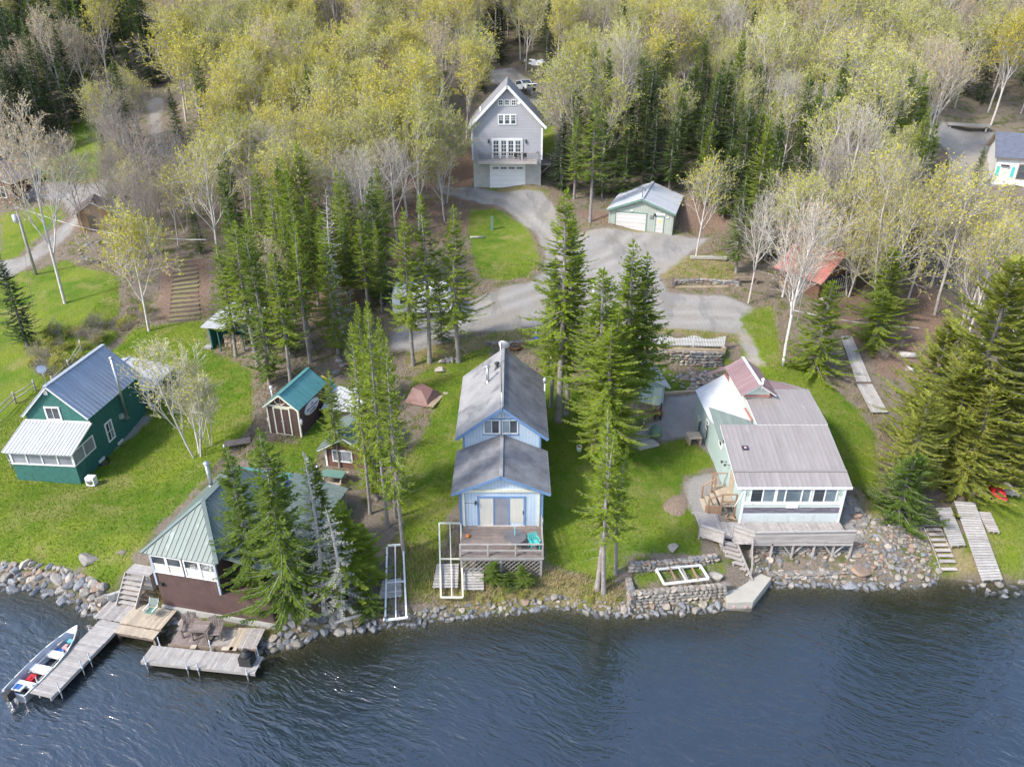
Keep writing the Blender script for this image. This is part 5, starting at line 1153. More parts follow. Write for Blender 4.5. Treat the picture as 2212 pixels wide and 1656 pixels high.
# ---------------------------------------------------------------- outlying buildings
def outlying():
    # white block house with dark slate-blue roof
    x, y, z = gp(2140, 398); t = thing('house', 'white painted block house with slate blue shingle roof and teal shutters', 'house', (x, y, 0), -24); KEEP.append((x + 7, y + 4, 9))
    MB().box(0, 14, 0, 9, z - 1.5, z + 3.4).build('wall', 'white', t)
    rf = MB().slab([(-.4, -.5, z + 3.3), (14.4, -.5, z + 3.3), (14.4, 4.6, z + 5.6), (-.4, 4.6, z + 5.6)], -.15).slab([(-.4, 9.5, z + 3.3), (14.4, 9.5, z + 3.3), (14.4, 4.6, z + 5.6), (-.4, 4.6, z + 5.6)], -.15).build('roof', 'wood_tan', t)
    shingles(rf, [(-.43, -.53, z + 3.3), (14.43, -.53, z + 3.3), (14.43, 4.6, z + 5.62), (-.43, 4.6, z + 5.62)], 'shingle_blue', .25); shingles(rf, [(-.43, 9.53, z + 3.3), (14.43, 9.53, z + 3.3), (14.43, 4.6, z + 5.62), (-.43, 4.6, z + 5.62)], 'shingle_blue', .25)
    MB().prism([(0, z + 3.4), (9, z + 3.4), (4.6, z + 5.4)], 0, .1, 'x').build('gable_end', 'white', t)
    box(t, 'door', 'white', .55, 1.35, -.06, 0, z - .2, z + 2.3); box(t, 'door_hood', 'black', .5, 1.4, -.35, 0, z + 2.3, z + 2.42)
    window(t, 'F', 3.0, 0, z + .9, 1.0, 1.6, 1, 2, 'timber', 'glass', .1)
    for a in (.15, 1.75, 3.75): box(t, 'shutter', 'teal_plastic', a, a + .35, -.05, 0, z + 1.0, z + 2.2)
    r = random.Random(2); st = 0
    for i in range(26): a, b = r.uniform(.2, 9), r.uniform(0, 3.2); box(t, 'block', 'metal_slate', a, a + .4, -.012, 0, z + b, z + b + .12)
    # red-roofed camp
    x, y, z = at(1768, 632, 6.2); zz = gz(x, y + 2) - .3; t = gable_hut('camp', 'log camp with salmon red metal roof hidden behind maples and birch', 'cabin', (x, y), 30, 4.4, 4.6, zz - 1, zz + 2.4, zz + 4.4, 'brown_log', 'metal_red', .6, .6, .012)
    for k in range(12): MB().box(.3 + k * .33, .36 + k * .33, -.56, -.52, zz + .2, zz + 2.1).build('baluster', 'wood_weathered', t)
    MB().box(.2, 4.2, -.6, -.5, zz + 1.0, zz + 1.08).box(.2, 4.2, -.6, 0, zz + .1, zz + .2).build('porch_rail', 'wood_weathered', t); box(t, 'window', 'glass', 1.2, 4.2, -.03, 0, zz + .8, zz + 2.1)
    # tan shed by the lane
    x, y, z = gp(175, 503); t = gable_hut('shed', 'small tan board shed with brown metal roof beside the lane', 'shed', (x, y), 22, 3.4, 3.6, z - .6, z + 2.2, z + 3.3, 'tan_board', 'metal_brown', .3, .4)
    box(t, 'door', 'timber', 1.0, 1.9, -.04, 0, z, z + 1.8)
    # brown cabin at the lane
    x, y, z = gp(30, 445); t = gable_hut('cabin', 'brown cabin with grey roof standing at the lane', 'cabin', (x - 7.0, y), 0, 7.2, 6, z - 1, z + 2.8, z + 4.4, 'brown_log', 'metal_brown', .4, .5)
    window(t, 'F', 6.0, 0, z + 1.0, .9, 1.2, 1, 2, 'white', 'glass', .08); window(t, 'F', 3.0, 0, z + 1.0, .9, 1.2, 1, 2, 'white', 'glass', .08)
    # sheds half hidden by the clump of firs
    x, y, z = at(1385, 880, 2.3); t = gable_hut('shed', 'pale green shed with white metal roof half hidden by the fir clump', 'shed', (x - .6, y), 6, 2.4, 3.4, 1.8, 4.2, 4.9, 'aqua', 'white_metal', .3, .35)
    box(t, 'door', 'aqua_pale', 1.5, 2.2, -.05, 0, 2.2, 4.0)
    x, y, z = at(1175, 800, 2.9); t = thing('privy', 'narrow white-topped wooden privy behind the fir trunks', 'privy', (x + .6, y, gz(x, y)), 5)
    MB().box(0, 1.0, 0, 1.2, -.3, 2.0).build('wall', 'wood_tan', t); MB().slab([(-.15, -.2, 2.0), (1.15, -.2, 2.0), (1.15, 1.4, 2.35), (-.15, 1.4, 2.35)], .06).build('roof', 'white_metal', t); box(t, 'door', 'timber_pale', .15, .85, -.04, 0, 0, 1.85)
outlying()
def trailer():
    x, y, z = gp(850, 690); t = thing('travel_trailer', 'white travel trailer parked behind the row of three firs', 'trailer', (x, y, z), 4); KEEP.append((x + 2.4, y + 1.2, 3.0))
    pr = [(0, .55), (0, 2.3), (.25, 2.75), (4.9, 2.75), (5.3, 2.2), (5.5, 1.2), (5.2, .55)]
    MB().prism(pr, 0, 2.3).build('body', 'white_paint', t); MB().box(.3, 4.8, .15, 2.15, 2.75, 2.81).build('roof', 'white', t)
    for a in (.8, 3.4): window(t, 'F', a + .4, 0, 1.5, .9, .6, 2, 1, 'alu', 'glass', .05)
    box(t, 'door', 'white', 2.0, 2.65, -.03, 0, .6, 2.3); box(t, 'stripe', 'metal_slate', .02, 5.2, -.012, 0, 1.15, 1.25)
    for a in (2.3, 3.1): MB().tube((a, -.02, .33), (a, .2, .33), .33, .33, 16).build('wheel', 'tyre', t)
    MB().beam((5.2, 1.15, .5), (6.4, 1.15, .5), .1, .1).tube((6.2, 1.15, 0), (6.2, 1.15, .6), .04).build('hitch', 'black', t)
    MB().box(1.4, 1.8, .9, 1.3, 2.81, 2.98).box(3.4, 4.1, .8, 1.5, 2.81, 3.02).build('roof_vent', 'white', t)
trailer()
def truck():
    x, y, z = gp(1128, 208); t = thing('pickup_truck', 'white pickup truck parked on the drive behind the grey house', 'truck', (x + .3, y + 1.0, gz(x + .3, y + 1.0) + .1), 0); t.rotation_euler[2] = R(26); KEEP.append((x, y + 2, 4.5))
    t.rotation_euler[0] = R(-9)
    # local: nose towards -y
    body = [(-2.75, .55), (-2.75, .95), (-2.55, 1.08), (-1.45, 1.16), (-1.3, 1.18), (-.65, 1.78), (1.0, 1.8), (1.2, 1.2), (2.75, 1.2), (2.75, .5), (-2.6, .45)]
    MB().prism([(a, b) for a, b in body if b <= 1.2], -.95, .95, 'x').build('body', 'white_paint', t)
    MB().prism([(-1.35, 1.17), (-.62, 1.78), (1.0, 1.8), (1.22, 1.17)], -.80, .80, 'x').build('cab', 'white_paint', t)
    MB().slab([(-.72, -1.30, 1.24), (.72, -1.30, 1.24), (.66, -.70, 1.735), (-.66, -.70, 1.735)], .012).build('windscreen', 'glass', t)
    for sx in (-1, 1): MB().prism([(-1.05, 1.22), (-.55, 1.68), (.9, 1.68), (1.05, 1.22)], sx * .80, sx * .812, 'x').build('side_window', 'glass', t)
    MB().box(-.8, .8, 1.35, 2.6, 1.2, 1.205).build('cargo_bed', 'black', t); MB().box(-.75, .75, -2.79, -2.74, .72, .98).build('grille', 'black', t); MB().box(-.95, .95, -2.85, -2.72, .45, .66).build('bumper', 'galv', t)
    for sx in (-.8, .8): MB().box(sx - .14, sx + .14, -2.785, -2.74, .8, .98).build('headlight', 'alu', t)
    for sx in (-.86, .86):
        for yy in (-1.85, 1.7): MB().tube((sx - .12, yy, .37), (sx + .12, yy, .37), .37, .37, 18).build('wheel', 'tyre', t)
    for sx in (-1, 1): MB().box(sx * 1.0 - .08, sx * 1.0 + .08, -1.0, -.9, 1.25, 1.42).build('mirror', 'black', t)
truck()
def concrete_barrier():
    x, y, z = gp(2045, 275); x2, y2, z2 = gp(2135, 290); t = thing('dock_section', 'long white plank section lying at the back of the block house yard', 'dock section', (x, y, z), math.degrees(math.atan2(y2 - y, x2 - x)))
    L = math.hypot(x2 - x, y2 - y); MB().box(0, L, 0, 1.2, .3, .5).box(0, L, -.06, 0, .25, .52).build('plank_top', 'wood_silver', t); MB().box(.3, .5, .1, 1.1, -.4, .3).box(L - .5, L - .3, .1, 1.1, -.4, .3).build('leg', 'wood_grey', t)
concrete_barrier()

# ---------------------------------------------------------------- docks, platforms and boat on the left shore
def heading(a, b): return math.degrees(math.atan2(b[1] - a[1], b[0] - a[0]))
def dock(name, label, a, b, w, z, mat, poles, group=None):
    "a, b: centre line ends (world); boards across"
    L = math.hypot(b[0] - a[0], b[1] - a[1]); t = thing(name, label, 'dock', (a[0], a[1], 0), heading(a, b), group)
    boards(t, mat, 0, L, -w / 2, w / 2, z, 'y', .145, name='board', jit=.012)
    for y in (-w / 2 + .03, 0, w / 2 - .03): MB().box(0, L, y - .03, y + .03, z - .2, z - .037).build('stringer', 'wood_grey', t)
    for x, y, h in poles:
        y2 = y * (w / 2 + .06); MB().tube((x, y2, -1.6), (x, y2, z + h), .028, .028, 8).build('pole', 'galv', t); MB().tube((x, y2, z - .2), (x, y2, z + .04), .05, .05, 8).build('bracket', 'alu', t)
    return t
t = dock('dock', 'long grey plank dock with the aluminium boat tied alongside', (-22.18, 30.85), (-23.42, 25.9), 1.42, .55, 'wood_silver', [(4.6, 1, .5), (3.1, 1, .55), (2.55, 1, .45), (.8, -1, .3), (2.6, -1, .25), (4.4, -1, .3)])
o = MB().lathe([(.02, -.2), (.11, -.12), (.11, .12), (.02, .2)], 10).build('bumper', 'white', t, (4.75, -.72, .5))
t = dock('dock', 'wide grey plank dock floating in front of the wooden chairs', (-19.3, 28.62), (-13.1, 27.85), 1.12, .5, 'wood_silver', [(.35, -1, .5), (2.6, -1, .5), (3.2, -1, .4), (5.85, -1, .45), (.4, 1, .6), (3.3, 1, .7), (5.9, 1, .6)])
def platform():
    t = thing('shore_platform', 'tan and grey plank platform linking the dock to the lodge stairs', 'platform', (-21.35, 31.98, 0), -12)
    boards(t, 'wood_grey', -1.75, 0, -1.25, .25, .6, 'y', .15, name='board', jit=.02); boards(t, 'wood_tan', 0, 2.55, -1.35, .12, .66, 'y', .15, name='board', jit=.02); boards(t, 'wood_tan', .1, 2.5, -1.95, -1.38, .56, 'y', .15, name='board', jit=.02)
    MB().box(-1.75, 2.5, -1.9, -1.8, .3, .52).box(-1.7, 2.5, .0, .1, .3, .55).box(0, 2.55, -1.36, -1.30, .5, .62).build('beam', 'timber', t)
    for x in (-1.6, .2, 2.4): MB().box(x - .07, x + .07, -1.85, -1.7, -.8, .5).build('post', 'timber', t)
    s = thing('stairs', 'six grey plank steps climbing from the platform to the lodge side', 'stairs', (-21.82, 31.95, 0), -13)
    for k in range(6): MB().box(-.55, .62, .17 * k - .02, .17 * k + .2, .78 + .21 * k, .82 + .21 * k).build('tread', 'wood_silver', s)
    for x in (-.58, .65): MB().beam((x, -.1, .66), (x, 1.15, 2.0), .05, .2).build('stringer', 'wood_grey', s)
    boards(s, 'wood_silver', -.6, .95, 1.1, 1.9, 2.03, 'x', .15, name='board')
    MB().box(-.5, .9, 1.2, 1.8, .9, 2.0).build('landing_frame', 'wood_grey', s)
    q = thing('shore_platform', 'low brown plank platform carrying two wooden chairs and a table', 'platform', (-18.25, 29.2, 0), -4)
    boards(q, 'wood_dark', 0, 2.1, 0, 1.35, .6, 'y', .15, name='board', jit=.03); boards(q, 'wood_tan', 3.2, 3.75, -.05, 1.35, .62, 'y', .14, name='board'); boards(q, 'wood_grey', 3.75, 4.7, -.05, 1.38, .62, 'y', .14, name='board', jit=.02)
    MB().box(-.1, 4.7, -.1, .02, .2, .58).box(0, 4.6, 1.3, 1.4, .3, .58).build('beam', 'timber', q); MB().box(2.1, 3.2, 0, 1.3, .2, .5).build('gravel_fill', 'stone_a', q)
    for x, w in ((1.2, .3), (2.9, .6), (3.3, .4)): MB().box(x, x + w, -.25, -.02, .6, .63).build('board', 'yellow', q).data.materials[0] = M['wood_tan']
platform()
def wooden_armchair(label, loc, deg):
    t = thing('wooden_armchair', label, 'chair', loc, deg); mt = 'wood_dark'
    for k in range(5): MB().box(-.28, .28, -.30 + k * .12, -.19 + k * .12, .38, .41).build('seat_slat', mt, t)
    for k in range(5): x = -.24 + k * .12; MB().beam((x, .30, .36), (x, .46, 1.02 + .06 * (2 - abs(k - 2))), .09, .025, (0, 1, 0)).build('back_slat', mt, t)
    for sx in (-1, 1):
        MB().box(sx * .33 - .04, sx * .33 + .04, -.34, -.25, 0, .62).build('leg', mt, t); MB().beam((sx * .33, .33, 0), (sx * .33, .46, .98), .08, .07, (0, 1, 0)).build('leg', mt, t)
        MB().box(sx * .36 - .07, sx * .36 + .07, -.38, .42, .62, .655).build('armrest', mt, t)
    MB().beam((-.33, .44, .95), (.33, .44, .95), .04, .09).build('back_rail', mt, t)
wooden_armchair('dark wooden armchair on the low platform, on the stairs side of the table', (-17.45, 29.95, .6), 14); wooden_armchair('dark wooden armchair on the low platform, on the gravel side of the table', (-15.95, 29.7, .6), 6)
def slat_table():
    t = thing('wooden_table', 'dark wooden slatted table between the two armchairs', 'table', (-16.7, 29.75, .6), -4)
    for k in range(6): MB().box(-.42, .42, -.42 + k * .14, -.29 + k * .14, .66, .69).build('top_slat', 'wood_dark', t)
    for x in (-.38, .38):
        for y in (-.36, .36): MB().box(x - .035, x + .035, y - .035, y + .035, 0, .66).build('leg', 'wood_dark', t)
slat_table()
def folding_chair():
    t = thing('folding_chair', 'folding chair with green canvas seat on the tan platform', 'chair', (-20.0, 31.15, .66), -12)
    MB().box(-.26, .26, -.25, .2, .40, .43).build('seat', 'sage_trim', t); MB().slab([(-.26, .22, .5), (.26, .22, .5), (.26, .42, .95), (-.26, .42, .95)], .02).build('backrest', 'metal_green', t)
    for sx in (-.28, .28): MB().tube((sx, -.28, 0), (sx, .3, .62), .014).tube((sx, .25, 0), (sx, -.25, .6), .014).tube((sx, .15, .42), (sx, .44, .98), .014).build('frame', 'alu', t); MB().box(sx - .03, sx + .03, -.28, .25, .6, .63).build('armrest', 'white', t)
folding_chair()
def smoker():
    t = thing('dock_box', 'black covered bin standing on the end of the wide dock', 'bin', (-13.75, 28.0, .5), -7)
    MB().prism([(-.32, -.3), (.32, -.3), (.34, .3), (-.34, .3)], 0, .55, 'z').build('bin', 'black', t); MB().lathe([(.30, .55), (.28, .66), (.12, .78), (.1, .86), (.12, .9)], 16).build('lid', 'black', t)
smoker()
def boat():
    t = thing('motorboat', 'open aluminium motorboat with white benches moored beside the dock', 'boat', (-24.72, 26.0, 0), heading((-24.72, 26.0), (-23.72, 30.1)))
    L = 4.35; st = [(0, .66, .58, -.12, .5), (.8, .72, .58, -.14, .54), (1.8, .74, .60, -.14, .55), (2.8, .66, .65, -.12, .46), (3.5, .46, .72, -.05, .28), (4.0, .24, .80, .1, .12), (4.35, .02, .88, .45, .01)]
    def sec(x, b, zg, zb, bb, o=0): return [(x, -b + o, zg), (x, -(b + bb) / 2 + o - .03, .2 + zb * .3 + o * .3), (x, -bb + o, zb + o), (x, 0, zb - .04 + o), (x, bb - o, zb + o), (x, (b + bb) / 2 - o + .03, .2 + zb * .3 + o * .3), (x, b - o, zg)]
    def hull(o):
        vs = [p for s_ in st for p in sec(*s_, o if s_[1] > .1 else 0)]; n = 7; return vs, [(k * n + i, k * n + i + 1, (k + 1) * n + i + 1, (k + 1) * n + i) for k in range(len(st) - 1) for i in range(n - 1)]
    m = MB(); v, f = hull(0); m.add(v, f, True); m.add([v[i] for i in range(7)], [tuple(range(7))]); m.build('hull', 'alu', t)
    m = MB(); v, f = hull(.035); m.add(v, f, True); m.add([v[i] for i in range(7)], [tuple(range(7))]); m.build('hull_lining', 'metal_slate', t)
    for sg in (-1, 1): MB().path([(x, sg * b, z + .01) for x, b, z, _, _ in st], .028, 6).build('gunwale', 'white', t)
    MB().beam((0, -.66, .56), (0, .66, .56), .07, .08).build('transom', 'alu', t)
    for x, b, w in ((.75, .64, .3), (1.75, .68, .42), (2.75, .60, .36)): MB().box(x - w / 2, x + w / 2, -b, b, .22, .40).build('bench', 'white', t)
    MB().slab([(3.85, -.30, .80), (3.85, .30, .80), (4.33, .02, .89), (4.33, -.02, .89)], .02).build('bow_deck', 'white', t)
    MB().box(.1, 3.4, -.38, .38, -.08, -.05).build('floor', 'galv', t)
    mo = MB().prism([(-.42, .45), (-.05, .45), (-.05, .85), (-.15, .98), (-.42, .95)], -.16, .16).build('outboard_motor', 'black', t); MB().box(-.3, -.14, -.05, .05, -.6, .45).box(-.4, -.12, -.02, .02, -.7, -.45).build('motor_leg', 'galv', mo); MB().tube((-.1, .0, .75), (.45, .08, .7), .02).build('tiller', 'black', mo)
    MB().box(1.05, 1.42, -.12, .25, -.02, .22).lathe([(.05, .22), (.06, .27)], 10, (1.15, .05, 0)).build('fuel_tank', 'red_plastic', t).location = (0, .15, .08)
    MB().box(.25, .62, -.1, .45, .40, .47).build('cushion', 'white', t); MB().box(.3, .6, .05, .4, .47, .5).build('cushion_panel', 'blue_plastic', t)
    MB().box(2.95, 3.25, .0, .42, .05, .25).build('life_vest', 'blue_plastic', t); MB().box(3.2, 3.5, -.25, .15, .1, .34).build('seat_pad', 'pink', t); MB().box(3.3, 3.6, -.38, -.1, .2, .40).build('tackle_box', 'black', t); MB().box(3.6, 3.8, -.25, .15, .25, .42).build('life_vest', 'sky_plastic', t)
    for k, y in ((1.1, -.45), (1.3, .4)): MB().tube((k, y, .46), (k + 1.9, y * .9, .48), .018).slab([(k + 1.9, y * .9 - .06, .48), (k + 2.35, y * .85 - .06, .49), (k + 2.35, y * .85 + .06, .49), (k + 1.9, y * .9 + .06, .48)], .02).build('oar', 'wood_weathered', t)
boat()

# ---------------------------------------------------------------- boat-lift frames, slatted sections by the blue cabin
def pipe_frame(label, pts, mids, mat='white', r=.05, wheels=()):
    c = [sum(p[i] for p in pts) / 4 for i in range(3)]; t = thing('pipe_dock', label, 'dock frame', c); q = [tuple(p[i] - c[i] for i in range(3)) for p in pts]
    for a, b in ((0, 1), (1, 2), (2, 3), (3, 0)): MB().beam(q[a], q[b], r * 1.8, r * 1.8).build('rail', mat, t)
    for f in mids: a = [q[0][i] + (q[3][i] - q[0][i]) * f for i in range(3)]; b = [q[1][i] + (q[2][i] - q[1][i]) * f for i in range(3)]; MB().beam(a, b, r * 1.5, r * 1.5).build('crossbar', mat, t)
    a = [(q[0][i] + q[1][i]) / 2 for i in range(3)]; b = [(q[2][i] + q[3][i]) / 2 for i in range(3)]; MB().beam(a, b, r * 1.1, r * 1.1).build('centre_bar', mat, t)
    for w in wheels:
        p = q[w]; x = MB().tube((-.06, 0, 0), (.06, 0, 0), .16, .16, 16).build('wheel', 'galv', t, (p[0] * 1.1, p[1], p[2] + .05))
    for w in (0, 1): p = q[w]; MB().tube((p[0], p[1], p[2]), (p[0], p[1], gz(c[0] + p[0], c[1] + p[1]) - c[2] - .1), .03).build('leg', mat, t)
    return t
pipe_frame('cream metal dock frame lying beside the blue cabin deck', [(-4.47, 36.9, 2.65), (-3.15, 36.9, 2.65), (-2.8, 32.3, .95), (-4.05, 32.3, .95)], (.5,), 'cream')
pipe_frame('white metal dock frame with wheels on the bank beside the crooked fir', [(-7.5, 35.5, 2.05), (-6.55, 35.6, 2.05), (-5.9, 31.2, .5), (-7.05, 31.0, .5)], (.52,), 'white', .055, (2, 3))
def slat_section(name, label, pts, n, mat, cat='dock section', along=True, gapf=.82, group=None, th=.05):
    "flat section of parallel slats spanning a quad a-b-c-d (world), slats run from side a-d to side b-c"
    c = [sum(p[i] for p in pts) / 4 for i in range(3)]; t = thing(name, label, cat, c, 0, group); a, b, cc, d = [Vector([p[i] - c[i] for i in range(3)]) for p in pts]
    for k in range(n):
        f = (k + .5) / n; p, q = a.lerp(d, f), b.lerp(cc, f); w = (d - a).length / n * gapf; up = (b - a).cross(d - a).normalized(); up = up if up.z > 0 else -up
        MB().beam(p, q, w, .03, up).build('slat', mat, t)
    for f in (.08, .5, .92): p, q = a.lerp(b, f), d.lerp(cc, f); MB().beam(p - Vector((0, 0, .07)), q - Vector((0, 0, .07)), .05, .1).build('bearer', mat, t)
    return t
def gquad(ptsxy, lift=.16):
    "corners of a rigid section resting on the highest ground under it"
    a, b, c, d = ptsxy; za, zd = (gz(*a) + gz(*b)) / 2, (gz(*c) + gz(*d)) / 2; need = 0
    for f in np.linspace(0, 1, 9):
        for g in (0, .5, 1):
            x = (a[0] * (1 - g) + b[0] * g) * (1 - f) + (d[0] * (1 - g) + c[0] * g) * f; y = (a[1] * (1 - g) + b[1] * g) * (1 - f) + (d[1] * (1 - g) + c[1] * g) * f
            need = max(need, gz(x, y) - (za * (1 - f) + zd * f))
    return [(*a, za + need + lift), (*b, za + need + lift), (*c, zd + need + lift), (*d, zd + need + lift)]
slat_section('dock_section', 'grey slatted section under the cream dock frame', gquad([(-4.45, 34.45), (-3.15, 34.5), (-3.12, 33.0), (-4.6, 33.0)]), 9, 'wood_silver')
slat_section('dock_section', 'grey slatted section lying below the deck lattice of the blue cabin', gquad([(-2.85, 34.3), (-1.68, 34.3), (-1.62, 32.95), (-2.85, 32.95)]), 8, 'wood_silver')
slat_section('dock_section', 'brown slatted section between the rails of the white wheeled frame', gquad([(-7.5, 33.3), (-6.45, 33.5), (-6.3, 32.4), (-7.6, 32.2)]), 8, 'wood_grey')
# stored dock sections, steps and kayaks at the right-hand lot
def stored():
    slat_section('dock_section', 'narrow grey dock section lying on the grass beside the plank steps', gquad([(27.27, 39.15), (28.27, 39.2), (27.95, 36.4), (26.95, 36.3)], .25), 17, 'wood_silver')
    slat_section('dock_section', 'longest grey dock section sloping down to the water', gquad([(28.56, 39.5), (29.82, 39.35), (29.25, 34.3), (27.94, 34.2)], .25), 30, 'wood_silver')
    slat_section('dock_section', 'short dark dock section in the shade of the yellow-green spruces', gquad([(29.9, 39.0), (30.7, 38.9), (30.5, 37.3), (29.85, 37.4)], .2), 9, 'wood_grey')
    slat_section('dock_section', 'pale plank section stored under the yellow-green spruces', gquad([(29.7, 42.0), (31.3, 42.0), (31.2, 40.3), (29.9, 40.2)], .5), 8, 'wood_silver'); slat_section('dock_section', 'pale plank section next to the red kayaks', gquad([(32.4, 42.6), (33.4, 42.2), (33.3, 40.2), (32.4, 40.4)], .4), 10, 'wood_silver')
    slat_section('dock_section', 'weathered plank section stacked behind the squat dark spruce', gquad([(26.6, 43.6), (28.3, 43.5), (28.2, 42.0), (26.6, 42.0)], .4), 7, 'wood_silver')
    s = thing('plank_steps', 'flight of eleven grey plank steps down to the lake', 'stairs', (26.6, 37.0, 0))
    for k in range(11):
        f = k / 10; y = 1.75 - 3.5 * f; x = .02 - .06 * f; z = gz(26.6, 37 + y) + .2; MB().box(x - .46, x + .46, y - .12, y + .12, z - .04, z).box(x - .44, x + .44, y + .08, y + .1, z - .2, z - .04).build('tread', 'wood_weathered', s)
    for sx in (-.5, .5): MB().path([(sx, 1.85 - 3.7 * f, gz(26.6, 37 + 1.85 - 3.7 * f) + .05) for f in (0, .33, .66, 1)], .05, 4).build('stringer', 'wood_grey', s)
    for k, (x, y, dg) in enumerate(((31.75, 42.2, 60), (32.35, 41.3, 62), (32.0, 40.4, 75))):
        z = gz(x, y) + .35; kk = thing('kayak', ('red kayak lying furthest under the spruce boughs', 'red kayak lying against the pale plank section', 'short red kayak nearest the mown grass by the water')[k], 'kayak', (x, y, z), dg + 20)
        sec = [(-1.35, .02), (-1.0, .2), (-.4, .33), (.3, .34), (.95, .2), (1.35, .02)]; v = []; n = 8
        for px, w in sec: v += [(px * (1 if k < 2 else .6), w * math.cos(2 * math.pi * i / n), .22 * (w / .34) ** .5 * math.sin(2 * math.pi * i / n) + .12 * (px / 1.35) ** 2) for i in range(n)]
        m = MB().add(v, [(a * n + i, a * n + (i + 1) % n, (a + 1) * n + (i + 1) % n, (a + 1) * n + i) for a in range(5) for i in range(n)], True); m.build('hull', 'red_plastic', kk)
        MB().lathe([(.27, 0), (.30, .03), (.24, .05), (.22, -.02)], 16).build('cockpit', 'black', kk, (-.05, 0, .21))
stored()
def walkway():
    t = thing('plank_walkway', 'long grey plank walkway crossing the lawn beside the twin-trunked fir', 'walkway')
    a, b = [(29.25, 61.0), (30.2, 61.0)], [(28.15, 54.4), (29.4, 54.4)]
    for k in range(7):
        f0, f1 = k / 7, (k + 1) / 7; p = [a[0][0] + (a[1][0] - a[0][0]) * (f0 + f1) / 2, a[0][1]]; q = [b[0][0] + (b[1][0] - b[0][0]) * (f0 + f1) / 2, b[0][1]]
        MB().beam((*p, gz(*p) + .22), (*q, gz(*q) + .25), .15, .035).build('board', 'wood_silver', t)
    c, d = [(28.1, 54.2), (29.4, 54.2)], [(27.9, 50.6), (29.2, 50.6)]
    for k in range(7):
        f = (k + .5) / 7; p = (c[0][0] + 1.3 * f, 54.2); q = (d[0][0] + 1.3 * f, 50.6); MB().beam((*p, gz(*p) + .18), (*q, gz(*q) + .2), .17, .035).build('board', 'wood_tan' if k == 9 else 'wood_silver', t)
    MB().beam((28.1, 54.3, gz(28.1, 54.3) + .18), (29.4, 54.3, gz(29.4, 54.3) + .18), .12, .16).build('bearer', 'timber', t)
walkway()

# ---------------------------------------------------------------- stones: riprap, walls, boulder banks
rr = random.Random(21)
def stone_set(name, label, cat, places, meshes=None):
    t = thing(name, label, cat, (places[0][0], places[0][1], 0)); ms = meshes or ROCK
    for x, y, z, s in places:
        o = link('stone', rr.choice(ms if z - s * .12 > .1 or meshes else [ROCK[2], ROCK[5], ROCK[2], ROCK[0]]), t, (x - t.location.x, y - t.location.y, z)); o.scale = (s * rr.uniform(.8, 1.3), s * rr.uniform(.8, 1.15), s * rr.uniform(.75, 1.1)); o.rotation_euler = (rr.uniform(-.35, .35), rr.uniform(-.35, .35), rr.uniform(0, 6.28))
    return t
def bank(x0, x1, s0, s1, n, r0, r1):
    out = []
    for _ in range(n * 12):
        if len(out) >= n: break
        x = rr.uniform(x0, x1); s = rr.uniform(s0, s1); y = float(np.interp(x, SX, SY)) + s; r = rr.uniform(r0, r1)
        if any((x - a) ** 2 + (y - b) ** 2 < (.62 * (r + q)) ** 2 for a, b, _, q in out): continue
        out.append((x, y, max(gz(x, y), -.1) + r * .12, r))
    return out
stone_set('riprap', 'pale grey riprap of rough boulders along the lawn of the green cottage', 'rocks', bank(-31.5, -22.6, -.35, 1.25, 150, .16, .4))
stone_set('riprap', 'pale boulders along the cottage lawn edge beyond the riprap bend', 'rocks', bank(-36, -31.5, -.3, 1.2, 50, .22, .42))
stone_set('riprap', 'dark stones wedged under the docks below the lodge', 'rocks', bank(-22.4, -13.0, -.3, .7, 80, .12, .28))
stone_set('riprap', 'flat shore stones below the lodge spruces', 'rocks', bank(-13.2, -7.6, -.3, .8, 70, .14, .36))
stone_set('riprap', 'rough line of shore stones below the blue cabin', 'rocks', bank(-7.6, 6.4, -.3, .4, 180, .07, .24))
stone_set('riprap', 'wave-washed stones at the foot of the mortared wall', 'rocks', bank(6.0, 12.8, -.35, .25, 60, .12, .3))
stone_set('riprap', 'line of rounded stones at the water edge below the plank deck', 'rocks', bank(15.2, 21.8, -.3, .35, 60, .1, .26))
stone_set('boulder_bank', 'low bank of fitted stones under the plank deck of the aqua house', 'rocks', bank(14.6, 21.6, .4, 3.0, 110, .09, .24))
stone_set('boulder_bank', 'pale rubble bank of small stones beside the plank steps', 'rocks', bank(21.6, 26.0, -.2, 4.6, 298, .07, .22))
stone_set('boulder_bank', 'loose boulders lining the gravel beside the aqua house', 'rocks', [(x + rr.uniform(-.3, .3), y, gz(x, y) + .05, rr.uniform(.15, .34)) for k in range(34) for x, y in [(22.2 - .03 * k + rr.uniform(-.3, .3), 38.5 + k * .28)]])
stone_set('riprap', 'rocks in the shallows beside the longest dock section', 'rocks', bank(27.0, 31.5, -1.4, .1, 24, .12, .32))
for lab, x, y, s, mi in (('large rust-coloured boulder at the foot of the rubble bank', 20.9, 35.0, .55, 6), ('large flat grey boulder above the rust-coloured one', 21.2, 36.4, .5, 0), ('blue-grey slab boulder at the waterline', 20.3, 34.4, .5, 2), ('big rounded boulder at the end of the mortared wall', 12.0, 34.1, .45, 3), ('flat pale rock set in the mown lawn', 9.75, 35.95, .38, 1), ('big pale boulder on the cottage riprap', -25.6, 35.4, .6, 3), ('pale rock on the cottage lawn', -23.6, 35.6, .25, 1), ('flat stone by the turning circle firs', -6.0, 56.5, .5, 4)):
    o = link('boulder', ROCK[mi], None, (x, y, gz(x, y) + s * .05)); o.scale = (s * 1.2, s * .95, s * .6); o.rotation_euler[2] = rr.uniform(0, 6); tag(o, lab, 'boulder')
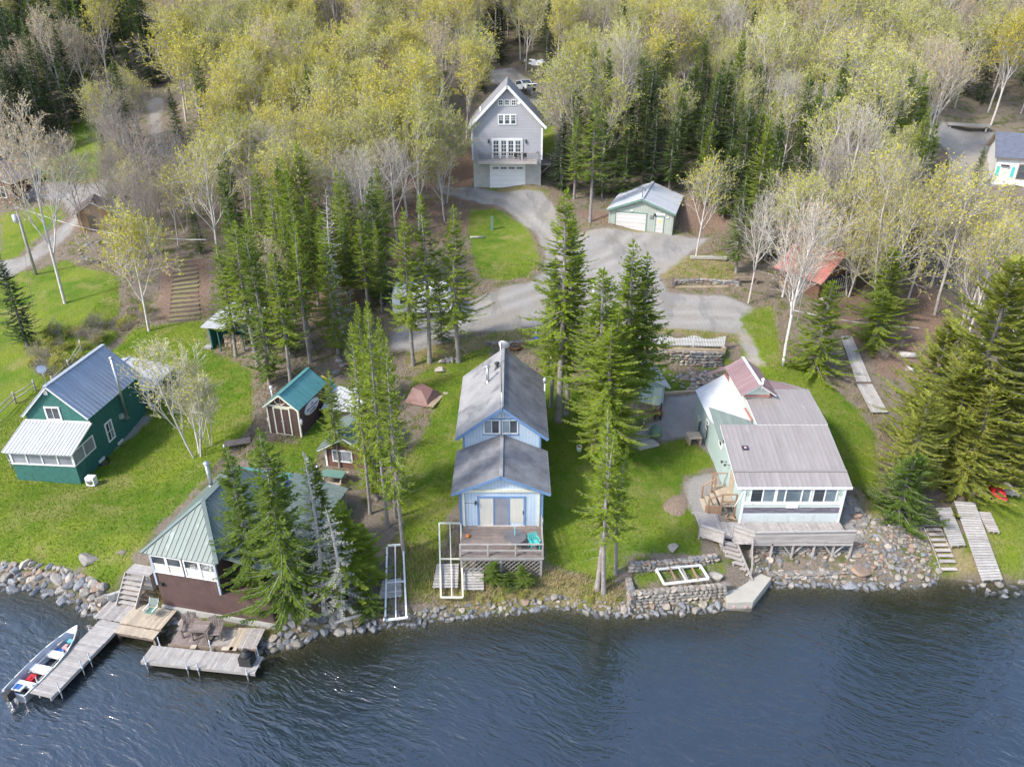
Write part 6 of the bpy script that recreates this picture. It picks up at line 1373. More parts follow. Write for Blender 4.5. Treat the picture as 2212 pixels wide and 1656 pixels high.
def stone_wall(label, line, h, rows, lo=.14, hi=.24, base=None, sink=.1, cat='stone wall', bat=.06, ms=None):
    "coursed field-stone wall: a mortar core with each stone a piece; line = plan points"
    t = thing('stone_wall', label, cat, (line[0][0], line[0][1], 0)); ox, oy = line[0]
    for (x0, y0), (x1, y1) in zip(line[:-1], line[1:]):
        L = math.hypot(x1 - x0, y1 - y0); ux, uy = (x1 - x0) / L, (y1 - y0) / L; nx_, ny_ = uy, -ux
        zb = base if base is not None else min(gz(x0 + nx_ * .5, y0 + ny_ * .5), gz(x1 + nx_ * .5, y1 + ny_ * .5)) - sink
        MB().beam((x0 - ox - nx_ * .2, y0 - oy - ny_ * .2, zb + h / 2 - .05), (x1 - ox - nx_ * .2, y1 - oy - ny_ * .2, zb + h / 2 - .05), .26, h - .06, (0, 0, 1)).build('core', 'stone_a', t)
        for r_ in range(rows):
            s = rr.uniform(0, .1); z = zb + h * (r_ + .5) / rows
            while s < L:
                w = rr.uniform(lo, hi) * 1.5; o = link('stone', rr.choice(ms or ROCK), t, (x0 + ux * (s + w / 2) - ox + nx_ * (.0 - bat * r_ / rows), y0 + uy * (s + w / 2) - oy + ny_ * (.0 - bat * r_ / rows), z + rr.uniform(-.02, .02)))
                o.scale = (w * .56, .13, h / rows * .72); o.rotation_euler = (rr.uniform(-.1, .1), rr.uniform(-.12, .12), math.atan2(uy, ux) + rr.uniform(-.1, .1)); s += w
        s = 0
        while s < L:
            w = rr.uniform(lo, hi) * 1.6; o = link('stone', rr.choice(ms or ROCK), t, (x0 + ux * (s + w / 2) - ox - nx_ * .2, y0 + uy * (s + w / 2) - oy - ny_ * .2, zb + h - .04)); o.scale = (w * .55, .17, .08); o.rotation_euler[2] = math.atan2(uy, ux) + rr.uniform(-.15, .15); s += w
    return t
stone_wall('pale mortared stone wall standing in the lake below the lawn', [(6.7, 32.35), (12.35, 33.0)], 1.3, 6, .16, .3, base=-.1, ms=[ROCK[1], ROCK[4], ROCK[0], ROCK[1], ROCK[7]])
stone_wall('side return of the mortared wall beside the dry bank', [(6.7, 34.2), (6.7, 32.35)], 1.25, 5, .16, .3, base=-.1)
stone_wall('low dark stone wall behind the small grass terrace', [(6.9, 34.25), (9.0, 34.35), (12.1, 34.95)], .55, 3, .14, .26, base=1.15)
stone_wall('tall field-stone retaining wall below the white picket fence', [(10.6, 59.3), (13.6, 59.0), (16.6, 58.7), (18.2, 58.8), (18.9, 59.9)], 1.65, 6, .2, .4, base=2.55)
stone_wall('lower row of fitted ledge stones below the plank deck', [(15.4, 34.75), (18.5, 34.75), (21.4, 34.95)], .5, 3, .16, .34, base=.05)
stone_wall('upper row of fitted stones directly under the plank deck', [(14.9, 36.2), (18.0, 36.05), (21.2, 36.25)], .75, 4, .16, .34, base=.75)
stone_wall('low dry-stone wall behind the blue cabin', [(-2.4, 60.1), (-.2, 60.0), (1.8, 60.6)], .5, 3, .2, .36)
stone_wall('coursed block edging beside the gravel yard', [gp(1452, 615)[:2], gp(1520, 612)[:2], gp(1592, 618)[:2]], .7, 4, .22, .4, sink=.2)
x, y, z = gp(1480, 805)
stone_set('stone_pile', 'heap of broken stones below the tall retaining wall', 'rocks', [(x + rr.gauss(0, 1.1) + k * .012, y + rr.gauss(0, .8) - k * .02, 2.55 + rr.uniform(0, .28), rr.uniform(.12, .28)) for k in range(110)])
x, y, z = gp(720, 795)
stone_set('brook_stones', 'grey stones lying in the brook above the brown shed', 'rocks', [(a + rr.gauss(0, .5), b + rr.gauss(0, .5), gz(a, b) + .12, rr.uniform(.12, .35)) for k in range(60) for a, b in [(lambda q: (BR2[0][0] + (BR2[3][0] - BR2[0][0]) * q, BR2[0][1] + (BR2[3][1] - BR2[0][1]) * q))(rr.random())]])
stone_set('stone_ring', 'ring of stones round a brush pile by the lane', 'rocks', [(gp(218 + 45 * math.cos(a), 545 + 22 * math.sin(a))[0], gp(218 + 45 * math.cos(a), 545 + 22 * math.sin(a))[1], gp(218 + 45 * math.cos(a), 545 + 22 * math.sin(a))[2], rr.uniform(.18, .3)) for a in [k * .33 for k in range(19)]])
stone_set('stone_heap', 'small heap of field stones beside the three firs', 'rocks', [(gp(965, 782)[0] + rr.gauss(0, .35), gp(965, 782)[1] + rr.gauss(0, .2), gp(965, 782)[2] + .1, rr.uniform(.15, .28)) for k in range(12)])
def fire_ring():
    x, y, z = gp(1114, 752); t = thing('fire_ring', 'rusty steel fire ring on the grass behind the blue cabin', 'fire ring', (x, y, z))
    MB().lathe([(.55, 0), (.55, .28), (.51, .28), (.51, .02)], 24).build('ring', 'rust', t); MB().lathe([(.5, .05), (.05, .08)], 16).build('ash_bed', 'black', t)
fire_ring()
def pier():
    t = thing('concrete_pier', 'angled concrete pier slab beside the deck stairs', 'pier', (13.8, 33.6, 0)); p = [(-1.42, -1.2), (.03, -1.15), (1.72, .85), (.9, 1.5), (.2, .75), (-1.4, -.1)]
    MB().prism([(a, b) for a, b in p], -.9, .45, 'z').build('slab', 'slab', t); MB().prism([(a * .985, b * .985) for a, b in p], .45, .47, 'z').build('top_skim', 'slab', t)
    for x in (-1.05, -.35): MB().box(x - .06, x + .06, -1.23, -1.18, .05, .2).build('marker', 'pink', t)
pier()
pipe_frame('white aluminium dock frame lying on the small grass terrace', [(8.5, 34.2, 1.35), (11.15, 34.5, 1.4), (11.4, 33.4, 1.35), (8.75, 33.0, 1.3)], (), 'white', .06)
t = thing('loose_boards', 'bare boards laid across the white frame on the terrace', 'boards', (9.9, 33.8, 1.4))
for k, x in enumerate((-.55, .15, .75)): MB().beam((x - .05, .5, .02), (x + .1, -.55, .0), .1, .04).build('board', 'wood_new' if k != 1 else 'wood_silver', t)

# ---------------------------------------------------------------- fences, posts, steps, odds and ends
def picket_fence():
    a, b = (10.6, 60.05), (18.5, 59.5); L = math.hypot(b[0] - a[0], b[1] - a[1]); t = thing('picket_fence', 'white picket fence with scalloped top above the stone retaining wall', 'fence', (a[0], a[1], 4.3), heading(a, b))
    me = {}
    for i in range(int(L / .135)):
        x = .05 + i * .135; k = round(6 * (.5 + .5 * math.cos(2 * math.pi * x / 2.62))) ; h = .78 + .05 * k
        if k not in me: me[k] = MB().prism([(-.04, .08), (.04, .08), (.04, h - .06), (0, h), (-.04, h - .06)], -.012, .012).mesh('picket', 'white')
        link('picket', me[k], t, (x, -.035, 0))
    for z in (.25, .68): MB().box(0, L, -.02, .02, z - .04, z + .04).build('rail', 'white', t)
    for k in range(4): x = .02 + k * (L - .04) / 3; MB().box(x - .05, x + .05, -.02, .08, -.6, 1.0).build('post', 'white', t)
    MB().box(L + .1, L + .25, -.1, .05, -.6, 1.25).build('end_post', 'timber', t)
    q = thing('timber_kerb', 'pale timber beams laid along the top of the retaining wall', 'timbers', (a[0], a[1] - .55, 4.25), heading(a, b)); MB().box(0, L * .52, -.1, .1, -.15, .12).build('beam', 'timber_pale', q); MB().box(L * .52, L, -.12, .08, -.15, .1).build('beam', 'timber_pale', q); MB().box(L - .3, L, -.15, .2, -.4, .3).build('end_block', 'timber_pale', q)
picket_fence()
def split_rail(label, pts):
    t = thing('split_rail_fence', label, 'fence', (*gp(*pts[0])[:2], 0)); w = [gp(*p) for p in pts]; o = w[0]
    for k, p in enumerate(w): MB().tube((p[0] - o[0], p[1] - o[1], p[2] - .3), (p[0] - o[0], p[1] - o[1], p[2] + 1.05), .08, .07, 7).build('post', 'wood_weathered', t)
    for p, q in zip(w[:-1], w[1:]):
        for h in (.4, .8): MB().tube((p[0] - o[0], p[1] - o[1], p[2] + h), (q[0] - o[0], q[1] - o[1], q[2] + h + rr.uniform(-.05, .05)), .05, .045, 6).build('rail', 'wood_weathered', t)
split_rail('split rail fence running along the brook behind the cottage', [(118, 838), (152, 802), (178, 760)]); split_rail('split rail fence on the open lawn beside the cottage', [(-30, 930), (35, 872), (78, 845)])
def timber_steps():
    t = thing('timber_steps', 'broad flight of dark timber steps cut into the grassy slope', 'steps', (*gp(400, 690)[:2], 0)); o = gp(400, 690)
    for k in range(14):
        f = k / 13; u0, v0 = 365 + 10 * f, 697 - 125 * f; u1, v1 = 432 - 8 * f, 690 - 127 * f; a, b = gp(u0, v0), gp(u1, v1); z = (a[2] + b[2]) / 2
        MB().beam((a[0] - o[0], a[1] - o[1], z + .05), (b[0] - o[0], b[1] - o[1], z + .05), .22, .24).build('timber', 'timber', t)
        MB().slab([(a[0] - o[0], a[1] - o[1] + .1, z + .12), (b[0] - o[0], b[1] - o[1] + .1, z + .12), (b[0] - o[0], b[1] - o[1] + .9, z + .13), (a[0] - o[0], a[1] - o[1] + .9, z + .13)], -.1).build('tread', 'dry_soil', t)
M['dry_soil'] = mk('dry_soil', (.24, .21, .10), (.17, .17, .06), 2.5, .95, bump=.03, bscale=9)
timber_steps()
def utility_pole():
    x, y, z = gp(78, 594); h = htop(x, y, 440) - z; t = thing('utility_pole', 'pale wooden utility pole with transformer beside the lane', 'pole', (x, y, z))
    MB().tube((0, 0, -.5), (0, 0, h), .16, .12, 10).build('pole', 'wood_weathered', t); MB().beam((-.9, 0, h - .5), (.9, 0, h - .5), .1, .12).build('crossarm', 'timber', t)
    MB().lathe([(.22, 0), (.25, .1), (.25, .75), (.12, .85)], 14).build('transformer', 'alu', t, (-.38, 0, h - 1.9))
    for sx in (-.8, 0, .8): MB().lathe([(.05, 0), (.07, .1), (.04, .2)], 8).build('insulator', 'black', t, (sx, 0, h - .44))
    w = thing('service_wire', 'thin service wire running from the utility pole to the cottage', 'wire', (x, y, z + h - .6)); e = (-32.3 - x, 46.0 - y, 9.0 - z - h + .6)
    MB().path([tuple(e[i] * f - (1.2 * math.sin(math.pi * f) if i == 2 else 0) for i in range(3)) for f in [k / 10 for k in range(11)]], .012, 4).build('cable', 'black', w)
    w2 = thing('service_wire', 'pale overhead cable from the utility pole towards the thicket', 'wire', (x, y, z + h - .3)); g2 = gp(480, 700); e = (g2[0] - x, g2[1] - y, g2[2] + 8 - z - h + .3)
    MB().path([tuple(e[i] * f - (1.0 * math.sin(math.pi * f) if i == 2 else 0) for i in range(3)) for f in [k / 10 for k in range(11)]], .022, 4).build('cable', 'white', w2)
    a, b = at(1706, 668, 6.2), at(1985, 708, 6.0); w3 = thing('service_wire', 'white cable strung from the birch across the leafy slope', 'wire', a); e = [b[i] - a[i] for i in range(3)]
    MB().path([tuple(e[i] * f - (.3 * math.sin(math.pi * f) if i == 2 else 0) for i in range(3)) for f in [k / 8 for k in range(9)]], .03, 5).build('cable', 'white', w3)
utility_pole()
def tarp_pile():
    x, y, z = gp(912, 862); t = thing('tarp_pile', 'lumber pile under a red-brown tarp beside the fir grove', 'lumber pile', (x, y, z), -20)
    v = [(-.9, -.8, .35), (.8, -.8, .3), (1.0, .9, .45), (-.7, 1.1, .5), (-.75, -.1, .95), (.1, -.2, .85), (.75, .5, .75), (-.4, .8, 1.0), (-1.1, -1.0, -.05), (1.0, -1.0, -.05), (1.3, 1.1, .0), (-.9, 1.4, 0)]
    MB().add(v, [(8, 9, 1, 0), (9, 10, 2, 1), (10, 11, 3, 2), (11, 8, 0, 3), (0, 1, 5, 4), (1, 2, 6, 5), (2, 3, 7, 6), (3, 0, 4, 7), (4, 5, 6, 7)]).build('tarp', 'tarp', t)
    for k in range(3): MB().box(1.0 + k * .16, 1.13 + k * .16, -1.0, 1.2, 0, .12).build('lumber', 'timber_pale', t)
    for k in range(4): MB().box(1.0 + .1 * k, 1.4 + .1 * k, 1.1, 1.35, .02 + .05 * k, .06 + .05 * k).build('lumber', 'wood_tan', t)
tarp_pile()
def shed_clutter():
    x, y, z = -14.3, 51.45, 2.55; t = thing('sled_boat', 'sky blue plastic hull stood on end against the brown shed', 'boat', (x, y, z), -8)
    pr = [(-.5, 0), (.5, 0), (.55, .6), (.52, 1.6), (.36, 2.2), (0, 2.55), (-.36, 2.2), (-.52, 1.6), (-.55, .6)]
    MB().prism(pr, 0, .1).build('hull', 'sky_plastic', t); MB().prism([(a * .72, .25 + b * .8) for a, b in pr], -.05, 0).build('cockpit', 'sky_plastic', t); MB().box(-.12, .12, -.07, -.05, 1.3, 1.8).build('vent', 'ink', t); t.rotation_euler[0] = R(-12)
    w = thing('wheelbarrow', 'blue tray wheelbarrow parked behind the brown shed', 'wheelbarrow', (-13.7, 51.2, gz(-13.7, 51.2)), 25)
    v = [(-.3, -.25, .42), (.3, -.25, .42), (.3, .25, .42), (-.3, .25, .42), (-.55, -.42, .78), (.5, -.42, .78), (.5, .42, .78), (-.55, .42, .78)]
    MB().add(v, [(0, 3, 2, 1), (0, 1, 5, 4), (1, 2, 6, 5), (2, 3, 7, 6), (3, 0, 4, 7)]).build('tray', 'blue_plastic', w); MB().tube((-.62, -.07, .22), (-.62, .07, .22), .22, .22, 16).build('wheel', 'tyre', w)
    for sy in (-.2, .2): MB().tube((-.6, sy * .4, .22), (.95, sy * 1.4, .62), .022).tube((.2, sy * 1.2, 0), (.1, sy, .45), .018).build('handle', 'wood_tan', w)
    c = thing('clutter_bin', 'low blue bin with white lids behind the shed', 'bin', (-13.7, 52.6, gz(-13.7, 52.6)), 10); MB().box(-.4, .4, -.3, .3, 0, .5).build('bin', 'blue_plastic', c); MB().slab([(-.6, -.3, .52), (.7, -.4, .58), (.7, .0, .6), (-.6, .1, .54)], .03).build('lid', 'white', c)
    g = thing('gas_can', 'small red fuel can by the blue bin', 'can', (-13.4, 52.0, gz(-13.4, 52.0))); MB().box(-.15, .15, -.1, .1, 0, .32).build('body', 'red_plastic', g); MB().tube((.1, 0, .32), (.2, 0, .45), .02).build('spout', 'yellow', g)
    h = thing('hose_coil', 'yellow and white coil hanging on the corner of the shed eave', 'hose', (-14.6, 51.7, 4.9)); MB().path([(.3 * math.cos(k * .7), .12 * math.sin(k * 1.1), .22 * math.sin(k * .7) + .02 * k) for k in range(14)], .035, 6).build('coil', 'yellow', h)
    b = thing('plank_bridge', 'short brown plank bridge over the brook', 'bridge', (*gp(515, 965)[:2], gp(515, 965)[2] + .3), 20)
    for k in range(5): MB().box(-.9, .9, -.4 + k * .17, -.25 + k * .17, 0, .05).build('board', 'wood_dark', b)
    l = thing('path_lamp', 'black path lamp beside the lodge back roof', 'lamp', (*gp(492, 1000)[:2], gp(492, 1000)[2])); MB().tube((0, 0, 0), (0, 0, 1.2), .03).build('post', 'black', l); MB().lathe([(.05, 1.1), (.14, 1.2), (.1, 1.4), (.02, 1.48)], 10).build('lantern', 'galv', l)
shed_clutter()
def yard_things():
    x, y, z = gp(1415, 948); t = thing('covered_grill', 'kettle grill under a green cover on the gravel', 'grill', (x, y, z))
    MB().lathe([(.42, .25), (.5, .4), (.47, .75), (.36, 1.0), (.12, 1.12), (.02, 1.14)], 14).build('cover', 'green_cloth', t)
    for k in range(3): a = k * 2.09; MB().tube((.3 * math.cos(a), .3 * math.sin(a), -.03), (.2 * math.cos(a), .2 * math.sin(a), .4), .025).build('leg', 'black', t)
    s = thing('stone_slab', 'pale concrete paving slab beside the covered grill', 'slab', (*gp(1396, 962)[:2], gp(1396, 962)[2]), 25); MB().box(-.85, .85, -.42, .42, -.05, .1).build('slab', 'slab', s)
    b = thing('bench', 'grey wooden bench beside the pale green shed', 'bench', (*gp(1372, 915)[:2], gp(1372, 915)[2]), 4); MB().box(-.8, .8, -.2, .2, .42, .47).build('seat', 'wood_silver', b)
    for sx in (-.65, .65): MB().box(sx - .05, sx + .05, -.18, .18, 0, .42).build('leg', 'wood_silver', b)
    p = thing('bbq_stove', 'rusty barrel stove on the gravel beside the pale green shed', 'stove', (*gp(1420, 905)[:2], gp(1420, 905)[2])); MB().tube((-.3, 0, .55), (.3, 0, .55), .28, .28, 14).build('barrel', 'rust', p); MB().box(-.25, -.2, -.2, .2, 0, .4).box(.2, .25, -.2, .2, 0, .4).build('leg', 'black', p); MB().tube((.2, 0, .8), (.2, 0, 1.4), .06).build('flue', 'black', p)
    k = thing('kerb_timber', 'long timber edging the gravel beside the lawn', 'timber', (*gp(1435, 852)[:2], gp(1435, 852)[2])); q = gp(1525, 846); o = gp(1435, 852); MB().beam((0, 0, .08), (q[0] - o[0], q[1] - o[1], q[2] - o[2] + .08), .22, .2).build('beam', 'timber_pale', k)
    pt = thing('picnic_bench', 'tan plank potting bench against the aqua house wall', 'bench', (13.4, 47.2, gz(13.4, 47.2)), 4)
    for j in range(5): MB().box(-.5, .5, -.5 + j * .2, -.32 + j * .2, .6, .64).build('board', 'wood_tan', pt)
    for sx in (-.4, .4): MB().box(sx - .05, sx + .05, -.45, .45, 0, .6).build('leg', 'wood_tan', pt)
    m = thing('mulch_pile', 'low heap of pinkish brown mulch on the lawn beside the gravel', 'mulch', (*gp(1460, 1090)[:2], gp(1460, 1090)[2] - .06), 55)
    bm = MB(); n = 18; vs = [(0, 0, .2)]; fs = []
    for ri, (rad, zz) in enumerate(((.45, .17), (.8, .1), (1.05, -.02))):
        for i in range(n): a = 6.283 * i / n; k_ = rad * (1 + .12 * math.sin(3 * a + ri)); vs.append((k_ * 1.25 * math.cos(a), k_ * .85 * math.sin(a), zz + rr.uniform(-.03, .03)))
    for i in range(n): fs.append((0, 1 + i, 1 + (i + 1) % n))
    for ri in range(2):
        for i in range(n): a, b_ = 1 + ri * n + i, 1 + ri * n + (i + 1) % n; fs.append((a, a + n, b_ + n, b_))
    bm.add(vs, fs, True).build('heap', 'mulch', m)
    fw = thing('firewood_heap', 'small heap of split wood at the corner of the aqua house', 'firewood', (13.85, 38.3, gz(13.85, 38.3)))
    for j in range(16): MB().tube((0, 0, 0), (.35, 0, 0), .05, .045, 6).build('log', rr.choice(('wood_new', 'timber', 'log_end')), fw, (rr.uniform(-.4, .15), rr.uniform(-.2, .2), .05 + .04 * (j // 4)), rr.uniform(-1, 1))
    bk = thing('flower_bucket', 'pale green bucket planter standing on the shaded lawn', 'bucket', (*gp(1251, 975)[:2], gp(1251, 975)[2])); MB().lathe([(.16, 0), (.21, .42), (.19, .42), (.17, .3)], 16).build('bucket', 'aqua_pale', bk); MB().lathe([(.17, .36), (.02, .38)], 12).build('soil', 'orange', bk)
    pk = thing('pumpkin', 'small orange pumpkin on the blue cabin deck', 'pumpkin', (-.65 - 2.0, 36.85 - 1.1, 2.5)); MB().lathe([(.02, .0), (.11, .02), (.14, .09), (.1, .16), (.02, .18)], 12).build('fruit', 'orange', pk); MB().tube((0, 0, .16), (.02, 0, .22), .015).build('stem', 'timber', pk)
    for lab, u, v in (('marker post with blue float beside the firs at the cabin', 1157, 735), ('marker post with blue float in the gravel yard', 1281, 640)):
        x, y, z = gp(u, v); mp = thing('marker_post', lab, 'post', (x, y, z)); MB().box(-.09, .09, -.09, .09, -.2, 1.3).build('post', 'white_paint', mp); MB().lathe([(.05, -.15), (.2, -.05), (.2, .08), (.05, .18)], 12).build('float', 'blue_plastic', mp, (.05, -.16, .25)); MB().lathe([(.04, 1.3), (.14, 1.36), (.1, 1.5), (.02, 1.56)], 10).build('finial', 'alu', mp)
    for lab, u0, v0, u1, v1, r in (('weathered log lying on the leafy slope', 1940, 772, 1985, 775, .28), ('second weathered log beside the yellow-green spruces', 1955, 800, 1990, 806, .2), ('fallen pole across the leaf-covered ground', 640, 640, 700, 625, .1), ('pale plank lying at the edge of the round lawn', 1016, 515, 1047, 514, .12), ('driftwood log along the shore below the lodge', 720, 1352, 800, 1325, .12)):
        a, b_ = gp(u0, v0), gp(u1, v1); lg = thing('log', lab, 'log', (a[0], a[1], a[2])); MB().tube((0, 0, r * .8), (b_[0] - a[0], b_[1] - a[1], b_[2] - a[2] + r * .8), r, r * .85, 9).build('trunk', 'dead_wood', lg)
    x, y, z = gp(1150, 142); sh_ = thing('plastic_sheeting', 'crumpled white plastic sheeting heaped behind the parking pad', 'sheeting', (x - 2.5, y, z)); vs = []; nx_, ny_ = 14, 6
    for j in range(ny_):
        for i in range(nx_): e = min(i, nx_ - 1 - i, 3) / 3 * min(j, ny_ - 1 - j, 2) / 2; vs.append((i * .42, j * .5, (.1 + rr.uniform(.2, 1.0)) * e))
    MB().add(vs, [(j * nx_ + i, j * nx_ + i + 1, (j + 1) * nx_ + i + 1, (j + 1) * nx_ + i) for j in range(ny_ - 1) for i in range(nx_ - 1)]).build('sheet', 'white_paint', sh_)
    bn = thing('timber_bench', 'rough timber bench at the end of the block edging', 'bench', (*gp(1612, 612)[:2], gp(1612, 612)[2]), 0); MB().box(-1.2, 1.2, -.25, .25, .5, .62).build('seat', 'timber', bn); MB().box(-1.0, -.8, -.2, .2, 0, .5).box(.8, 1.0, -.2, .2, 0, .5).build('leg', 'timber', bn)
    sl = thing('stone_bench', 'flat stone bench beside the thin twin-stemmed tree', 'bench', (*gp(1530, 560)[:2], gp(1530, 560)[2]), -4); MB().box(-1.9, 1.9, -.3, .3, .05, .28).build('seat', 'slab', sl); MB().box(-1.8, -1.5, -.25, .25, -.1, .05).box(1.5, 1.8, -.25, .25, -.1, .05).build('support', 'stone_a', sl)
    ed = thing('timber_kerb', 'brown timber laid in front of the block edging', 'timbers', (*gp(1452, 622)[:2], gp(1500, 622)[2] - .1), 1); MB().box(0, 5.6, -.12, .12, -.05, .22).build('beam', 'timber_pale', ed); MB().box(-.15, .1, -.2, .2, -.2, 1.3).build('end_post', 'timber', ed)
    pi = thing('road_marker', 'dark green post at the edge of the round lawn', 'post', (*gp(1063, 497)[:2], gp(1063, 497)[2])); MB().box(-.14, .14, -.08, .08, -.2, 1.5).build('post', 'sage_trim', pi); MB().box(-.16, .16, -.1, .1, 1.5, 1.56).build('cap', 'sage_trim', pi)
    tk = thing('picnic_table', 'green-topped picnic table behind the lodge', 'table', (*gp(722, 1045)[:2], gp(722, 1045)[2] + .1), -10); MB().box(-.8, .8, -.4, .4, .68, .74).build('tabletop', 'sage_trim', tk)
    for sy in (-.7, .7): MB().box(-.8, .8, sy - .13, sy + .13, .4, .45).build('bench_seat', 'wood_tan', tk)
    for sx in (-.6, .6): MB().beam((sx, -.7, 0), (sx, .2, .7), .08, .06).beam((sx, .7, 0), (sx, -.2, .7), .08, .06).build('leg', 'wood_tan', tk)
    cb = thing('cinder_blocks', 'stack of cinder blocks at the foot of the lodge stairs', 'blocks', (-22.85, 32.35, .75), 30)
    for j in range(4): MB().box(-.2, .2, -.1, .1, 0, .19).build('block', 'concrete', cb, (.05 * (j % 2) + .42 * (j // 2), 0, .2 * (j % 2)))
M['mulch'] = mk('mulch', (.36, .27, .20), (.22, .16, .115), 9, .95, bump=.12, bscale=16, spots=((.14, .16, .05), 3, .6))
yard_things()
# ---------------------------------------------------------------- grass: short blades on the lawns, dry tufts on the shore bank
def blades(name, label, n, area, mat, h0, h1, pred, seed, wid=.22):
    r = np.random.default_rng(seed); x = r.uniform(area[0], area[1], n * 6); y = r.uniform(area[2], area[3], n * 6)
    k = pred(x, y); x, y = x[k][:n], y[k][:n]; z = ZT(x, y); m = len(x); a = r.uniform(0, 6.283, m); h = r.uniform(h0, h1, m); w = h * wid; ln = r.normal(0, .35, (m, 2)) * h[:, None]
    p0 = np.stack([x - np.cos(a) * w, y - np.sin(a) * w, z - .01], 1); p1 = np.stack([x + np.cos(a) * w, y + np.sin(a) * w, z - .01], 1); p2 = np.stack([x + ln[:, 0], y + ln[:, 1], z + h], 1)
    V = np.stack([p0, p1, p2], 1).reshape(-1, 3); F = np.arange(3 * m).reshape(-1, 3)
    me = bpy.data.meshes.new(name); me.vertices.add(len(V)); me.vertices.foreach_set('co', V.ravel()); me.loops.add(3 * m); me.loops.foreach_set('vertex_index', F.ravel()); me.polygons.add(m); me.polygons.foreach_set('loop_start', np.arange(0, 3 * m, 3)); me.update(calc_edges=True)
    me.materials.append(M[mat]); return tag(link(name, me), label, 'grass', kind='stuff')
foots = lambda x, y: np.all([(x - a) ** 2 + (y - b) ** 2 > (c * .75) ** 2 for a, b, c in KEEP], axis=0)
blades('lawn_grass', 'short green grass growing on the lawns', 90000, (-40, 36, 33, 76), 'grass', .05, .14, lambda x, y: (region('lawn', x, y) > .1) & (region('gravel', x, y) < -.2), 3)
blades('dry_grass', 'dry tan grass tufts along the shore bank', 11000, (-22, 8, 29, 38), 'dead_grass', .1, .34, lambda x, y: (region('dry', x, y) > -.2) & (y - np.interp(x, SX, SY) > .25), 4, .09)
blades('leaf_litter', 'dead leaves strewn over the forest floor', 45000, (-60, 60, 44, 112), 'litter', .03, .10, lambda x, y: (region('lawn', x, y) < -.2) & (region('gravel', x, y) < -.4), 6, 1.0)
blades('wild_grass', 'dry wild grass along the drive and brook', 16000, (-45, 40, 44, 92), 'dead_grass', .12, .4, lambda x, y: (region('lawn', x, y) < .2) & (region('gravel', x, y) < -.3) & ((region('gravel', x, y) > -2.5) | (region('dry', x, y) > 0) | (region('lawn', x, y) > -1.2)), 5, .09)

# ---------------------------------------------------------------- single trees that stand out
T = tree_px
T('fir_a', 893, 790, 453, 'slender fir with bare lower trunk next to the white trailer, first of three', None)
T('fir_b', 928, 783, 424, 'tall thin fir in the middle of the row of three by the turning circle')
T('fir_a', 991, 783, 447, 'full-crowned fir at the lawn end of the row of three by the turning circle', None, wide=1.15)
T('spruce_a', 955, 745, 560, 'small shaded spruce between the trunks of the three tall firs', None, wide=.9)
T('fir_b', 838, 1140, 655, 'tall fir with long bare pale trunk between the tarp pile and the boat rack', None, wide=.62)
T('fir_a', 872, 1198, 725, 'slim fir with pale bare trunk beside the empty boat lift frame', None, wide=.62)
T('fir_b', 800, 1110, 700, 'third slim fir beside the tall pale-trunked fir', None, wide=.62)
T('fir_b', 855, 1120, 690, 'slim fir standing close behind the tall pale-trunked fir', None, wide=.55)
T('fir_c', 815, 1080, 770, 'shorter bright green fir hiding the log bunkhouse', None, wide=1.0)
T('fir_a', 735, 1010, 800, 'small light green fir in front of the pale roofed log bunkhouse', None, wide=1.0)
T('fir_c', 795, 880, 655, 'dense bright green fir behind the brown lodge shed', None, wide=1.05)
T('shore_a', 560, 1285, 968, 'dark full spruce growing against the corner of the green hip-roofed lodge', None, wide=1.0)
T('shore_a', 628, 1335, 930, 'tallest shoreline spruce covering the side of the green hip-roofed lodge', None, wide=1.0)
T('lichen', 700, 1325, 985, 'grey dead tree hung with lichen beside the lodge deck', None)
T('shore_b', 760, 1295, 1085, 'bright green fir with crooked trunk on the bank next to the boat lift frame', None, wide=1.5)
T('fir_c', 800, 1265, 1130, 'young fir behind the white wheeled dock frame', None, wide=1.6)
T('lichen', 735, 1335, 1090, 'lichen-hung dead spruce on the shore beside the crooked fir', None, wide=1.6)
T('spruce_a', 700, 1200, 990, 'small spruce between the lodge deck and the tall firs', None, wide=1.3)
T('bushy', 795, 1330, 1262, 'small round spruce bush at the shore beside the white wheeled frame', None, wide=1.2)
T('snag', 665, 1340, 1090, 'bare grey snag leaning over the shore rocks', None, lean=(.1, .1))
T('fir_b', 1206, 910, 412, 'very tall narrow fir behind the blue cabin with mottled grey trunk', None, wide=1.15)
T('fir_a', 1222, 895, 468, 'tall fir sharing a clump with the tallest one behind the blue cabin', None, wide=1.0)
T('fir_a', 1190, 880, 560, 'darker spruce at the back of the clump by the blue cabin', None, wide=1.0)
T('fir_b', 1282, 975, 583, 'fir in the middle clump between the blue cabin and the aqua house', None, wide=1.4)
T('fir_a', 1338, 930, 522, 'narrow-topped fir behind the dense clump beside the gravel yard', None, wide=1.25)
T('fir_a', 1368, 915, 549, 'dark narrow-topped spruce nearest the white picket fence', None, wide=1.25)
T('fir_c', 1318, 985, 668, 'dense bushy fir with pale cones in its top, front of the middle clump', None, wide=1.4)
T('fir_a', 1300, 1010, 700, 'thin fir tucked in the middle clump on the mown lawn', None, wide=1.5)
T('sparse', 1290, 1275, 870, 'thin ragged fir with white trunk at the top of the shore bank')
T('sparse', 1304, 1280, 930, 'second ragged fir with white trunk at the top of the shore bank', None)
T('sparse', 1330, 1240, 960, 'short ragged fir behind the two white-trunked firs on the bank', None)
T('dark_b', 60, 748, 540, 'broad dark spruce on the lawn beside the split rail fence', None, wide=1.2)
T('spruce_b', 292, 345, 120, 'tall spruce standing beside the curve of the gravel lane', None, wide=1.0)
T('dark_a', 105, 320, 135, 'broad dark spruce at the edge of the upper clearing', None, wide=1.2)
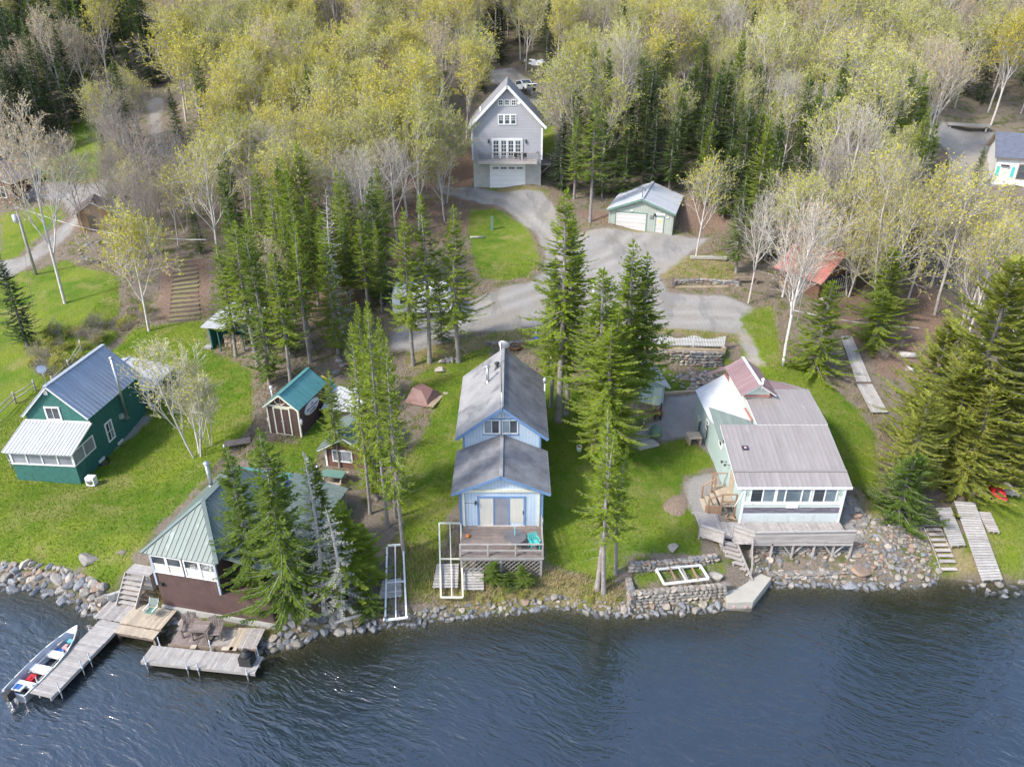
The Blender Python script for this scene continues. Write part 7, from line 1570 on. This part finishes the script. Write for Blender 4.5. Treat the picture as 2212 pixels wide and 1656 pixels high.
T('dark_b', 390, 330, 190, 'small dark spruce where the gravel lane bends into the wood', None, wide=1.2)
T('bushy_fir', 1758, 802, 612, 'wide bright fir with twin trunks beside the plank walkway', None, wide=1.15)
T('bushy_fir', 1885, 748, 628, 'small spruce on the leaf-covered slope below the red-roofed camp', None, wide=1.5)
T('bushy_fir', 1895, 690, 540, 'fir growing against the big grey maple on the slope', None, wide=1.25)
T('cedar_a', 2065, 1030, 560, 'huge yellow-green spruce overhanging the stored dock sections', None, wide=1.0)
T('cedar_b', 2150, 990, 520, 'tall yellow-green spruce behind the red kayaks', None, wide=.9)
T('cedar_a', 1985, 960, 690, 'lower yellow-green spruce beside the end of the plank walkway', None, wide=1.0)
T('cedar_b', 1945, 1075, 850, 'drooping yellow-green spruce between the house lawn and the dock sections', None, wide=.95)
T('cedar_b', 2075, 1065, 840, 'drooping yellow-green spruce whose boughs hang over the red kayaks', None, wide=.9)
T('cedar_a', 2020, 1030, 760, 'yellow-green spruce wedged in the clump behind the plank steps', None, wide=1.0)
T('cedar_a', 2130, 1035, 740, 'yellow-green spruce in the middle of the clump behind the kayaks', None, wide=1.0)
T('cedar_b', 2200, 1040, 700, 'yellow-green spruce at the far side of the clump by the kayaks', None, wide=1.0)
T('spruce_b', 2222, 1010, 640, 'dark green spruce at the edge of the yellow-green clump', None, wide=1.3)
T('bushy', 1938, 1130, 985, 'squat rounded dark green spruce beside the boulder bank', None, wide=1.25)
T('fir_c', 2102, 405, 316, 'lone young spruce in the yard of the white block house', None, wide=1.3)
T('spruce_a', 2030, 410, 345, 'twin-topped young spruce beside the yard of the white block house', None, wide=1.3)
T('dark_a', 1040, 195, 25, 'dark pointed spruce behind the grey gabled house', None, wide=1.0)
T('dark_b', 1078, 140, -20, 'dark spruce beside the parking pad behind the grey gabled house', None, wide=1.2)
T('fir_b', 1275, 480, 212, 'fir with bare grey lower branches beside the grey gabled house', None, wide=1.15)
T('fir_a', 1240, 430, 255, 'fir partly hiding the side landing of the grey gabled house', None, wide=1.2)
T('spruce_a', 1300, 425, 230, 'spruce behind the sage green garage, next to the mossy fir', None, wide=1.1)
T('fir_c', 1625, 500, 262, 'tall bright fir in the wood beside the sage green garage', None, wide=1.15)
T('spruce_a', 1655, 560, 330, 'bushy spruce in front of the tall bright fir by the gravel yard', None, wide=1.2)
T('spruce_b', 1590, 590, 380, 'spruce at the edge of the gravel yard beside the bare trees', None, wide=1.2)
T('dark_a', 30, 300, 60, 'tall dark spruce above the brown cabin at the lane', None, wide=1.1)
T('dark_b', 170, 265, 60, 'tall dark spruce behind the upper clearing', None, wide=1.2)
T('dark_a', 335, 185, 5, 'dark spruce where the lane enters the hillside wood', None, wide=1.1)
T('dark_a', 440, 120, -20, 'dark spruce standing clear above the yellow maples', None, wide=1.2)
T('dark_b', 470, 125, 10, 'slimmer dark spruce next to the one above the yellow maples', None, wide=1.1)
T('spruce_a', 1478, 330, 122, 'broad dark spruce rising from the hillside above the garage', None, wide=1.2)
T('spruce_b', 1806, 260, 90, 'narrow spruce high among the pale hillside trees', None, wide=1.1)
T('fir_c', 1935, 330, 110, 'tall leaning spruce above the white block house yard', None, wide=1.0)
T('fir_c', 1870, 350, 172, 'shorter spruce beside the tall leaning one', None, wide=1.1)
T('spruce_b', 525, 560, 320, 'slim dark spruce behind the spreading hardwood above the timber steps', None, wide=1.0)
T('fir_b', 655, 640, 385, 'tall bright fir in the thicket beside the leaf-covered slope', None, wide=1.1)
T('fir_a', 715, 680, 450, 'bright fir at the drive side of the thicket', None, wide=1.1)
T('fir_a', 510, 770, 530, 'bright fir beside the woodshed roof', None, wide=1.15)
T('fir_b', 560, 800, 480, 'tall fir with grey dead lower branches behind the brown shed', None, wide=1.25)
for k_, (u_, v_, t_, w_) in enumerate(((1345, 425, 250, 'just behind the garage ridge'), (1405, 405, 235, 'behind the garage, next to the thin leafing tree'), (1445, 415, 245, 'behind the far corner of the garage'), (1520, 440, 262, 'beside the garage side wall'), (1562, 470, 300, 'at the yard edge of the spruce belt'), (1212, 415, 240, 'beside the grey house wall'), (1228, 350, 175, 'uphill from the grey house landing'))):
    T(('spruce_a', 'dark_b', 'spruce_b', 'fir_c')[k_ % 4], u_, v_, t_, 'full green spruce ' + w_, None, wide=1.25)
# hardwoods that stand out
T('yellow_b', 322, 716, 470, 'leafy yellow-green maple on the lawn below the timber steps')
T('bud_a', 140, 655, 270, 'tall thin hardwood with pinkish buds and long trunk beside the utility pole', None, wide=.8)
T('sparse_a', 478, 588, 325, 'spreading hardwood with small pale leaves above the timber steps', None, wide=1.0)
T('clump', 428, 985, 730, 'young grey-stemmed clump leafing out beside the dark green cottage', None, wide=.95)
T('clump', 455, 965, 790, 'thin sapling next to the grey-stemmed clump by the cottage', None, wide=.6)
T('birch', 1692, 788, 472, 'white birch with many upright limbs beside the grass path')
T('maple', 1832, 640, 400, 'large grey maple with several trunks in front of the red-roofed camp', None, wide=.95)
T('maple', 1895, 668, 372, 'large spreading grey maple forked low on the leafy slope', None, wide=1.0, rz=2.0)
T('bare_a', 1753, 392, 195, 'wide bare pale tree standing against the dark spruces', None, wide=1.0)
T('sparse_a', 1502, 558, 352, 'thin twin-stemmed tree at the corner of the sage green garage yard', None, wide=.9)
T('bare_a', 1616, 655, 430, 'bare pale tree at the end of the stone edging', None, wide=.75)
T('bare_b', 1722, 700, 480, 'slender bare tree next to the white birch', None, wide=.6)
T('bare_b', 185, 500, 300, 'bare dark tree beside the small tan shed', None, wide=.9)
T('bud_a', 25, 400, 270, 'pink budding tree beside the brown cabin at the lane', None, wide=1.1)
T('bud_a', 150, 345, 300, 'low pink budding tree on the upper clearing', None, wide=1.3)
T('bare_b', 290, 480, 280, 'brushy grey leafless clump beside the tan shed', None, wide=1.1)
T('bare_b', 345, 500, 330, 'brushy grey leafless clump behind the yellow maple', None, wide=1.1)
T('bud_a', 600, 740, 540, 'small pale budding tree among the dark spruces', None, wide=1.0)
T('yellow_c', 962, 440, 200, 'tall straight hardwood at the bend of the gravel drive', None, wide=.9)
T('yellow_a', 880, 470, 230, 'tall grey-trunked maple on the slope above the leaf litter', None, wide=1.0)
T('green_a', 905, 500, 260, 'forked grey hardwood rising through the row of firs', None, wide=.9)
T('gold', 2140, 270, 40, 'golden yellow maple behind the white block house', None, wide=1.0)
T('bare_a', 2180, 700, 420, 'bare grey tree behind the yellow-green spruces', None, wide=1.1)
T('bare_b', 2090, 640, 420, 'bare brushy tree on the slope beside the maples', None, wide=1.2)
T('bare_a', 2010, 620, 400, 'bare pale tree behind the dense fir on the slope', None, wide=1.0)

# ---------------------------------------------------------------- woods: individual trees scattered through surveyed wooded ground
FOOT = []           # keep-clear circles: (x, y, r)
def clear(u, v, r): x, y, _ = gp(u, v); FOOT.append((x, y, r))
for q in KEEP: FOOT.append(q)
for q in ((2150, 430, 6), (2175, 500, 7), (2140, 570, 5), (2090, 480, 4), (1128, 230, 4), (1150, 260, 4), (2150, 620, 6), (2190, 660, 6), (2110, 640, 5), (2200, 560, 6), (350, 400, 5), (370, 355, 5), (362, 445, 4)): clear(*q)
def inpoly(x, y, poly): return sdist(np.array([x]), np.array([y]), poly)[0] > 0
def wood(zone, n, gap, mix, seed, hmin=9, hmax=14):
    r = random.Random(seed); poly = np.array([gp(u, v)[:2] for u, v in zone]); lo, hi = poly.min(0), poly.max(0); done = 0; tries = 0
    near = [(x, y) for x, y, _ in TREES]
    while done < n and tries < n * 60:
        tries += 1; x, y = r.uniform(lo[0], hi[0]), r.uniform(lo[1], hi[1])
        if not inpoly(x, y, poly): continue
        if region('gravel', [x], [y])[0] > -1.3 or region('lawn', [x], [y])[0] > -.6: continue
        if any((x - a) ** 2 + (y - b) ** 2 < c * c for a, b, c in FOOT): continue
        if any((x - a) ** 2 + (y - b) ** 2 < gap * gap for a, b in near): continue
        near.append((x, y)); q = r.random() * sum(m[1] for m in mix)
        for key, wgt, lab, grp in mix:
            q -= wgt
            if q <= 0: break
        f_ = r.random(); size = 'short' if f_ < .33 else 'medium-height' if f_ < .67 else 'tall'
        look = {'yellow_a': 'thickly leafed', 'yellow_b': 'broad-crowned', 'yellow_c': 'twin-stemmed', 'green_a': 'pale-barked', 'green_b': 'grey-barked', 'bare_b': 'twin-stemmed', 'fir_b': 'high-crowned', 'fir_c': 'bushy', 'spruce_b': 'slim', 'dark_b': 'slim', 'dark_a': 'broad'}.get(key, '')
        tree(key, x, y, hmin + (hmax - hmin) * f_, f'{size} {look} {lab}'.replace('  ', ' '), grp, wide=r.uniform(.85, 1.15)); done += 1
    return done
YEL = ('yellow-green budding maple in the dense wood beside the grey gabled house', 'budding maples beside the grey house')
GRN = ('pale green leafing aspen in the dense wood beside the grey gabled house', 'aspens beside the grey house')
BARE = ('leafless pale tree among the budding maples beside the grey gabled house', 'leafless trees beside the grey house')
za = [(345, 120), (700, 60), (1040, 60), (1020, 250), (1005, 385), (935, 390), (930, 425), (640, 440), (470, 470), (400, 400), (385, 330), (370, 220)]
wood(za, 112, 3.1, [('yellow_a', 5, *YEL), ('yellow_b', 5, *YEL), ('yellow_c', 2.5, *GRN), ('green_a', 2, *GRN), ('bud_a', 1.2, *BARE), ('bare_b', .8, *BARE), ('spruce_b', .35, 'dark spruce poking up among the budding maples beside the grey house', 'spruces among the budding maples')], 1, 9, 13)
zb = [(480, 610), (640, 570), (850, 600), (850, 660), (820, 720), (760, 740), (700, 820), (640, 850), (545, 850), (545, 770), (480, 680)]
CON = ('dense green conifer in the thicket between the timber steps and the drive', 'conifers in the thicket above the brown shed')
wood(zb, 34, 1.8, [('spruce_a', 2, *CON), ('fir_a', 5, *CON), ('fir_b', 4, *CON), ('fir_c', 2, *CON), ('sparse', 1.5, *CON), ('bare_b', .7, 'leafless grey tree in the conifer thicket above the brown shed', 'leafless trees in the thicket'), ('lichen', .3, 'dead grey trunk in the conifer thicket above the brown shed', 'dead trunks in the thicket')], 2, 7, 13)
zk = [(470, 470), (640, 440), (930, 428), (1000, 442), (870, 560), (640, 575), (480, 600)]
wood(zk, 26, 2.4, [('green_b', 3, 'thin leafing tree on the leaf-covered slope below the maples', 'leafing trees on the leafy slope'), ('sparse_a', 3, 'thin leafing tree on the leaf-covered slope below the maples', 'leafing trees on the leafy slope'), ('bare_a', 1.5, 'leafless tree on the leaf-covered slope below the maples', 'leafless trees on the leafy slope'), ('yellow_b', 2, 'leafing maple on the leaf-covered slope below the maples', 'leafing trees on the leafy slope'), ('spruce_b', 1.2, 'dark spruce on the leaf-covered slope below the maples', 'spruces on the leafy slope')], 14, 8, 12)
zc = [(-40, 60), (350, 60), (345, 200), (290, 205), (215, 225), (150, 240), (120, 290), (-40, 340)]
wood(zc, 62, 2.5, [('dark_a', 6, 'dark spruce in the wood above the upper clearing', 'spruces above the upper clearing'), ('spruce_b', 2, 'dark spruce in the wood above the upper clearing', 'spruces above the upper clearing'), ('yellow_a', .7, 'leafy yellow maple among the spruces above the upper clearing', 'maples above the upper clearing'), ('bare_a', .5, 'leafless tree among the spruces above the upper clearing', 'leafless trees above the upper clearing')], 3, 11, 15)
zh = [(215, 330), (300, 300), (330, 260), (362, 330), (395, 400), (470, 480), (460, 560), (350, 560), (300, 600), (265, 590), (245, 470)]
wood(zh, 46, 2.0, [('bare_b', 4, 'leafless brushy tree between the lane and the timber steps', 'leafless trees by the lane'), ('sparse_a', 2, 'thin leafing tree between the lane and the timber steps', 'leafing trees by the lane'), ('spruce_a', 2, 'green spruce between the lane and the timber steps', 'spruces by the lane'), ('green_b', 1.5, 'thin leafing tree between the lane and the timber steps', 'leafing trees by the lane')], 11, 6, 11)
zi = [(-40, 250), (120, 240), (200, 225), (190, 290), (120, 330), (-40, 350)]
wood(zi, 20, 2.4, [('dark_b', 3, 'dark spruce beside the upper clearing', 'spruces beside the upper clearing'), ('bud_a', 1.5, 'pink budding tree beside the upper clearing', 'budding trees beside the upper clearing')], 12, 8, 13)
DK = ('dark conifer in the belt of spruces behind the sage green garage', 'spruces behind the garage')
zd = [(1215, 290), (1480, 300), (1700, 330), (1900, 380), (1990, 480), (1990, 600), (1800, 545), (1690, 500), (1560, 470), (1540, 425), (1480, 405), (1330, 388), (1290, 420), (1215, 420)]
wood(zd, 80, 2.2, [('spruce_a', 4, *DK), ('spruce_b', 4, *DK), ('dark_b', 3, *DK), ('fir_c', 3, *DK), ('fir_a', 2, *DK), ('green_b', 1.2, 'thin leafing hardwood among the spruces behind the garage', 'hardwoods behind the garage'), ('bare_a', 1.0, 'leafless pale tree among the spruces behind the garage', 'leafless trees behind the garage')], 4, 9, 14)
UG = ('pale green leafing tree on the wooded hillside above the garage', 'leafing trees on the hillside')
UB = ('leafless grey tree on the wooded hillside above the garage', 'leafless trees on the hillside')
US = ('dark spruce on the wooded hillside above the garage', 'spruces on the hillside')
ze = [(1215, 90), (1500, 60), (2260, 60), (2260, 255), (2140, 262), (2020, 262), (2010, 400), (1900, 380), (1700, 330), (1480, 300), (1215, 290), (1200, 200)]
wood(ze, 165, 3.0, [('green_a', 3, *UG), ('green_b', 4, *UG), ('yellow_c', 3, *UG), ('yellow_a', 2, *UG), ('sparse_a', 3, *UG), ('bud_a', 2, *UB), ('bare_a', 2.2, *UB), ('bare_b', 1.5, *UB), ('spruce_a', 1.5, *US), ('dark_a', 1.5, *US)], 5, 9, 13)
zf = [(1640, 560), (1800, 545), (2000, 600), (2230, 470), (2230, 800), (2080, 800), (2000, 660), (1820, 640), (1660, 650)]
wood(zf, 44, 2.3, [('sparse_a', 3, 'thin leafing tree on the slope beside the red-roofed camp', 'leafing trees by the camp'), ('bare_b', 3, 'leafless brushy tree on the slope beside the red-roofed camp', 'leafless trees by the camp'), ('spruce_a', 2, 'spruce on the shaded slope beside the red-roofed camp', 'spruces by the camp'), ('fir_c', 2, 'spruce on the shaded slope beside the red-roofed camp', 'spruces by the camp'), ('green_b', 2, 'thin leafing tree on the slope beside the red-roofed camp', 'leafing trees by the camp')], 6, 8, 12)
zj = [(1050, 20), (1215, 20), (1215, 200), (1160, 160), (1110, 140), (1050, 145)]
wood(zj, 34, 2.4, [('green_a', 3, 'thin pale tree at the edge of the parking pad behind the grey house', 'pale trees by the parking pad'), ('sparse_a', 3, 'thin pale tree at the edge of the parking pad behind the grey house', 'pale trees by the parking pad'), ('dark_a', 2, 'dark spruce beyond the parking pad behind the grey house', 'spruces by the parking pad')], 13, 9, 13)
# brush along the brook and wood edges
BR = ('grey leafless bush beside the brook', 'bushes along the brook')
zg = [(60, 740), (150, 690), (250, 690), (330, 660), (350, 700), (260, 720), (190, 760), (120, 830), (60, 820)]
r_ = random.Random(8); pz = np.array([gp(u, v)[:2] for u, v in zg])
for k in range(46):
    for t_ in range(30):
        x, y = r_.uniform(*pz[:, 0][[pz[:, 0].argmin(), pz[:, 0].argmax()]]), r_.uniform(pz[:, 1].min(), pz[:, 1].max())
        if inpoly(x, y, pz): break
    else: continue
    tree(r_.choice(('brush', 'brush', 'shrub')), x, y, r_.uniform(.8, 1.7), 'low bush growing along the brook by the split rail fence', 'bushes along the brook', wide=1.2)
for zone, n, lab, grp in (([(640, 430), (1000, 440), (1000, 520), (860, 640), (640, 700)], 30, 'small leafless bush on the leaf-covered slope below the maples', 'bushes on the leafy slope'),
                          ([(1790, 640), (2050, 640), (2050, 780), (1900, 790)], 14, 'small leafless bush on the brown slope below the red-roofed camp', 'bushes by the camp'),
                          ([(1640, 590), (1700, 580), (1690, 650), (1640, 660)], 6, 'leafless bush beside the stone edging', 'bushes by the stone edging'),
                          ([(2010, 420), (2210, 400), (2210, 480), (2010, 520)], 26, 'leafless bush in front of the white block house', 'bushes by the block house'),
                          ([(980, 1285), (1330, 1280), (1330, 1310), (980, 1315)], 8, 'small shrub on the dry shore bank', 'shrubs on the shore bank')):
    pz = np.array([gp(u, v)[:2] for u, v in zone]); c_ = 0
    for t_ in range(n * 40):
        x, y = r_.uniform(pz[:, 0].min(), pz[:, 0].max()), r_.uniform(pz[:, 1].min(), pz[:, 1].max())
        if inpoly(x, y, pz) and region('gravel', [x], [y])[0] < -.5:
            big = 2.6 if 'block' in lab else 1.4 if 'shore' not in lab else .5
            tree('shrub' if 'shore' in lab else 'brush', x, y, r_.uniform(.6, 1.2) * big, lab, grp, wide=1.2); c_ += 1
        if c_ >= n: break
for x, y, h in ((-1.05, 33.55, 1.45), (.55, 33.5, 1.35), (-.25, 33.45, .9)):
    tree('bushy', x, y, h, 'rounded green bush against the lattice under the blue cabin deck', 'bushes under the deck', wide=1.6)

# ---------------------------------------------------------------- far-off wood: one mass on the hill
def far_wood():
    keys = [('yellow_b', 3), ('green_a', 3), ('yellow_c', 2), ('bare_a', 2), ('bud_a', 1), ('dark_a', 1), ('spruce_b', 1)]
    r = random.Random(5); src = []
    for k, w in keys:
        tm, cm = PROTO[k][1]; me = bpy.data.meshes.new('far_' + k); bm = bmesh.new(); bm.from_mesh(tm)
        n0 = len(bm.faces); bm.from_mesh(cm); bm.faces.ensure_lookup_table()
        for i, f_ in enumerate(bm.faces): f_.material_index = 0 if i < n0 else 1
        bm.to_mesh(me); bm.free(); me.materials.append(tm.materials[0]); me.materials.append(cm.materials[0])
        src.append(bpy.data.objects.new('far_' + k, me))
    pts = []; idx = []; scl = []; rot = []
    pool = [i for i, (k, w) in enumerate(keys) for _ in range(w)]
    for t_ in range(60000):
        y = r.uniform(112, 330); x = r.uniform(-.78 * y - 8, .78 * y + 8)
        if y < 150 and abs(x) < .72 * y + 2: continue
        if y > 150 and r.random() < (y - 150) / 260: continue
        if region('gravel', [x], [y])[0] > -2: continue
        if any((x - a) ** 2 + (y - b) ** 2 < 11 for a, b in pts[-400:]): continue
        pts.append((x, y)); idx.append(r.choice([5, 6, 5, 1, 3]) if x < -.38 * y else r.choice(pool)); scl.append(r.uniform(.85, 1.2)); rot.append(r.uniform(0, 6.28))
        if len(pts) > 1150: break
    V = [(x, y, gz(x, y) - .1) for x, y in pts]
    me = bpy.data.meshes.new('far_wood'); me.from_pydata(V, [], [])
    for nm, ty, arr in (('idx', 'INT', idx), ('scl', 'FLOAT', scl), ('rot', 'FLOAT', rot)):
        a = me.attributes.new(nm, ty, 'POINT'); a.data.foreach_set('value', arr)
    o = tag(link('far_wood', me), 'mass of budding hardwoods and spruces covering the far hill', 'wood', kind='stuff')
    ng = bpy.data.node_groups.new('far_wood', 'GeometryNodeTree')
    ng.interface.new_socket('Geometry', in_out='INPUT', socket_type='NodeSocketGeometry'); ng.interface.new_socket('Geometry', in_out='OUTPUT', socket_type='NodeSocketGeometry')
    gi, go = ng.nodes.new('NodeGroupInput'), ng.nodes.new('NodeGroupOutput')
    jn = ng.nodes.new('GeometryNodeGeometryToInstance'); L = ng.links
    for s_ in reversed(src):
        oi = ng.nodes.new('GeometryNodeObjectInfo'); oi.inputs['Object'].default_value = s_; oi.inputs['As Instance'].default_value = False
        L.new(oi.outputs['Geometry'], jn.inputs[0])
    iop = ng.nodes.new('GeometryNodeInstanceOnPoints'); iop.inputs['Pick Instance'].default_value = True
    L.new(gi.outputs[0], iop.inputs['Points']); L.new(jn.outputs[0], iop.inputs['Instance'])
    def attr(nm, ty):
        a = ng.nodes.new('GeometryNodeInputNamedAttribute'); a.data_type = ty; a.inputs[0].default_value = nm; return a.outputs[0]
    L.new(attr('idx', 'INT'), iop.inputs['Instance Index']); L.new(attr('scl', 'FLOAT'), iop.inputs['Scale'])
    cx_ = ng.nodes.new('ShaderNodeCombineXYZ'); L.new(attr('rot', 'FLOAT'), cx_.inputs[2]); L.new(cx_.outputs[0], iop.inputs['Rotation'])
    L.new(iop.outputs[0], go.inputs[0]); md = o.modifiers.new('far_wood', 'NODES'); md.node_group = ng
far_wood()
